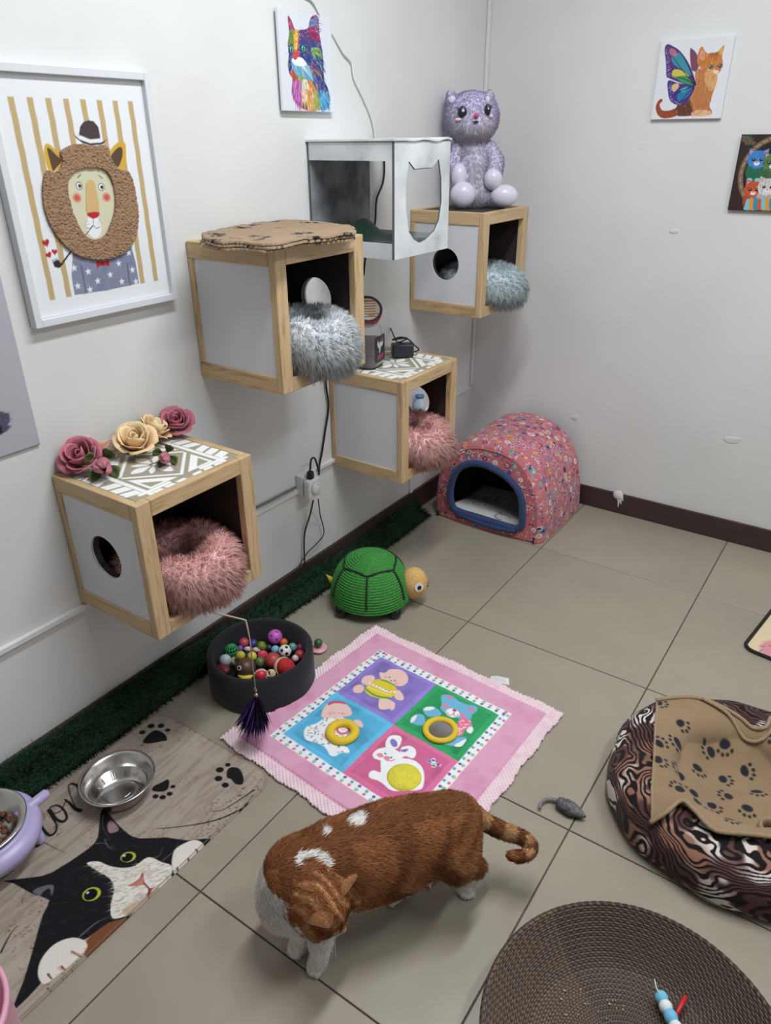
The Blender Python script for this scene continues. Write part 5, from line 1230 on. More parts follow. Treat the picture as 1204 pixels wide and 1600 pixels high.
# ------------------------------------------------------------------ ball basket
def ball_basket():
    cx, cy, R, Hh = 0.232, -1.682, 0.156, 0.120
    t = thing('felt_basket', 'round charcoal felt basket full of toy balls', 'basket', (cx, cy, 0))
    M = plain('charcoal_felt', rgb(27, 27, 33), 0.95, 0.15, 60, bump=0.3, bscale=300, sheen=0.1)
    MB().lathe([(R - 0.006, 0.001), (R + 0.001, 0.008), (R, 0.06), (R - 0.001, Hh - 0.006), (R - 0.006, Hh), (R - 0.014, Hh), (R - 0.019, Hh - 0.006), (R - 0.020, 0.03), (R - 0.024, 0.022)], (cx, cy, 0), 56).build('wall', M, t, smooth=True)
    MB().lathe([(0.0, 0.003), (R - 0.022, 0.003), (R - 0.021, 0.022), (0.0, 0.028)], (cx, cy, 0), 40).build('base_pad', M, t, smooth=True)
    C = lambda u, v, z: at(320 + u * 0.1578, 970 + v * 0.1578, 'z', z); s = 0.00031
    G = 'toy balls in the felt basket'
    def pm(name, c, rough=0.4): return plain(name, rgb(*c), rough, 0.08)
    def ball(u, v, r, col, label, z=0.062, dots=None, mat=None):
        c = C(u, v, z); rr = r * s; o = thing('toy_ball', label, 'ball', (c.x, c.y, c.z - rr), G)
        MB().ell(c, (rr,) * 3, nu=20, nv=14).build('ball', mat or pm('ball_' + label.split()[0], col), o, smooth=True)
        if dots:
            k = 0
            for i in range(14):                                     # holes or patches spread over the ball
                zz = 1 - 2 * (i + 0.5) / 14; a = i * 2.4; d = Vector((math.sqrt(1 - zz * zz) * math.cos(a), math.sqrt(1 - zz * zz) * math.sin(a), zz)); q = Vector((0, 0, 1)).rotation_difference(d).to_matrix()
                MB().lathe([(0.0, 0.0), (rr * dots[1], 0.0), (rr * dots[1] * 0.9, 0.0006), (0, 0.0008)], c + d * rr * 0.985, 8, q).build('spot', dots[0], o)
        return o
    blk = plain('ball_black', rgb(26, 24, 28), 0.5); dkp = plain('hole_dark', rgb(70, 24, 60), 0.8)
    ball(695, 158, 75, (196, 96, 186), 'large orchid pink ball with holes at the back of the basket', 0.078, (dkp, 0.14))
    ball(780, 214, 42, (214, 106, 44), 'orange ball beside the orchid pink ball', 0.060)
    ball(793, 300, 64, (230, 230, 226), 'white mini football with black spots', 0.068, (blk, 0.26))
    ball(868, 262, 45, (104, 156, 150), 'teal ball behind the mini football', 0.058)
    ball(944, 262, 40, (150, 56, 86), 'maroon ball at the right rim of the basket', 0.058)
    ball(938, 335, 50, (178, 62, 66), 'matt red ball at the right side of the basket', 0.058)
    ball(697, 285, 42, (122, 182, 206), 'pale blue ball left of the mini football', 0.058)
    ball(635, 268, 40, (44, 46, 56), 'dark grey ball under the orchid ball', 0.050)
    ball(478, 226, 46, (54, 70, 140), 'navy blue ball at the back of the basket', 0.056)
    ball(385, 218, 52, (190, 70, 96), 'crimson and violet ball at the back left', 0.058)
    ball(346, 278, 38, (110, 84, 150), 'violet ball half hidden behind the green cage ball', 0.050)
    ball(200, 392, 60, (196, 204, 216), 'bluish white ball at the left rim', 0.062)
    ball(290, 398, 42, (200, 190, 150), 'cream ball beside the bluish white ball', 0.052)
    ball(545, 410, 52, (96, 110, 66), 'olive green ball in the middle of the basket', 0.056)
    ball(672, 392, 78, (182, 70, 64), 'big brick red ball with small holes', 0.066, (plain('hole_red', rgb(90, 26, 26), 0.8), 0.09))
    ball(895, 372, 36, (214, 206, 200), 'off-white ball by the matt red ball', 0.054)
    # fuzzy lime ball
    c = C(558, 256, 0.060); o = thing('toy_ball', 'fuzzy lime green tinsel ball', 'ball', (c.x, c.y, c.z - 48 * s), G)
    b = MB().ell(c, (40 * s,) * 3, nu=16, nv=10).build('core', pm('lime_core', (150, 170, 70)), o, smooth=True)
    P, N = sample_mesh(b, 900); fur('tinsel', P, N, unit(N + 0.5 * RNG.normal(size=P.shape)), 0.008, 0.0006, np.array(rgb(176, 196, 84)) * RNG.uniform(0.6, 1.2, (900, 1)), M_FUR, o)
    def cage(u, v, r, col, label, z=0.062):
        c = C(u, v, z); rr = r * s; o = thing('toy_ball', label, 'ball', (c.x, c.y, c.z - rr), G); m = pm('cage_' + label.split()[0], col)
        for k in range(6):
            q = Matrix.Rotation(PI * k / 6, 3, 'Z'); MB().tube([c + q @ Vector((rr * math.cos(a), 0, rr * math.sin(a))) for a in np.linspace(0, 2 * PI, 20, endpoint=False)], 0.0018, 5, closed=True).build('bar', m, o, smooth=True)
        for h in (-0.5, 0.0, 0.5): MB().tube([c + Vector((rr * math.sqrt(1 - h * h) * math.cos(a), rr * math.sqrt(1 - h * h) * math.sin(a), rr * h)) for a in np.linspace(0, 2 * PI, 20, endpoint=False)], 0.0018, 5, closed=True).build('hoop', m, o, smooth=True)
        MB().ell(c, (rr * 0.4,) * 3, nu=10, nv=8).build('bell', plain('bell_dark', rgb(60, 60, 64), 0.3, metal=0.8), o, smooth=True)
    cage(260, 292, 64, (56, 160, 98), 'green cage ball with a bell inside'); cage(572, 346, 48, (226, 70, 108), 'hot pink cage ball with a bell inside', 0.058)
    # red and white rope balls
    c = C(800, 458, 0.068); o = thing('toy_ball', 'red yarn ball wound with cream rope at the front rim', 'ball', (c.x, c.y, c.z - 0.028), G)
    MB().ell(c, (0.030, 0.026, 0.026), nu=20, nv=14).build('yarn_core', plain('red_yarn', rgb(184, 40, 44), 0.9, 0.2, 90, bump=0.6, bscale=250, bdist=0.003), o, smooth=True)
    m = plain('cream_rope', rgb(206, 192, 158), 0.9)
    for k in range(4):
        q = Euler((0.5 + k * 0.12, 0.9, 0.4 + k * 0.16)).to_matrix(); MB().tube([c + q @ Vector((0.0275 * math.cos(a), 0.0275 * math.sin(a), 0.003 * k - 0.02)) for a in np.linspace(0, 2 * PI, 22, endpoint=False)], 0.0022, 5, closed=True).build('rope_turn', m, o, smooth=True)
    c = C(655, 525, 0.060); o = thing('toy_ball', 'small cream knotted rope ball near the front rim', 'ball', (c.x, c.y, c.z - 0.014), G)
    for k in range(5): MB().tube([c + Euler((k * 0.6, k * 0.4, 0)).to_matrix() @ Vector((0.011 * math.cos(a), 0.011 * math.sin(a), 0)) for a in np.linspace(0, 2 * PI, 16, endpoint=False)], 0.003, 6, closed=True).build('rope_turn', m, o, smooth=True)
    # red ball with a white stripe
    o = ball(553, 537, 60, (206, 44, 60), 'cherry red ball with a white corner stripe at the front rim', 0.066); c = C(553, 537, 0.066); rr = 60 * s
    for q in (Euler((0.5, 0.3, 0.2)), Euler((1.6, 0.2, 0.9))): MB().tube([c + q.to_matrix() @ Vector((rr * 1.0 * math.cos(a), rr * 1.0 * math.sin(a), 0.0)) for a in np.linspace(0, 2 * PI, 24, endpoint=False)], 0.0014, 5, closed=True).build('stripe', M_WHITE_PLASTIC, o, smooth=True)
    # brown squeaky toy with yellow ears
    c = C(402, 468, 0.068); rr = 100 * s; o = thing('squeaky_toy', 'brown round toy with yellow ears and collar in the basket', 'toy', (c.x, c.y, c.z - rr))
    MB().ell(c, (rr, rr, rr), nu=22, nv=16).build('body', pm('brown_rubber', (84, 58, 48)), o, smooth=True); ye = pm('yellow_rubber', (214, 192, 66))
    for u, v in ((352, 345), (466, 352)): MB().ell(C(u, v, 0.076), (0.0145,) * 3, nu=14, nv=10).build('ear', ye, o, smooth=True)
    e = C(330, 468, 0.080); n = (CAM - c).normalized(); ed = (e - c); ed = ed - n * ed.dot(n); e = c + ed * 0.85 + n * math.sqrt(max(0, rr ** 2 - (ed * 0.85).length ** 2)); qd = Vector((0, 0, 1)).rotation_difference((e - c).normalized()).to_matrix()
    MB().lathe([(0, 0), (0.0070, 0), (0.0066, 0.0012), (0, 0.0014)], e, 14, qd).build('eye', M_WHITE_PLASTIC, o); MB().lathe([(0, 0.0014), (0.0045, 0.0014), (0.004, 0.002), (0, 0.0022)], e, 12, qd).build('pupil', blk, o)
    MB().tube([C(330, 545, 0.062), C(380, 568, 0.060), C(440, 560, 0.060), C(475, 545, 0.060)], [0.004, 0.007, 0.007, 0.004], 8).build('collar', ye, o, smooth=True)
    c = C(178, 478, 0.050); MB().ell(c, (0.026, 0.020, 0.014), nu=14, nv=10).build('rubber_toy', pm('dark_red_rubber', (120, 50, 44)), smooth=True, label='dark red rubber toy at the left inside the felt basket', cat='toy')
    # striped bow
    c = C(470, 285, 0.056); o = thing('fabric_bow', 'red and white fabric bow toy among the balls', 'toy', (c.x, c.y, c.z - 0.01))
    for sx in (-1, 1): MB().ell(c + Vector((sx * 0.012, sx * 0.006, 0)), (0.014, 0.008, 0.009), Matrix.Rotation(0.5, 3, 'Z'), 12, 8).build('bow_loop', plain('white_bow', rgb(226, 214, 212), 0.8), o, smooth=True)
    MB().ell(c, (0.006, 0.006, 0.008), nu=10, nv=8).build('knot', plain('red_bow', rgb(186, 40, 50), 0.8), o, smooth=True)
    # the ball that rolled out behind
    c = at(497, 1004, 'z', 0.03); o = thing('toy_ball', 'green and pink striped ball on the floor behind the felt basket', 'ball', (c.x, c.y, 0.0005)); rr = 0.017
    MB().ell((c.x, c.y, rr + 0.012), (rr * 0.8,) * 3, nu=16, nv=10).build('ball', pm('bottle_green', (56, 92, 56)), o, smooth=True)
    MB().lathe([(0.0, 0.001), (0.022, 0.001), (0.026, 0.006), (0.022, 0.012), (0.0, 0.012)], (c.x, c.y, 0.0005), 24).build('ring', pm('pink_ring', (220, 150, 160)), o, smooth=True)
    MB().tube([(c.x + 0.0245 * math.cos(a), c.y + 0.0245 * math.sin(a), 0.0098) for a in np.linspace(0, 2 * PI, 24, endpoint=False)], 0.0014, 5, closed=True).build('stripe', pm('white_ring', (228, 222, 220)), o, smooth=True)
ball_basket()
wc = [at(338, 985, 'z', 0.03), at(352, 960, 'z', 0.06), at(375, 936, 'z', 0.07), at(400, 930, 'z', 0.06), at(430, 938, 'z', 0.03), at(440, 950, 'z', 0.025)]
MB().tube(catmull(wc, 6), 0.003, 6).build('cable', M_BLACK, smooth=True, label='black cable looping over the grass strip behind the felt basket', cat='cable')

# ------------------------------------------------------------------ feather wand
def wand():
    a = Vector((0.20, -1.99, 0.4475)); b = at(297, 952, 'x', 0.300); b.z = 0.4495; e = Vector((0.412, -1.888, 0.412))
    t = thing('feather_wand', 'thin cat wand with dark purple feathers hanging from the rose-topped cube', 'cat toy', (b.x, b.y, b.z))
    M = plain('beige_rod', rgb(176, 158, 140), 0.4); d = e - b
    MB().tube([a, b, b + d * 0.5, e - d * 0.06, e, e + Vector((0.010, -0.006, -0.012)), Vector((0.426, -1.894, 0.36)), Vector((0.426, -1.894, 0.215))], [0.0026, 0.0026, 0.0024, 0.0022, 0.0021, 0.002, 0.0018, 0.0016], 8).build('rod', M, t, smooth=True)
    MB().tube([(0.426 + 0.003 * math.cos(q), -1.894, 0.206 + 0.007 * math.sin(q)) for q in np.linspace(0, 2 * PI, 14, endpoint=False)], 0.0010, 5, closed=True).build('clasp', M_STEEL, t)
    MB().ell((0.426, -1.894, 0.188), (0.0055, 0.0055, 0.006), nu=12, nv=8).build('bell', plain('brass_bell', rgb(180, 160, 120), 0.3, metal=0.9), t, smooth=True)
    n = 1700; r = RNG; th = r.uniform(0, 2 * PI, n); sp = r.uniform(0, 1, n) ** 0.7
    P = np.tile([0.426, -1.894, 0.184], (n, 1)) + np.stack([0.004 * np.cos(th), 0.004 * np.sin(th), -0.02 * r.random(n)], 1)
    D = unit(np.stack([np.cos(th) * 0.50 * sp - 0.14, np.sin(th) * 0.50 * sp - 0.10, -np.ones(n)], 1)); L = r.uniform(0.05, 0.125, n)
    dark = r.random(n) < 0.72; c = np.where(dark[:, None], np.array(rgb(24, 20, 32)), np.array(rgb(92, 60, 150)))
    fur('feather_barbs', P, D, D, L, 0.0016, c, M_FUR, t, bend=(-0.06, 0, -0.05))
wand()

# ------------------------------------------------------------------ turtle scratcher
def turtle():
    c = Vector((0.262, -1.165, 0)); hd = at(650, 912, 'z', 0.085) - Vector((c.x, c.y, 0.085)); hd.z = 0; hd.normalize(); sd = Vector((-hd.y, hd.x, 0))
    t = thing('turtle_scratcher', 'green rope-wound turtle scratcher on the floor', 'scratcher', (c.x, c.y, 0))
    R, z0, Ht = 0.136, 0.030, 0.152; prof = [(0.0, z0), (R * 0.9, z0), (R * 0.985, z0 + 0.004)]; rows = 24
    f = lambda u: (R * math.cos(u * PI / 2) ** 0.72, z0 + 0.008 + Ht * math.sin(u * PI / 2) ** 1.05)
    for i in range(rows):
        for q in range(3):
            u = (i + q / 3) / rows; r_, z_ = f(u); b = 0.0055 * math.sin(PI * q / 3); prof.append((r_ + b, z_ + b * u))
    prof.append((0.0, z0 + 0.008 + Ht))
    G, n = new_mat('green_sisal_rope'); v = n.coords(); w = n.noise(v, 160, 3)
    n.l(n.ramp(w, [(0.3, rgb(40, 112, 44)), (0.7, rgb(74, 160, 68))]), n.b.inputs['Base Color']); n.b.inputs['Roughness'].default_value = 0.85; n.bump(w, 0.5, 0.002)
    MB().lathe(prof, c, 64).build('shell', G, t, smooth=True)
    def on(a, u, e=0.0055): r_, z_ = f(u); r_ += e; d = hd * math.cos(a) + sd * math.sin(a); return c + d * r_ + Vector((0, 0, z_ + e * u))
    hexa = [(PI / 6 + k * PI / 3) for k in range(6)]; DK = plain('dark_green_cord', rgb(22, 44, 24), 0.8)
    for k in range(6):
        a, b = hexa[k], hexa[(k + 1) % 6] + (2 * PI if k == 5 else 0); ph = 0.62
        MB().tube([on(a + (b - a) * q / 8, ph + 0.05 * math.sin(PI * q / 8)) for q in range(9)], 0.0036, 6).build('shell_line', DK, t, smooth=True)
        MB().tube([on(a, ph - (ph - 0.12) * q / 7) for q in range(8)], 0.0036, 6).build('shell_line', DK, t, smooth=True)
    hc = c + hd * 0.150 + Vector((0, 0, 0.088)); q = Matrix((hd, sd, Vector((0, 0, 1)))).transposed()
    HP, n = new_mat('tan_sisal_rope'); v = n.coords(); w = n.noise(v, 220, 3); n.l(n.ramp(w, [(0.3, rgb(196, 150, 84)), (0.7, rgb(234, 194, 126))]), n.b.inputs['Base Color']); n.b.inputs['Roughness'].default_value = 0.85; n.bump(w, 0.7, 0.003)
    MB().ell(hc, (0.048, 0.046, 0.058), q, 28, 20).build('head', HP, t, smooth=True)
    cm = (CAM - hc).normalized()
    for s_, dz, fw in ((-1, 0.008, 0.40), (1, 0.012, 0.55)):
        d = (sd * s_ * 0.86 + hd * fw + Vector((0, 0, 0.15))).normalized(); p = hc + q @ Vector((0.048 * d.dot(hd), 0.046 * d.dot(sd), 0.058 * d.z)); Q = Vector((0, 0, 1)).rotation_difference(d).to_matrix()
        MB().lathe([(0, 0), (0.0165, 0), (0.016, 0.002), (0, 0.003)], p - d * 0.0005, 20, Q).build('eye_white', M_WHITE_PLASTIC, t); MB().lathe([(0, 0.003), (0.0075, 0.003), (0.0068, 0.0048), (0, 0.0052)], p + d * 0.0, 16, Q).build('pupil', M_BLACK, t)
        d2 = (sd * s_ * 0.22 + hd).normalized(); MB().ell(hc + q @ Vector((0.048 * d2.dot(hd), 0.046 * d2.dot(sd), -0.004)), (0.004, 0.004, 0.0045), nu=8, nv=6).build('nostril', M_BLACK, t, smooth=True)
    for a, r_ in ((0.75, 0.125), (-0.75, 0.125), (2.35, 0.128), (-2.35, 0.128)):
        d = hd * math.cos(a) + sd * math.sin(a); MB().ell(c + d * r_ + Vector((0, 0, 0.0235)), (0.023, 0.023, 0.023), nu=16, nv=12).build('foot', plain('black_gloss', rgb(20, 20, 26), 0.2), t, smooth=True)
    tb = c - hd * 0.125 + Vector((0, 0, 0.075)); tt = tb - hd * 0.030 + Vector((0, 0, 0.034)); MB().tube([tb, tb * 0.5 + tt * 0.5, tt], [0.014, 0.009, 0.0006], 10).build('tail', plain('yellow_felt', rgb(206, 166, 60), 0.8), t, smooth=True)
turtle()

# ------------------------------------------------------------------ pink cat cave
def floral(P, n, seed, mirror=None):
    r = np.random.default_rng(seed); P.blend(fbm(P.X, P.Y, 30, seed), (200, 106, 96), 0.5)
    cs = [(52, 84, 150), (232, 214, 206), (232, 160, 70), (120, 176, 160), (92, 40, 84), (240, 190, 200), (60, 130, 170), (236, 236, 240)]
    w, h = P.w, P.h; pts = []
    for i in range(n * 4):
        if len(pts) >= n: break
        p = r.random(2) * [w, h]
        if all((p[0] - q[0]) ** 2 + (p[1] - q[1]) ** 2 > 0.021 ** 2 for q in pts): pts.append(p)
    for i, (x, y) in enumerate(pts):
        k = i % 5; c = cs[r.integers(len(cs))]; d = cs[r.integers(len(cs))]; R = r.uniform(0.0085, 0.013); a0 = r.uniform(0, 6)
        if k == 0: P.ell(x, y, R, R, c); P.ell(x, y, R * 0.62, R * 0.62, d); P.ell(x, y, R * 0.25, R * 0.25, (30, 26, 40))
        elif k == 1:
            for j in range(6): P.ell(x + R * 0.7 * math.cos(a0 + j * PI / 3), y + R * 0.7 * math.sin(a0 + j * PI / 3), R * 0.34, R * 0.34, c)
            P.ell(x, y, R * 0.3, R * 0.3, d)
        elif k == 2:
            for sx in (-1, 1): P.poly([(x, y - R), (x + sx * R * 1.1, y + R), (x + sx * R * 0.1, y + R * 0.3)], (236, 206, 216)); P.ell(x + sx * R * 0.45, y - R * 0.1, R * 0.24, R * 0.3, (70, 26, 60))
        elif k == 3: P.poly([(x - R, y), (x, y + R * 0.6), (x + R, y), (x, y - R * 0.6)], c, 4); P.line([(x - R, y), (x + R, y)], 0.001, d)
        else:
            for j in range(3): P.line([(x - R * 0.6, y + (j - 1) * R * 0.6), (x + R * 0.6, y + (j - 1) * R * 0.6)], 0.0022, c)
    for i in range(n * 3): P.ell(r.random() * w, r.random() * h, 0.003, 0.003, cs[r.integers(len(cs))])
def cat_cave():
    xa, xb, yf, yb, Hh = 0.088, 0.592, -0.452, -0.035, 0.385; cx = (xa + xb) / 2; hw = (xb - xa) / 2
    t = thing('cat_cave', 'pink floral fabric cat cave with a blue-edged arched opening', 'cat cave', (cx, (yf + yb) / 2, 0))
    def arch(u, grow=1.0):                                     # u 0..1 left foot, over the top, right foot -> (x, z)
        a = PI * (1 - u); c_, s_ = math.cos(a), math.sin(a); e = 2.5
        r = (abs(c_) ** e + abs(s_) ** e) ** (-1 / e)
        return cx + hw * grow * c_ * r, 0.004 + (Hh - 0.004) * (1 - (1 - grow) * 0.8) * (s_ * r)
    us = np.linspace(0, 1, 400); A = np.array([arch(u) for u in us]); L = np.concatenate([[0], np.cumsum(np.hypot(*np.diff(A, axis=0).T))]); tot = L[-1]; dep = yb - yf
    S = Print((xa, yf, 0), (1, 0, 0), (0, 1, 0), tot, dep, 330, (196, 122, 138)); floral(S, 440, 3)
    def fn(X, Y):
        u = np.interp(X, L, us); v = Y / dep; e = np.minimum(v, 1 - v) * dep; g = 1 - 0.10 * np.clip(1 - e / 0.035, 0, 1) ** 2 + 0.012 * np.sin(v * PI) + 0.006 * np.sin(9 * u + 5 * v)
        a = PI * (1 - u); c_, s_ = np.cos(a), np.sin(a); r = (np.abs(c_) ** 2.5 + np.abs(s_) ** 2.5) ** (-0.4)
        return np.stack([cx + hw * g * c_ * r, yf - 0.008 + Y * 1.03 , 0.004 + (Hh - 0.004) * (1 - (1 - g) * 0.8) * s_ * r], -1)
    sh = S.build('canopy', M_PRINT_CLOTH, t, fn=fn, thick=0.004)
    sh.data.materials.append(plain('cave_inside_shade', rgb(44, 42, 50), 0.95)); sm = sh.modifiers.new('solid', 'SOLIDIFY'); sm.thickness = 0.012; sm.offset = -1; sm.material_offset = 1  # canopy's inner side coloured dark: the shade inside the cave, painted on
    OP = [(0.182, 0.080), (0.174, 0.146), (0.197, 0.228), (0.252, 0.277), (0.325, 0.290), (0.412, 0.268), (0.472, 0.226), (0.500, 0.168), (0.507, 0.075), (0.490, 0.052), (0.464, 0.046), (0.324, 0.048), (0.211, 0.052)]
    OP = catmull(OP, 5, True)
    F = Print((xa - 0.01, yf, 0.002), (1, 0, 0), (0, 0, 1), xb - xa + 0.02, Hh, 250, (188, 104, 116)); floral(F, 170, 8)
    out = np.array([arch(u, 0.925) for u in np.linspace(0, 1, 60)]); m = F.mask_poly([(p[0] - xa + 0.01, max(p[1], 0.002) - 0.002) for p in out]) * (1 - F.mask_poly([(p[0] - xa + 0.01, p[1] - 0.002) for p in OP]))
    bul = lambda X, Y: 0.022 * np.clip(1 - ((X - hw - 0.01) / hw) ** 2 * 0.9, 0, 1) * np.clip(1 - (Y / Hh) ** 3, 0, 1)
    F.build('front_panel', M_PRINT_CLOTH, t, height=bul, mask=m, thick=0.012)
    bk = MB().prism([(p[0], max(p[1], 0.002)) for p in [arch(u, 0.95) for u in np.linspace(0, 1, 50)]], (0, yb, 0), (1, 0, 0), (0, 0, 1), 0.012, 0.0); bk.build('back_panel', plain('cave_back_shade', rgb(40, 38, 46), 0.9), t)  # dark colour here carries the shade at the back of the cave
    bv = 0.018; rim = [(p[0], yf - bv * 0.75, p[1]) for p in OP]
    MB().tube(rim, 0.0150, 10, closed=True).build('opening_rim', plain('navy_binding', rgb(42, 62, 106), 0.8, 0.08, 40, sheen=0.2), t, smooth=True)
    MB().tube(catmull([(0.215, yf - 0.019, 0.040), (0.30, yf - 0.024, 0.034), (0.40, yf - 0.026, 0.032), (0.485, yf - 0.022, 0.040)], 6), 0.011, 10).build('lower_lip', plain('navy_binding_lip', rgb(42, 62, 106), 0.8), t, smooth=True)
    # cushion inside: white cloth with black line drawing
    C = Print((xa + 0.03, yf + 0.016, 0.0), (1, 0, 0), (0, 1, 0), xb - xa - 0.06, dep - 0.04, 130, (226, 224, 220)); r = random.Random(3)
    for i in range(9):
        x, y = r.uniform(0.04, C.w - 0.04), r.uniform(0.02, C.h - 0.02); C.line([(x + 0.03 * math.cos(a) * (1 + 0.3 * math.sin(3 * a + i)), y + 0.022 * math.sin(a)) for a in np.linspace(0, 5, 12)], 0.003, (50, 48, 56))
    C.build('cushion', M_PRINT_CLOTH, t, height=lambda X, Y: 0.006 + 0.036 * np.clip(np.minimum(np.minimum(X, C.w - X), np.minimum(Y, C.h - Y)) / 0.05, 0, 1) ** 0.5 + 0.012 * fbm(X, Y, 9, 2) - 0.030 * np.clip(Y / C.h * 2.2 - 0.25, 0, 1), thick=0.002, label='white cushion with black line drawing')
    MB().box(xa + 0.02, yf, 0.0006, xb - 0.02, yb, 0.0045).build('base_sheet', plain('cave_base', rgb(60, 56, 70), 0.9), t)
cat_cave()
# ------------------------------------------------------------------ play blanket
def play_blanket():
    x0, x1, y0, y1, zz = 0.285, 1.065, -2.010, -1.250, 0.006
    P = Print((x0, y0, zz), (1, 0, 0), (0, 1, 0), x1 - x0, y1 - y0, 420, (236, 212, 218))
    W2 = lambda x, y: (x - x0, y - y0)
    TL, TR, BR, BL = np.array((0.358, -1.277)), np.array((1.040, -1.318)), np.array((1.012, -1.990)), np.array((0.307, -1.934))
    def quad(d): # inset quad by bilinear coordinates
        q = lambda s, t: tuple((TL * (1 - s) * (1 - t) + TR * s * (1 - t) + BR * s * t + BL * (1 - s) * t) - (x0, y0))
        return q
    Q = quad(0); rect = lambda a, b, c, d: [Q(a, b), Q(c, b), Q(c, d), Q(a, d)]
    edge = []
    for (a, b), (c, d) in (((0, 0), (1, 0)), ((1, 0), (1, 1)), ((1, 1), (0, 1)), ((0, 1), (0, 0))):
        for k in range(60):
            f = k / 60; w = 0.0015 * math.sin(k * 1.9) + 0.003 * math.sin(k * 0.5); n = (d - b, a - c)
            p = Q(a + (c - a) * f, b + (d - b) * f); edge.append((p[0] + w * n[0], p[1] - w * n[1]))
    mask = P.mask_poly(edge)
    P.blend(np.clip((fbm(P.X, P.Y, 60, 3) - 0.4) * 3, 0, 1), (222, 188, 200), 0.5)
    pk = P.poly(rect(0.055, 0.050, 0.945, 0.945), (216, 160, 186))
    chk = (np.sin(P.X * 900) * np.sin(P.Y * 900) > 0).astype(float); P.blend(pk * chk, (232, 176, 200), 0.5)
    P.blend(pk * np.clip((fbm(P.X, P.Y, 18, 8) - 0.5) * 4, 0, 1), (206, 134, 170), 0.5)
    wh = P.poly(rect(0.145, 0.145, 0.835, 0.865), (238, 238, 236))
    r = np.random.default_rng(4); cs = [(90, 170, 200), (60, 150, 90), (110, 90, 170), (214, 110, 150)]
    i = 0
    for side in range(4):
        for k in range(20):
            f = 0.155 + 0.69 * (k + 0.3 * (side % 2)) / 20
            for lane in (0.155, 0.172):
                i += 1; lo, hi = (lane, 1 - lane - 0.02); ln = 0.155 + (0.018 if lane > 0.16 else 0.0) + r.uniform(-0.003, 0.003)
                s, t = {0: (f, ln), 1: (f, 0.865 - (ln - 0.145)), 2: (ln, f), 3: (0.835 - (ln - 0.145), f)}[side]
                p = Q(s, t); c = cs[i % 4]
                P.ell(p[0], p[1], 0.0048, 0.0044, c, r.uniform(0, 3))
                if i % 4 == 1: P.ell(p[0], p[1], 0.0022, 0.0022, (238, 238, 236))
    mx, my = 0.49, 0.502
    sq = {'purple': (0.183, 0.186, mx, my, (140, 122, 196)), 'green': (mx, 0.186, 0.797, my, (52, 156, 96)), 'blue': (0.183, my, mx, 0.825, (92, 176, 216)), 'pink': (mx, my, 0.797, 0.825, (208, 106, 148))}
    for k, (a, b, c, d, col) in sq.items():
        m = P.poly(rect(a, b, c, d), col); P.blend(m * np.clip((fbm(P.X, P.Y, 26, len(k)) - 0.5) * 4, 0, 1), tuple(int(v * 0.82) for v in col), 0.6)
        e = 0.022; light = tuple(min(255, int(v * 1.12 + 12)) for v in col); m2 = P.mask_poly(rect(a + e, b + e, c - e, d - e)); P.blend(m * (1 - m2), light, 0.45)
    SK = (236, 198, 190); z = lambda L, c, s=4, a=1.0: P.ppoly(L, c, s, a)
    def spots(m, n, seed, cols, rad=0.0022):
        q = np.random.default_rng(seed); J, I = np.where(m > 0.9)
        for k in q.integers(0, len(J), n): P.ell(P.X[J[k], I[k]], P.Y[J[k], I[k]], rad, rad, cols[q.integers(len(cols))])
    P.cr = (410, 1010, 0.1744)                                                # blue square: baby in a spotted gown
    g = z([(560, 662), (490, 708), (400, 738), (372, 800), (392, 862), (480, 890), (560, 932), (608, 1000), (660, 1006), (700, 985), (776, 975), (765, 935), (720, 905), (760, 800), (740, 680), (640, 650)], (238, 240, 242)); spots(g, 90, 2, [(200, 90, 130), (90, 150, 200), (70, 150, 100)])
    z([(528, 640), (545, 580), (590, 528), (660, 515), (735, 530), (785, 580), (800, 640), (740, 660), (640, 668), (545, 660)], SK); z([(585, 545), (600, 518), (660, 510), (735, 520), (740, 540), (690, 530), (640, 532), (600, 548)], (206, 84, 120))
    z([(820, 690), (870, 690), (900, 730), (895, 756), (850, 740)], SK); z([(525, 840), (560, 820), (600, 845), (560, 860)], SK)
    for u, v, c, q in ((605, 626, (232, 150, 160), 0.006), (720, 630, (232, 150, 160), 0.006), (640, 620, (80, 130, 190), 0.0024), (685, 624, (80, 130, 190), 0.0024)): P.pell(u, v, q, q * 0.6, c)
    P.pell(722, 770, 0.020, 0.020, (206, 110, 150)); P.pell(722, 770, 0.0125, 0.0125, (240, 236, 236)); P.pline([(700, 760), (722, 778), (745, 772)], 0.0018, (206, 120, 150), smooth=4)
    P.cr = (560, 1040, 0.216)                                                 # purple square: crawling baby
    for L in ([(20, 130), (40, 98), (85, 90), (115, 102), (112, 140), (70, 165), (30, 150)], [(-40, 180), (-5, 155), (30, 160), (40, 195), (10, 220), (-30, 215)], [(152, 262), (200, 262), (260, 290), (255, 335), (230, 340), (225, 330), (150, 330)], [(262, 215), (290, 200), (325, 240), (318, 268), (280, 268), (258, 245)]): z(L, SK)
    z([(152, 70), (190, 72), (225, 45), (290, 40), (340, 65), (358, 110), (345, 150), (305, 172), (260, 165), (215, 150), (165, 120)], SK)
    b = z([(110, 130), (160, 118), (230, 140), (275, 190), (268, 225), (230, 255), (180, 265), (110, 250), (60, 225), (45, 195), (70, 160)], (226, 200, 60))
    for L, c, w in (([(165, 124), (215, 140), (258, 160)], (70, 160, 80), 0.005), ([(48, 190), (90, 222), (150, 250), (225, 258)], (70, 160, 80), 0.006), ([(80, 150), (140, 178), (210, 210), (262, 215)], (240, 240, 236), 0.008), ([(66, 172), (130, 205), (215, 236)], (240, 230, 170), 0.003)): P.pline(L, w, c, smooth=5)
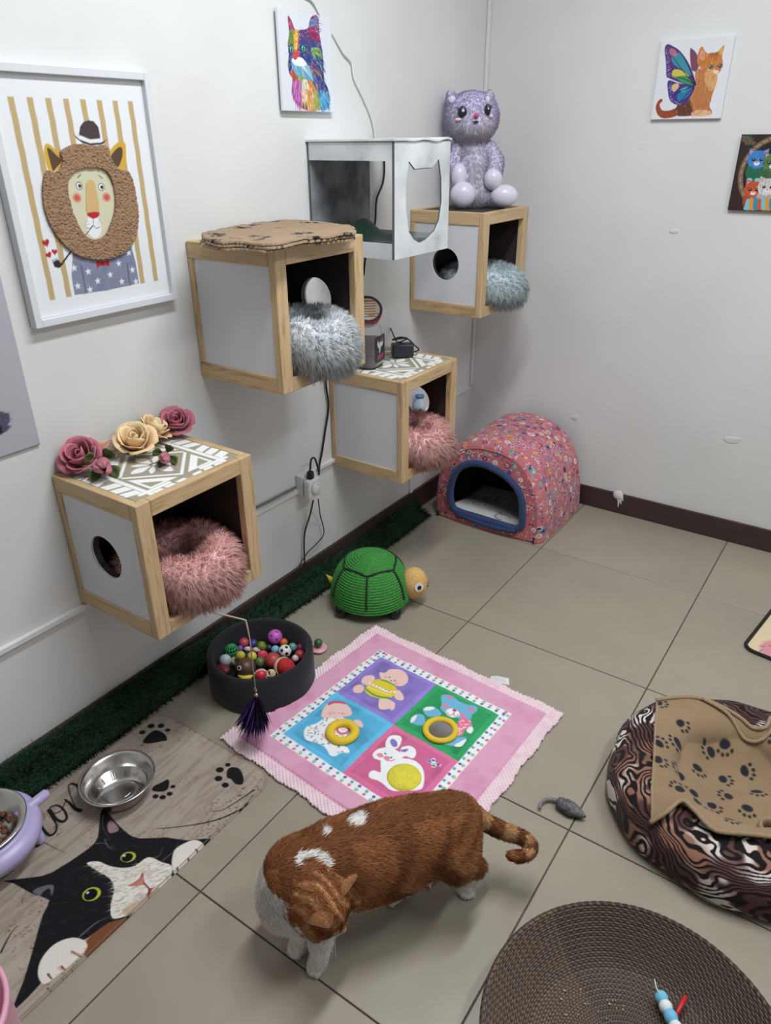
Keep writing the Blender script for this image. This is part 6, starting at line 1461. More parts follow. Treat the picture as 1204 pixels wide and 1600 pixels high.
    for k in range(7): P.pell(95 + k * 25, 157 + k * 10, 0.0022, 0.0022, [(200, 80, 130), (90, 90, 170), (70, 150, 90)][k % 3])
    for u, v, c in ((195, 103, (236, 130, 140)), (225, 105, (90, 140, 190)), (262, 128, (90, 140, 190)), (235, 130, (214, 110, 120)), (275, 150, (236, 140, 150))): P.pell(u, v, 0.004, 0.003, c)
    BB = (116, 180, 214)                                                      # green square: blue bear with the mirror
    for L in ([(465, 340), (490, 314), (545, 316), (590, 350), (590, 385), (500, 390)], [(372, 420), (400, 378), (450, 372), (480, 400), (470, 450), (420, 450)], [(600, 575), (700, 540), (776, 540), (770, 575), (730, 602), (660, 595)], [(600, 300), (596, 245), (630, 230), (680, 240), (720, 272), (790, 300), (850, 312), (855, 345), (820, 375), (800, 410), (720, 400), (640, 370), (590, 330)]): z(L, BB)
    for L in ([(468, 338), (490, 314), (540, 316), (545, 332), (500, 345)], [(374, 425), (385, 390), (420, 378), (410, 410), (385, 432)], [(690, 595), (760, 556), (776, 560), (740, 602)]): z(L, (236, 238, 238))
    v_ = z([(720, 420), (760, 395), (810, 420), (815, 460), (770, 480), (750, 520), (700, 525)], (226, 120, 150)); spots(v_, 26, 5, [(244, 226, 232)])
    z([(780, 480), (815, 455), (828, 480), (810, 510), (785, 500)], (236, 238, 238))
    for u, v, q, c in ((655, 250, 0.009, (226, 130, 160)), (815, 336, 0.009, (226, 130, 160)), (627, 315, 0.009, (226, 130, 160)), (752, 378, 0.009, (226, 130, 160)), (680, 362, 0.020, (240, 240, 240)), (692, 342, 0.006, (206, 70, 90))): P.pell(u, v, q, q * 0.85, c)
    P.pline([(640, 356), (655, 378), (676, 370), (690, 356), (688, 378), (708, 388), (718, 372)], 0.0022, (200, 90, 110), smooth=4)
    WHT = (242, 242, 242)                                                     # pink square: white rabbit
    for L in ([(205, 625), (196, 575), (225, 530), (285, 520), (312, 545), (300, 595), (268, 628)], [(300, 650), (315, 612), (370, 600), (410, 630), (412, 675), (385, 695), (340, 680), (310, 690)], [(104, 660), (140, 628), (200, 612), (280, 640), (320, 690), (250, 712), (180, 715), (140, 705), (110, 690)], [(160, 740), (170, 705), (260, 700), (370, 700), (440, 740), (472, 800), (470, 880), (440, 920), (330, 925), (240, 925), (180, 880), (140, 850), (80, 830), (78, 795), (110, 778), (158, 790)]): z(L, WHT, 4)
    P.pell(255, 582, 0.009, 0.016, (140, 120, 190), 0.9); P.ppoly([(300, 640), (335, 625), (360, 628), (335, 652)], (140, 120, 190), 3)
    for u, v, q, c in ((156, 672, 0.009, (226, 140, 160)), (203, 692, 0.009, (226, 140, 160)), (193, 660, 0.0035, (70, 130, 170)), (236, 690, 0.0035, (70, 130, 170))): P.pell(u, v, q, q * 0.8, c)
    P.pline([(205, 710), (240, 712), (262, 704)], 0.002, (206, 80, 130), smooth=3)
    z([(495, 710), (520, 700), (535, 686), (556, 692), (552, 715), (595, 735), (585, 748), (560, 745), (552, 758), (528, 756), (528, 735), (505, 722)], WHT, 3)
    for u, v, c in ((538, 702, (110, 90, 180)), (542, 745, (60, 150, 100)), (575, 737, (110, 90, 180)), (512, 712, (80, 110, 180))): P.pell(u, v, 0.0045, 0.0045, c)
    P.pline([(515, 722), (580, 730)], 0.002, (40, 80, 130))
    # quilted relief, with a pleated ruffle
    inner = P.mask_poly(rect(0.06, 0.055, 0.94, 0.94)); qm = np.zeros(P.X.shape)
    for (a, b, c, d, col) in sq.values():
        R = rect(a, b, c, d); cxx = sum(p[0] for p in R) / 4; cyy = sum(p[1] for p in R) / 4
        qm += P.mask_poly(R) * np.clip(1 - np.maximum(np.abs(P.X - cxx), np.abs(P.Y - cyy)) / 0.105, 0, 1) ** 0.5
    hf = lambda X, Y: 0.0015 + 0.007 * fbm(X, Y, 24, 21) * inner + 0.006 * qm + (1 - inner) * 0.0035 * (np.sin((X + Y) * 520) * 0.5 + np.sin((X - Y) * 480) * 0.5) + 0.003 * fbm(X, Y, 7, 4)
    t = thing('play_blanket', 'pink quilted baby play blanket with four animal squares', 'blanket', (0.68, -1.63, 0.0015))
    P.build('quilt', M_PRINT_CLOTH, t, height=hf, mask=mask, thick=0.005)
    Y = plain('yellow_plush', rgb(228, 194, 48), 0.7, 0.06)
    P.cr = (0, 0, 1)
    c = at(410 + 716 * 0.1744, 1010 + 770 * 0.1744, 'z', 0.022); MB().lathe([(0.034 + 0.0125 * math.cos(a), 0.010 * math.sin(a)) for a in np.linspace(0, 2 * PI, 12, endpoint=False)], (c.x, c.y, 0.024), 36, closed=True).build('teether_ring', Y, t, smooth=True)
    c = at(560 + 592 * 0.216, 1040 + 468 * 0.216, 'z', 0.018); MB().lathe([(0.041 + 0.0085 * math.cos(a), 0.007 * math.sin(a)) for a in np.linspace(0, 2 * PI, 12, endpoint=False)], (c.x, c.y, 0.020), 36, closed=True).build('mirror_frame', Y, t, smooth=True)
    MB().lathe([(0, 0.0), (0.036, 0.0), (0.036, 0.003), (0, 0.003)], (c.x, c.y, 0.0165), 36).build('mirror', plain('toy_mirror', (0.55, 0.55, 0.56), 0.08, 0.05, metal=1.0), t)
    c = at(560 + 330 * 0.216, 1040 + 808 * 0.216, 'z', 0.016); n = 34; vs = []; fs = []
    YT = plain('yellow_tufted_cloth', rgb(222, 210, 70), 0.9, 0.1, 60, bump=0.8, bscale=140, bdist=0.004)
    MB().lathe([(0.0, 0.011), (0.02, 0.0115), (0.038, 0.010), (0.044, 0.006), (0.045, 0.0)], (c.x, c.y, 0.012), 36).build('rabbit_tummy', YT, t, smooth=True)
    a = at(784, 1069, 'z', 0.004); L = Print((a.x - 0.03, a.y - 0.014, 0.004), (0.86, 0.5, 0), (-0.5, 0.86, 0), 0.055, 0.030, 40, (226, 226, 226))
    for k in range(5): L.line([(0.008, 0.006 + k * 0.0045), (0.046, 0.006 + k * 0.0045)], 0.0012, (150, 150, 154))
    L.build('care_tag', M_PRINT, t, height=lambda X, Y: 0.003 * np.sin(X * 90), thick=0.001)
play_blanket()

# ------------------------------------------------------------------ tiger-stripe bed
def tiger_bed():
    cx, cy = 1.502, -1.398; RX = 0.298
    t = thing('round_pet_bed', 'round pet bed in brown tiger-stripe fabric at the right edge', 'pet bed', (cx, cy, 0))
    tr, th = 0.080, 0.072; Rm = RX - tr; per = 2 * PI * Rm; cir = 0.42
    S = Print((0, 0, 0), (1, 0, 0), (0, 1, 0), per, cir, 800, (214, 204, 196))
    wx = fbm(S.X, S.Y, 13, 3, 3); wy = fbm(S.X, S.Y, 15, 13, 3); big = fbm(S.X, S.Y, 17, 23, 2)
    st = np.sin((S.Y * 1.0 + 0.16 * wx + 0.05 * np.sin(S.X * 14)) * 330 + 11 * wy)
    P = S
    P.blend(np.clip((big - 0.42) * 9, 0, 1), (140, 98, 80), 0.95); P.blend(np.clip((fbm(S.X, S.Y, 21, 43, 2) - 0.52) * 9, 0, 1), (84, 56, 52), 0.95)
    thr = 0.05 + 0.8 * (fbm(S.X, S.Y, 12, 31) - 0.5); P.blend(np.clip((st - thr + 0.2) * 3.2, 0, 1), (30, 24, 26))
    def fn(X, Y):
        a = X / per * 2 * PI; b = -0.55 + Y / cir * 4.45                       # tube angle: outer foot, over the top, inner foot
        c_, s_ = np.cos(b), np.sin(b); e = 0.8; lump = 1 + 0.05 * np.sin(5 * a + 1) + 0.03 * np.sin(11 * a)
        r = Rm + tr * lump * np.sign(c_) * np.abs(c_) ** e; z = 0.050 + th * lump * np.sign(s_) * np.abs(s_) ** e
        return np.stack([cx + r * np.cos(a), cy + r * np.sin(a), np.maximum(z, 0.002) + 0.004 * fbm(X, Y, 20, 7) * (s_ > 0)], -1)
    S.N = Vector((0, 0, 1)); S.build('bolster', M_PRINT_CLOTH, t, fn=fn, thick=0.0)
    MB().lathe([(0.0, 0.002), (RX - 0.02, 0.002), (RX - 0.03, 0.018), (Rm, 0.040), (0.0, 0.045)], (cx, cy, 0), 48).build('base_cushion', plain('bed_base_red', rgb(110, 34, 36), 0.9, 0.1), t, smooth=True)
    # paw-print blanket lying in it, climbing over the rim
    b0x, b1x, b0y, b1y = 1.26, 1.86, -1.80, -1.10
    B = Print((b0x, b0y, 0.1), (1, 0, 0), (0, 1, 0), b1x - b0x, b1y - b0y, 300, (152, 128, 100))
    B.blend(fbm(B.X, B.Y, 14, 4), (130, 108, 84), 0.6)
    out = [at(u, v, 'z', h) for u, v, h in [(1024, 1096, 0.125), (1050, 1099, 0.118), (1085, 1110, 0.10), (1120, 1128, 0.09), (1150, 1146, 0.085), (1170, 1158, 0.085), (1190, 1158, 0.09), (1208, 1140, 0.10), (1300, 1160, 0.10), (1320, 1300, 0.10), (1205, 1330, 0.10), (1160, 1324, 0.10), (1110, 1318, 0.10), (1080, 1285, 0.105), (1060, 1268, 0.11), (1038, 1280, 0.118), (1016, 1282, 0.122), (1014, 1240, 0.124), (1018, 1190, 0.126), (1020, 1140, 0.127)]]
    poly = [(p.x - b0x, p.y - b0y) for p in out]; mk = B.mask_poly(poly)
    B.cr = (930, 1060, 0.25)
    def pw(u, v, du, dv, r=0.0125):
        x, y = B.px(u, v); x2, y2 = B.px(u + du, v + dv); a = math.atan2(y2 - y, x2 - x) - PI / 2; paw(B, x, y, r, a, (40, 40, 46))
    for q in [(515, 340, 20, 10), (505, 440, -15, 5), (735, 405, -20, 0), (815, 385, 5, 20), (650, 510, 10, 20), (535, 595, -20, -4), (380, 480, 10, -6), (820, 540, 15, 5), (850, 670, -20, -5), (620, 695, -15, 0), (740, 745, 12, 10), (955, 500, 14, 2), (510, 760, -10, -10), (965, 755, 0, 12), (625, 820, 14, 2), (960, 890, -14, 0), (825, 920, 5, 10), (375, 580, 10, 5), (1030, 635, 5, 15), (1085, 400, 8, 8), (380, 215, 12, 5)]: pw(*q)
    B.cr = (0, 0, 1)
    for k in range(len(poly)): B.line([poly[k], poly[(k + 1) % len(poly)]], 0.010, (160, 136, 108))
    def bz(X, Y):
        x, y = X + b0x, Y + b0y; r = np.hypot(x - cx, y - cy); q = np.clip((r - 0.07) / (Rm - 0.07), 0, 1); q = q * q * (3 - 2 * q)
        over = np.clip((r - Rm) / tr, 0, 1.2)
        z = 0.060 + (0.124 - 0.060) * q - 0.05 * over ** 2
        e1 = 0.014 * np.sin(8 * x + 26 * y + 3 * np.sin(14 * x)) * np.clip(1 - r / 0.3, 0, 1)
        cc = np.clip(np.abs(r - Rm) / (tr * 1.06), 0, 1); zb = 0.050 + th * 1.08 * (1 - cc ** 2.5) ** 0.4 + 0.006 + 0.012 * fbm(X, Y, 15, 16)      # never below the bolster
        z = np.maximum(z + 0.020 * (fbm(X, Y, 13, 6) - 0.4) + e1, np.where(cc < 0.97, zb, 0))
        return z - 0.1
    bl = thing('paw_blanket', 'beige paw-print blanket crumpled in the tiger-stripe bed', 'blanket', (cx, cy, 0.06))
    B.build('cloth', M_PRINT_CLOTH, bl, height=bz, mask=mk, thick=0.006)
    HM = plain('beige_hem', rgb(152, 128, 100), 0.9, 0.1, 80)
    zf = lambda x, y: float(bz(np.array([[x - b0x]]), np.array([[y - b0y]]))[0, 0]) + 0.1 + 0.003
    for sg in (out[0:9], out[10:17]):
        MB().tube(catmull([(p.x, p.y, zf(p.x, p.y)) for p in sg], 5), 0.0055, 6).build('rolled_hem', HM, bl, smooth=True)
    pts = [at(u, v, 'z', 0.088) for u, v in ((1090, 1118), (1130, 1140), (1160, 1163), (1185, 1170), (1205, 1158))]
    MB().tube(catmull([(p.x, p.y, zf(p.x, p.y) + 0.004) for p in pts], 5), 0.005, 6).build('rolled_hem', HM, bl, smooth=True)
    c = at(1195, 1295, 'z', 0.10); MB().lathe([(0.022 + 0.006 * math.cos(a), 0.02 * math.sin(a)) for a in np.linspace(0, 2 * PI, 10, endpoint=False)], (c.x + 0.01, c.y, 0.098), 20, closed=True, sx=1.0).build('rolled_corner', HM, bl, smooth=True)
tiger_bed()

# ------------------------------------------------------------------ woven basket
def woven():
    cx, cy = 1.478, -2.092; R1, R0, Hh = 0.258, 0.172, 0.078
    t = thing('woven_tray', 'round brown woven paper-cord tray at the lower right corner', 'basket', (cx, cy, 0))
    prof = []; nb, nw = 36, 26
    for i in range(nb):
        for q in range(3): r = (i + q / 3) / nb * R0; prof.append((max(r, 1e-4), 0.006 + 0.0018 * math.sin(PI * q / 3)))
    for i in range(nw):
        for q in range(3):
            f = (i + q / 3) / nw; r = R0 + (R1 - R0) * (f ** 0.85); z = 0.006 + Hh * f ** 1.25; b = 0.0018 * math.sin(PI * q / 3); prof.append((r - b * 0.6, z + b * 0.7))
    prof += [(R1 + 0.003, Hh + 0.008), (R1 + 0.006, Hh + 0.004), (R1 + 0.003, Hh - 0.002)]
    for f in np.linspace(0.95, 0, 10): prof.append((R0 + 0.006 + (R1 - R0) * f ** 0.85, 0.001 + (Hh - 0.006) * f ** 1.25))
    prof.append((0.0, 0.0008)); n = 320; A = np.arange(n) * 2 * PI / n; pr = np.array(prof); m = len(pr)
    rows = np.arange(m) // 3; tw = 0.0011 * np.sin(A[None] * 107 + (rows[:, None] % 2) * PI)
    tw[m - 11:] = 0; inner = np.clip(pr[:, 0] / 0.08, 0, 1)[:, None]; tw = tw * inner
    r = pr[:, 0][:, None] + 0 * A; z = pr[:, 1][:, None] + tw
    V = np.stack([cx + r * np.cos(A), cy + r * np.sin(A), np.maximum(z, 0.0005)], -1).reshape(-1, 3)
    idx = np.arange(m * n).reshape(m, n); nx = np.roll(idx, -1, 1); Fq = np.stack([idx[:-1], nx[:-1], nx[1:], idx[1:]], -1).reshape(-1, 4)
    base = np.array((104, 88, 76)) / 255; g = np.random.default_rng(3)
    k = 0.55 + 0.6 * (np.sin(A[None] * 107 + (rows[:, None] % 2) * PI) > -0.2) + g.uniform(-0.12, 0.12, (m, n)); gap = np.where(np.arange(m) % 3 == 0, 0.55, 1.0)[:, None]; gap = np.broadcast_to(gap, (m, n)).copy(); gap[m - 11:] = 0.8
    C = lin(np.clip(base[None, None] * (k * gap)[..., None], 0, 1)).reshape(-1, 3)
    mesh_obj('woven_coils', V, Fq, attr_mat('paper_cord', 0.75, spec=0.3), t, True, colors=C)
    r = random.Random(8); M = plain('dry_crumb', rgb(196, 176, 144), 0.9)
    mb = MB()
    for i in range(26):
        u, v = r.gauss(930, 34), r.gauss(1562, 18)
        p = at(u, v, 'z', 0.010); s = r.uniform(0.001, 0.0028); mb.ell((p.x, p.y, 0.0105), (s, s * 0.7, s * 0.6), Matrix.Rotation(r.uniform(0, 3), 3, 'Z'), 6, 4)
    mb.build('crumbs', M, kind='stuff', label='pale dry crumbs scattered over the woven tray floor', cat='crumbs')
    a = [at(u, v, 'z', 0.032) for u, v in ((1030, 1552), (1036, 1566), (1043, 1580), (1052, 1598), (1060, 1616))]
    toy = thing('knotted_toy', 'pale blue and white knotted cloth toy in the woven tray', 'cat toy', (a[2].x, a[2].y, 0.012)); bl = plain('sky_blue_cloth', rgb(116, 190, 220), 0.85, 0.08, 60); wt = plain('white_cloth', rgb(228, 230, 230), 0.85)
    for i in range(4):
        d = a[i + 1] - a[i]; c = (a[i] + a[i + 1]) / 2; q = Vector((1, 0, 0)).rotation_difference(d.normalized()).to_matrix()
        MB().ell(c, (d.length * 0.78, 0.0125, 0.0125), q, 12, 9).build('knot', bl if i % 2 == 0 else wt, toy, smooth=True)
    st = [at(u, v, 'z', h) for u, v, h in ((1031, 1555, 0.04), (1025, 1543, 0.045), (1022, 1530, 0.04))]; MB().tube(catmull(st, 4), 0.0012, 5).build('string', wt, toy, smooth=True)
    p, q = at(1071, 1557, 'z', 0.030), at(1052, 1593, 'z', 0.024)
    MB().tube([p, p * 0.5 + q * 0.5, q], [0.0042, 0.0042, 0.0036], 8).build('red_stick', plain('red_rubber', rgb(200, 44, 40), 0.5), smooth=True, label='thin red stick beside the blue knotted toy', cat='toy')
woven()

# ------------------------------------------------------------------ mouse, mat, bin
def toy_mouse():
    M = plain('grey_rabbit_fur', rgb(128, 126, 128), 0.9, 0.25, 200, bump=0.8, bscale=300, bdist=0.003)
    a, b = at(878, 1257, 'z', 0.016), at(906, 1272, 'z', 0.014)
    t = thing('toy_mouse', 'small grey toy mouse with a curled tail on the tiles', 'cat toy', (a.x, a.y, 0.001)); d = (b - a); c = (a + b) / 2
    bd = Blob(0.01).limb([(a + Vector((0, 0, 0.002)), 0.013), (c, 0.0165), (b, 0.009), (b + d * 0.22, 0.004)]).build('body', M, t, vox=0.003)
    P, N = sample_mesh(bd, 1800); dd = np.array((-d.normalized())); fur('pile', P, N, unit(N * 0.5 + dd * 0.8 + 0.3 * RNG.normal(size=P.shape)), 0.006, 0.0006, np.array(rgb(140, 138, 140)) * RNG.uniform(0.4, 1.5, (1800, 1)), M_FUR, t)
    L = [at(u, v, 'z', 0.010) for u, v in ((878, 1254), (862, 1249), (851, 1250), (844, 1256), (843, 1263))]
    MB().tube(catmull(L, 5), [0.0055 - 0.0001 * i for i in range(21)], 8).build('tail', M, t, smooth=True)
    e = b + d * 0.24; MB().ell(e, (0.0035,) * 3, nu=8, nv=6).build('nose', M_BLACK, t, smooth=True)
toy_mouse()

def pink_mat():
    x0, y1 = 1.392, -0.43; o = at(1159, 1012, 'z', 0.004); c1 = at(1204, 955, 'z', 0.004); c2 = at(1204, 1042, 'z', 0.004)
    V = (c1 - o); V.z = 0; V.normalize(); U = Vector((V.y, -V.x, 0))
    if U.x < 0: U = -U
    P = Print((o.x, o.y, 0.005), U, V, 0.40, 0.50, 190, (222, 200, 166)) if U.cross(V).z > 0 else Print((o.x, o.y, 0.005), V, U, 0.50, 0.40, 190, (222, 200, 166))
    q = lambda a, b: P.px(1100 + a * 0.1376, 900 + b * 0.1376)
    c = q(850, 860); P.ell(c[0], c[1], 0.055, 0.062, (216, 146, 156), soft=0.012)
    P.line([q(632, 870), q(640, 845), q(660, 838)], 0.002, (60, 30, 36), smooth=4); P.line([q(632, 860), q(650, 905), q(700, 935), q(756, 945)], 0.003, (70, 36, 42), smooth=4); P.line([q(640, 862), q(665, 905), q(700, 920)], 0.003, (240, 226, 226), smooth=4)
    P.line([q(625, 788), q(655, 800), q(685, 798)], 0.002, (70, 36, 42), smooth=4); P.line([q(735, 795), q(756, 790)], 0.003, (150, 60, 70))
    w, h, r = P.w, P.h, 0.035
    rr = lambda d: [(x, y) for cx_, cy_, a0 in ((w - r, h - r, 0), (r, h - r, PI / 2), (r, r, PI), (w - r, r, 1.5 * PI)) for x, y in [(cx_ + (r - d) * math.cos(a0 + k * PI / 14), cy_ + (r - d) * math.sin(a0 + k * PI / 14)) for k in range(8)]]
    t = thing('pink_face_mat', 'cream mat with a pink smiling face and black edging at the right', 'mat', (o.x, o.y, 0.0005))
    P.build('mat', M_PRINT_CLOTH, t, mask=P.mask_poly(rr(0.0)), thick=0.004)
    O = P.O; MB().tube([O + P.U * x + P.V * y + Vector((0, 0, 0.001)) for x, y in rr(0.001)], 0.0058, 8, closed=True).build('edging', plain('black_binding', rgb(26, 22, 24), 0.8), t, smooth=True)
pink_mat()

def pink_bin():
    e = at(22, 1570, 'z', 0.35); M = plain('pink_plastic', rgb(222, 160, 180), 0.4, 0.03)
    t = thing('pink_bin', 'pink plastic bin cut off by the lower left edge of the picture', 'bin', (e.x - 0.09, e.y - 0.11, 0.0005))
    d = (e - CAM); d.z = 0; d.normalize(); c = Vector((e.x, e.y, 0)) + Vector((d.y, -d.x, 0)) * -0.10
    if (c - Vector((e.x, e.y, 0))).dot(Vector((-0.83, -0.56, 0))) < 0: c = Vector((e.x, e.y, 0)) + Vector((d.y, -d.x, 0)) * 0.10
    MB().lathe([(0.0, 0.001), (0.092, 0.001), (0.096, 0.006), (0.100, 0.30), (0.101, 0.405), (0.104, 0.41), (0.104, 0.42), (0.098, 0.42), (0.095, 0.40), (0.090, 0.012), (0.0, 0.010)], c, 40).build('bin_body', M, t, smooth=True)
pink_bin()
# ------------------------------------------------------------------ the ginger and white cat
def ginger_cat():
    S = lambda u, v, z: at(390 + u * 0.3904, 1200 + v * 0.3904, 'z', z)
    RT = Vector((CAM_R[0][0], CAM_R[1][0], 0)).normalized(); TC = Vector((RT.y, -RT.x, 0)); UP = Vector((0, 0, 1))
    rump, mid, ribs, sho = S(775, 240, 0.188), S(570, 308, 0.184), S(350, 388, 0.182), S(215, 450, 0.176)
    fw = (sho - rump); fw.z = 0; fw.normalize(); lf = UP.cross(fw)                     # forward, left
    Hc = S(292, 552, 0.185)
    hf = (RT * 0.72 + TC * 0.30 - UP * 0.66).normalized(); hu = (UP - hf * UP.dot(hf)).normalized(); hu = (hu + TC * 0.10).normalized(); hu = (hu - hf * hu.dot(hf)).normalized(); hl = hu.cross(hf)
    t = thing('cat', 'ginger tabby and white cat walking past the play blanket', 'cat', (mid.x, mid.y, 0.0))
    M = plain('cat_skin_base', rgb(168, 104, 62), 0.9, 0.1)
    b = Blob(0.03)
    b.limb([(rump - fw * 0.01, 0.068), (rump + fw * 0.06 + UP * 0.0, 0.080), (mid, 0.086), (ribs, 0.085), (sho, 0.074)])
    b.ell(mid + fw * 0.03 - UP * 0.022, (0.12, 0.080, 0.068), np.array([[fw.x, lf.x, 0], [fw.y, lf.y, 0], [0, 0, 1]]))
    chest = sho + fw * 0.030 - UP * 0.035; b.limb([(sho, 0.075), (chest, 0.062)])
    b.limb([(sho + fw * 0.005 + UP * 0.01, 0.062), (sho * 0.45 + Hc * 0.55 + UP * 0.004, 0.050), (Hc - hf * 0.012, 0.042)], 0.025)
    R = np.array([[hf.x, hl.x, hu.x], [hf.y, hl.y, hu.y], [hf.z, hl.z, hu.z]])
    b.ell(Hc, (0.050, 0.047, 0.043), R, 0.015); b.ell(Hc + hf * 0.040 - hu * 0.014, (0.022, 0.024, 0.018), R, 0.014)
    for s in (-1, 1): b.ell(Hc + hf * 0.015 + hl * s * 0.030 - hu * 0.014, (0.026, 0.022, 0.022), R, 0.012)
    # legs: paw positions on the floor
    FL, FR = Vector((0.917, -2.258, 0)), Vector((0.862, -2.252, 0)); HL, HR = Vector((1.078, -1.948, 0)), Vector((0.958, -2.052, 0))
    sl, sr = sho + lf * 0.038 - UP * 0.035, sho - lf * 0.038 - UP * 0.035
    for top, paw_ in ((sl, FL), (sr, FR)):
        b.limb([(top, 0.046), (top * 0.45 + paw_ * 0.55 + UP * 0.035 - fw * 0.012, 0.026), (paw_ + UP * 0.050 - fw * 0.006, 0.0185), (paw_ + UP * 0.022, 0.0185)], 0.02)
    hl_, hr_ = rump + lf * 0.042 - UP * 0.030, rump - lf * 0.040 - UP * 0.035
    kn = HL + fw * 0.060 + UP * 0.140 + lf * 0.0; hk = HL - fw * 0.020 + UP * 0.070
    b.limb([(hl_, 0.056), (kn, 0.036), (hk, 0.0195), (HL - fw * 0.012 + UP * 0.024, 0.0175), (HL + UP * 0.018, 0.018)], 0.02)
    kn = HR + fw * 0.05 + UP * 0.135; hk = HR - fw * 0.060 + UP * 0.060
    b.limb([(hr_, 0.056), (kn, 0.036), (hk, 0.021), (HR - fw * 0.02 + UP * 0.022, 0.0175), (HR + UP * 0.018, 0.018)], 0.02)
    toe = []
    for p, d in ((FL, (fw + TC * 0.3).normalized()), (FR, (fw + TC * 0.2).normalized()), (HL, (fw * 0.5 + TC * 0.9).normalized()), (HR, fw)):
        sd = UP.cross(d)
        for k, o in enumerate((-0.0125, -0.0042, 0.0042, 0.0125)):
            q = p + d * (0.016 if k in (1, 2) else 0.010) + sd * o; toe.append(q)
            b.limb([(p + sd * o * 0.6 + UP * 0.014, 0.0095), (q + UP * 0.0095, 0.0078)], 0.004)
    # tail
    T = catmull([rump - fw * 0.045 + UP * 0.030, S(872, 165, 0.195), S(935, 212, 0.172), S(1010, 250, 0.150), S(1075, 272, 0.135), S(1118, 298, 0.126), S(1122, 330, 0.120), S(1092, 352, 0.115), S(1050, 352, 0.112)], 4)
    rr = np.interp(np.linspace(0, 1, len(T)), [0, 0.12, 0.5, 0.9, 1.0], [0.030, 0.020, 0.0155, 0.013, 0.0105])
    b.limb([(T[i], rr[i]) for i in range(len(T))], 0.016)
    body = b.build('body', M, t, vox=0.0045)
    for v in body.data.vertices:
        w = v.co.z + 0.0
        if w < 0.001: v.co.z = 0.001
    # ---- coat
    f3, l3 = np.array(fw), np.array(lf); C0 = np.array(mid); HC = np.array(Hc); O1 = np.array(rgb(166, 110, 72)); O2 = np.array(rgb(126, 80, 52)); O3 = np.array(rgb(214, 166, 118)); WH = np.array(rgb(248, 245, 240))
    Tn = np.array([tuple(p) for p in T])
    def coat(P, N):
        n = len(P); f = (P - C0) @ f3; l = (P - C0) @ l3; z = P[:, 2]; hh = (P - HC) @ R; hd = np.linalg.norm(hh / [0.062, 0.055, 0.052], axis=1)
        c = np.tile(O1, (n, 1)); g = np.random.default_rng(5)
        wob = 0.35 * np.sin(z * 60 + f * 14) + 0.25 * np.sin(l * 50)
        st = np.sin(f * 62 + wob * 3.0 + np.sign(l) * 0.8); k = np.clip((st - 0.1) * 1.8, 0, 1) * 0.75
        hip = f < -0.10; st2 = np.sin(z * 190 + f * 90); k = np.where(hip, np.clip((st2 - 0.1) * 2, 0, 1) * 0.7, k)
        back = np.clip((z - 0.235) / 0.02, 0, 1); k = np.maximum(k, 0.65 * back * (np.abs(l) < 0.03))
        lt = np.clip((np.sin(f * 62 + wob * 3.0 + 2.6) - 0.35) * 2, 0, 1) * np.clip((0.215 - z) / 0.05, 0, 1) * 0.45
        c = c * (1 - k[:, None]) + O2 * k[:, None]; c = c * (1 - lt[:, None]) + O3 * lt[:, None]
        # tail rings
        d2 = ((P[:, None] - Tn[None]) ** 2).sum(-1); j = d2.argmin(1); tl = (np.sqrt(d2.min(1)) < 0.034) & (j > 5)
        ring = np.sin(j * 1.05 + 0.6) > 0.05; c[tl] = np.where(ring[tl][:, None], O3 * 0.85, O2 * 1.15); c[tl & (j > len(Tn) - 4)] = O1 * 1.1
        # head
        h = hd < 1.22; sh = np.sin(hh[:, 1] * 300 + 1.6 * np.sin(hh[:, 0] * 70 + 1.0) + 0.8 * np.sin(hh[:, 1] * 140 + hh[:, 0] * 60)); kk = np.clip(sh * 1.4, 0, 1) * (hh[:, 2] > -0.01)
        hc = O1 * 1.12 * (1 - kk[:, None] * 0.7) + O2 * kk[:, None] * 0.7; hc = np.where((sh < -0.75)[:, None], O3 * 0.8, hc); c[h] = hc[h]
        w = (h & (hh[:, 0] > 0.034) & (hh[:, 2] < -0.004)) | (h & (hh[:, 2] < -0.026) & (hh[:, 0] > -0.01))
        # white underside, chest, ruff, socks
        nz = N[:, 2]; g2 = (P - np.array(CAM)) @ np.array(CAM_R); pu = (602 - F_PX * g2[:, 0] / g2[:, 2] - 390) / 0.3904; pv = (800 + F_PX * g2[:, 1] / g2[:, 2] - 1200) / 0.3904; ruff = np.zeros(n, bool)
        w |= (~h) & ~tl & ((z < 0.128) & (f > -0.07) & (nz < 0.0)) | ((~h) & (z < 0.052)) | ((~h) & ((P - np.array(sho)) @ f3 > 0.035) & (z < 0.215)) | ruff
        w |= (~h) & ~tl & (z < 0.112 + 0.010 * np.sin(f * 40)) & (np.abs(f - 0.02) < 0.13) & (l > -0.2)
        w |= (~h) & (z < 0.13) & ((P - np.array(sho)) @ f3 > -0.035)
        up_ = nz > 0.25                                                     # the small white flecks on the back and the half collar
        for u, v, ru, rv in ((422, 212, 36, 24), (440, 196, 20, 18), (300, 256, 16, 16), (205, 352, 24, 16), (245, 345, 26, 17), (282, 358, 24, 17), (306, 384, 16, 20), (186, 372, 14, 20)):
            w |= up_ & (((pu - u) / ru) ** 2 + ((pv - v) / rv) ** 2 < 1 + 0.5 * np.sin(P[:, 0] * 900) * np.sin(P[:, 1] * 800))
        c[w] = WH
        return c * np.where(w[:, None], g.uniform(0.88, 1.05, (n, 1)), g.uniform(0.6, 1.35, (n, 1)))
    ca = body.data.color_attributes.new('col', 'FLOAT_COLOR', 'POINT'); V = np.empty(len(body.data.vertices) * 3, 'f4'); body.data.vertices.foreach_get('co', V); V = V.reshape(-1, 3) + np.array(world_loc(body)); Nv = np.empty_like(V).ravel(); body.data.vertices.foreach_get('normal', Nv)
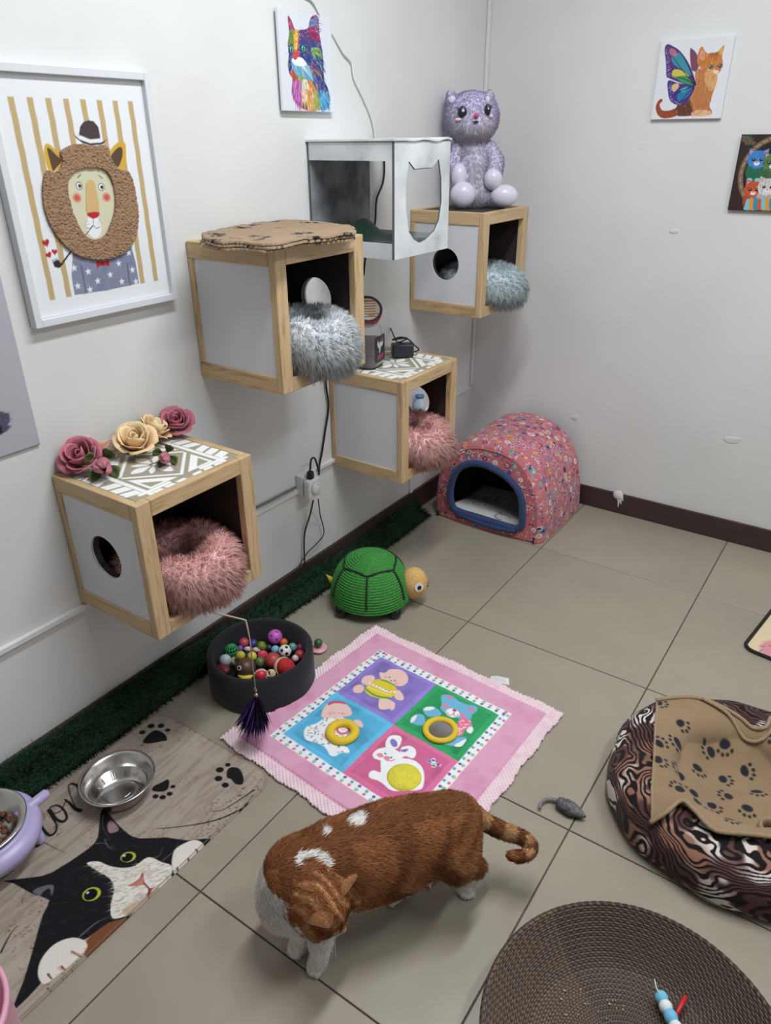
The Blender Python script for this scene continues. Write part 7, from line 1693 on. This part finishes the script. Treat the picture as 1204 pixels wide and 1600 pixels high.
    cc = np.ones((len(V), 4), 'f4'); cc[:, :3] = np.minimum(coat(V.astype(float), Nv.reshape(-1, 3)), 1); ca.data.foreach_set('color', cc.ravel())
    body.data.materials.clear(); body.data.materials.append(attr_mat('cat_skin', 0.9, spec=0.1))
    n = 95000; P, N = sample_mesh(body, n); keep = P[:, 2] > 0.003; P, N = P[keep], N[keep]; n = len(P)
    f = (P - C0) @ f3; z = P[:, 2]; hh = (P - HC) @ R; hd = np.linalg.norm(hh / [0.062, 0.055, 0.052], axis=1); d2 = ((P[:, None] - Tn[None, ::2]) ** 2).sum(-1); tl = np.sqrt(d2.min(1)) < 0.032
    flow = np.tile(-f3, (n, 1)) + np.array([0, 0, -0.35]); flow[hd < 1.22] = -R[:, 0] - 0.3 * R[:, 2]; low = (z < 0.09) & (hd > 1.22); flow[low] = [0, 0, -1]
    jt = np.clip(d2.argmin(1) * 2, 0, len(Tn) - 2); flow[tl] = (Tn[jt + 1] - Tn[jt])[tl]
    flow = unit(flow); flow = unit(flow - N * (flow * N).sum(1, keepdims=True))
    D = unit(flow * 0.9 + N * 0.33 + 0.16 * RNG.normal(size=(n, 3)))
    L = np.where(hd < 1.22, 0.008, np.where(z < 0.07, 0.006, np.where(tl, 0.009, 0.0135))) * RNG.uniform(0.7, 1.2, n)
    D = clump(P, D, L, n // 30, 0.15); col = np.minimum(coat(P, N), 1)
    fur('coat', P, N, D, L, 0.00055, col * 0.92, M_FUR, t, tip=np.minimum(col * 1.12, 1), bend=(0, 0, -0.05), nblend=0.12, clip=lambda v: np.stack([v[:, 0], v[:, 1], np.maximum(v[:, 2], 0.0008)], 1))
    # ---- ears, eyes, nose, whiskers
    EO = plain('ear_ginger', rgb(176, 118, 76), 0.85, 0.1); EI = plain('ear_pink', rgb(214, 164, 136), 0.8, 0.06)
    for s in (-1, 1):
        bs = Hc + hu * 0.030 + hl * s * 0.031 - hf * 0.006; ax = (hu * 0.80 + hl * s * 0.38 + hf * 0.12).normalized(); fr = (hf * 0.75 + hl * s * 0.55); fr = (fr - ax * fr.dot(ax)).normalized(); sdv = ax.cross(fr)
        vs = []; fs = []; nu, nv = 9, 6
        for off in (0.0, 1.0):
            for j in range(nv + 1):
                v = j / nv; wd = 0.0225 * (1 - v ** 1.35) + 0.0012
                for i in range(nu + 1):
                    a = -1 + 2 * i / nu; cup = -0.016 * math.cos(a * 1.3) * (1 - v * 0.75) + off * 0.0020
                    vs.append(bs + ax * (0.044 * v) + sdv * (wd * a) + fr * (cup + 0.006))
        k = (nu + 1) * (nv + 1)
        for j in range(nv):
            for i in range(nu):
                q = j * (nu + 1) + i; fs.append((q, q + nu + 1, q + nu + 2, q + 1)); fs.append((k + q, k + q + 1, k + q + nu + 2, k + q + nu + 1))
        ob = [x for x in fs]
        m1 = MB().add(vs[:k], [x for x in fs if max(x) < k]).build('ear', EO, t, smooth=True); e2 = MB().add(vs[k:], [tuple(i - k for i in x) for x in fs if min(x) >= k]).build('inner_ear', EI, m1, smooth=True)
        Pe, Ne = sample_mesh(m1, 2600); Ne = unit(Ne); Ne = Ne * np.where((Ne @ np.array(fr)) < 0, 1, -1)[:, None]; De = unit(np.array(ax) * 0.9 + Ne * 0.45 + 0.2 * RNG.normal(size=Pe.shape))
        fur('ear_fur', Pe, Ne, De, 0.0045, 0.0005, (O1 * 0.3 + O3 * 0.7) * RNG.uniform(0.75, 1.15, (len(Pe), 1)), M_FUR, m1)
        for e_ in (m1, e2): sm = e_.modifiers.new('solid', 'SOLIDIFY'); sm.thickness = 0.0012; sm.offset = 0
        ey = Hc + hf * 0.040 + hl * s * 0.020 + hu * 0.008; MB().ell(ey, (0.0085, 0.0085, 0.0085), nu=14, nv=10).build('eye', plain('amber_eye', rgb(150, 120, 40), 0.1), t, smooth=True)
        MB().ell(ey + (hf * 0.8 + hl * s * 0.35).normalized() * 0.0062, (0.0032, 0.0032, 0.0042), nu=10, nv=8).build('pupil', M_BLACK, t, smooth=True)
        wk = MB()
        for j in range(5):
            p = Hc + hf * 0.052 + hl * s * 0.015 - hu * (0.012 + 0.002 * j); d = (hl * s * 1.0 + hf * (0.5 - 0.12 * j) + hu * (0.25 - 0.12 * j)).normalized(); wk.tube([p, p + d * 0.022, p + d * 0.038 - UP * 0.004], [0.0003, 0.0002, 0.0001], 4)
        wk.build('whiskers', plain('whisker_white', rgb(240, 240, 240), 0.4), t, kind='stuff')
    MB().ell(Hc + hf * 0.0615 - hu * 0.009, (0.0055, 0.006, 0.0045), Matrix(R.tolist()), 10, 8).build('nose', plain('nose_pink', rgb(206, 130, 116), 0.4), t, smooth=True)
ginger_cat()
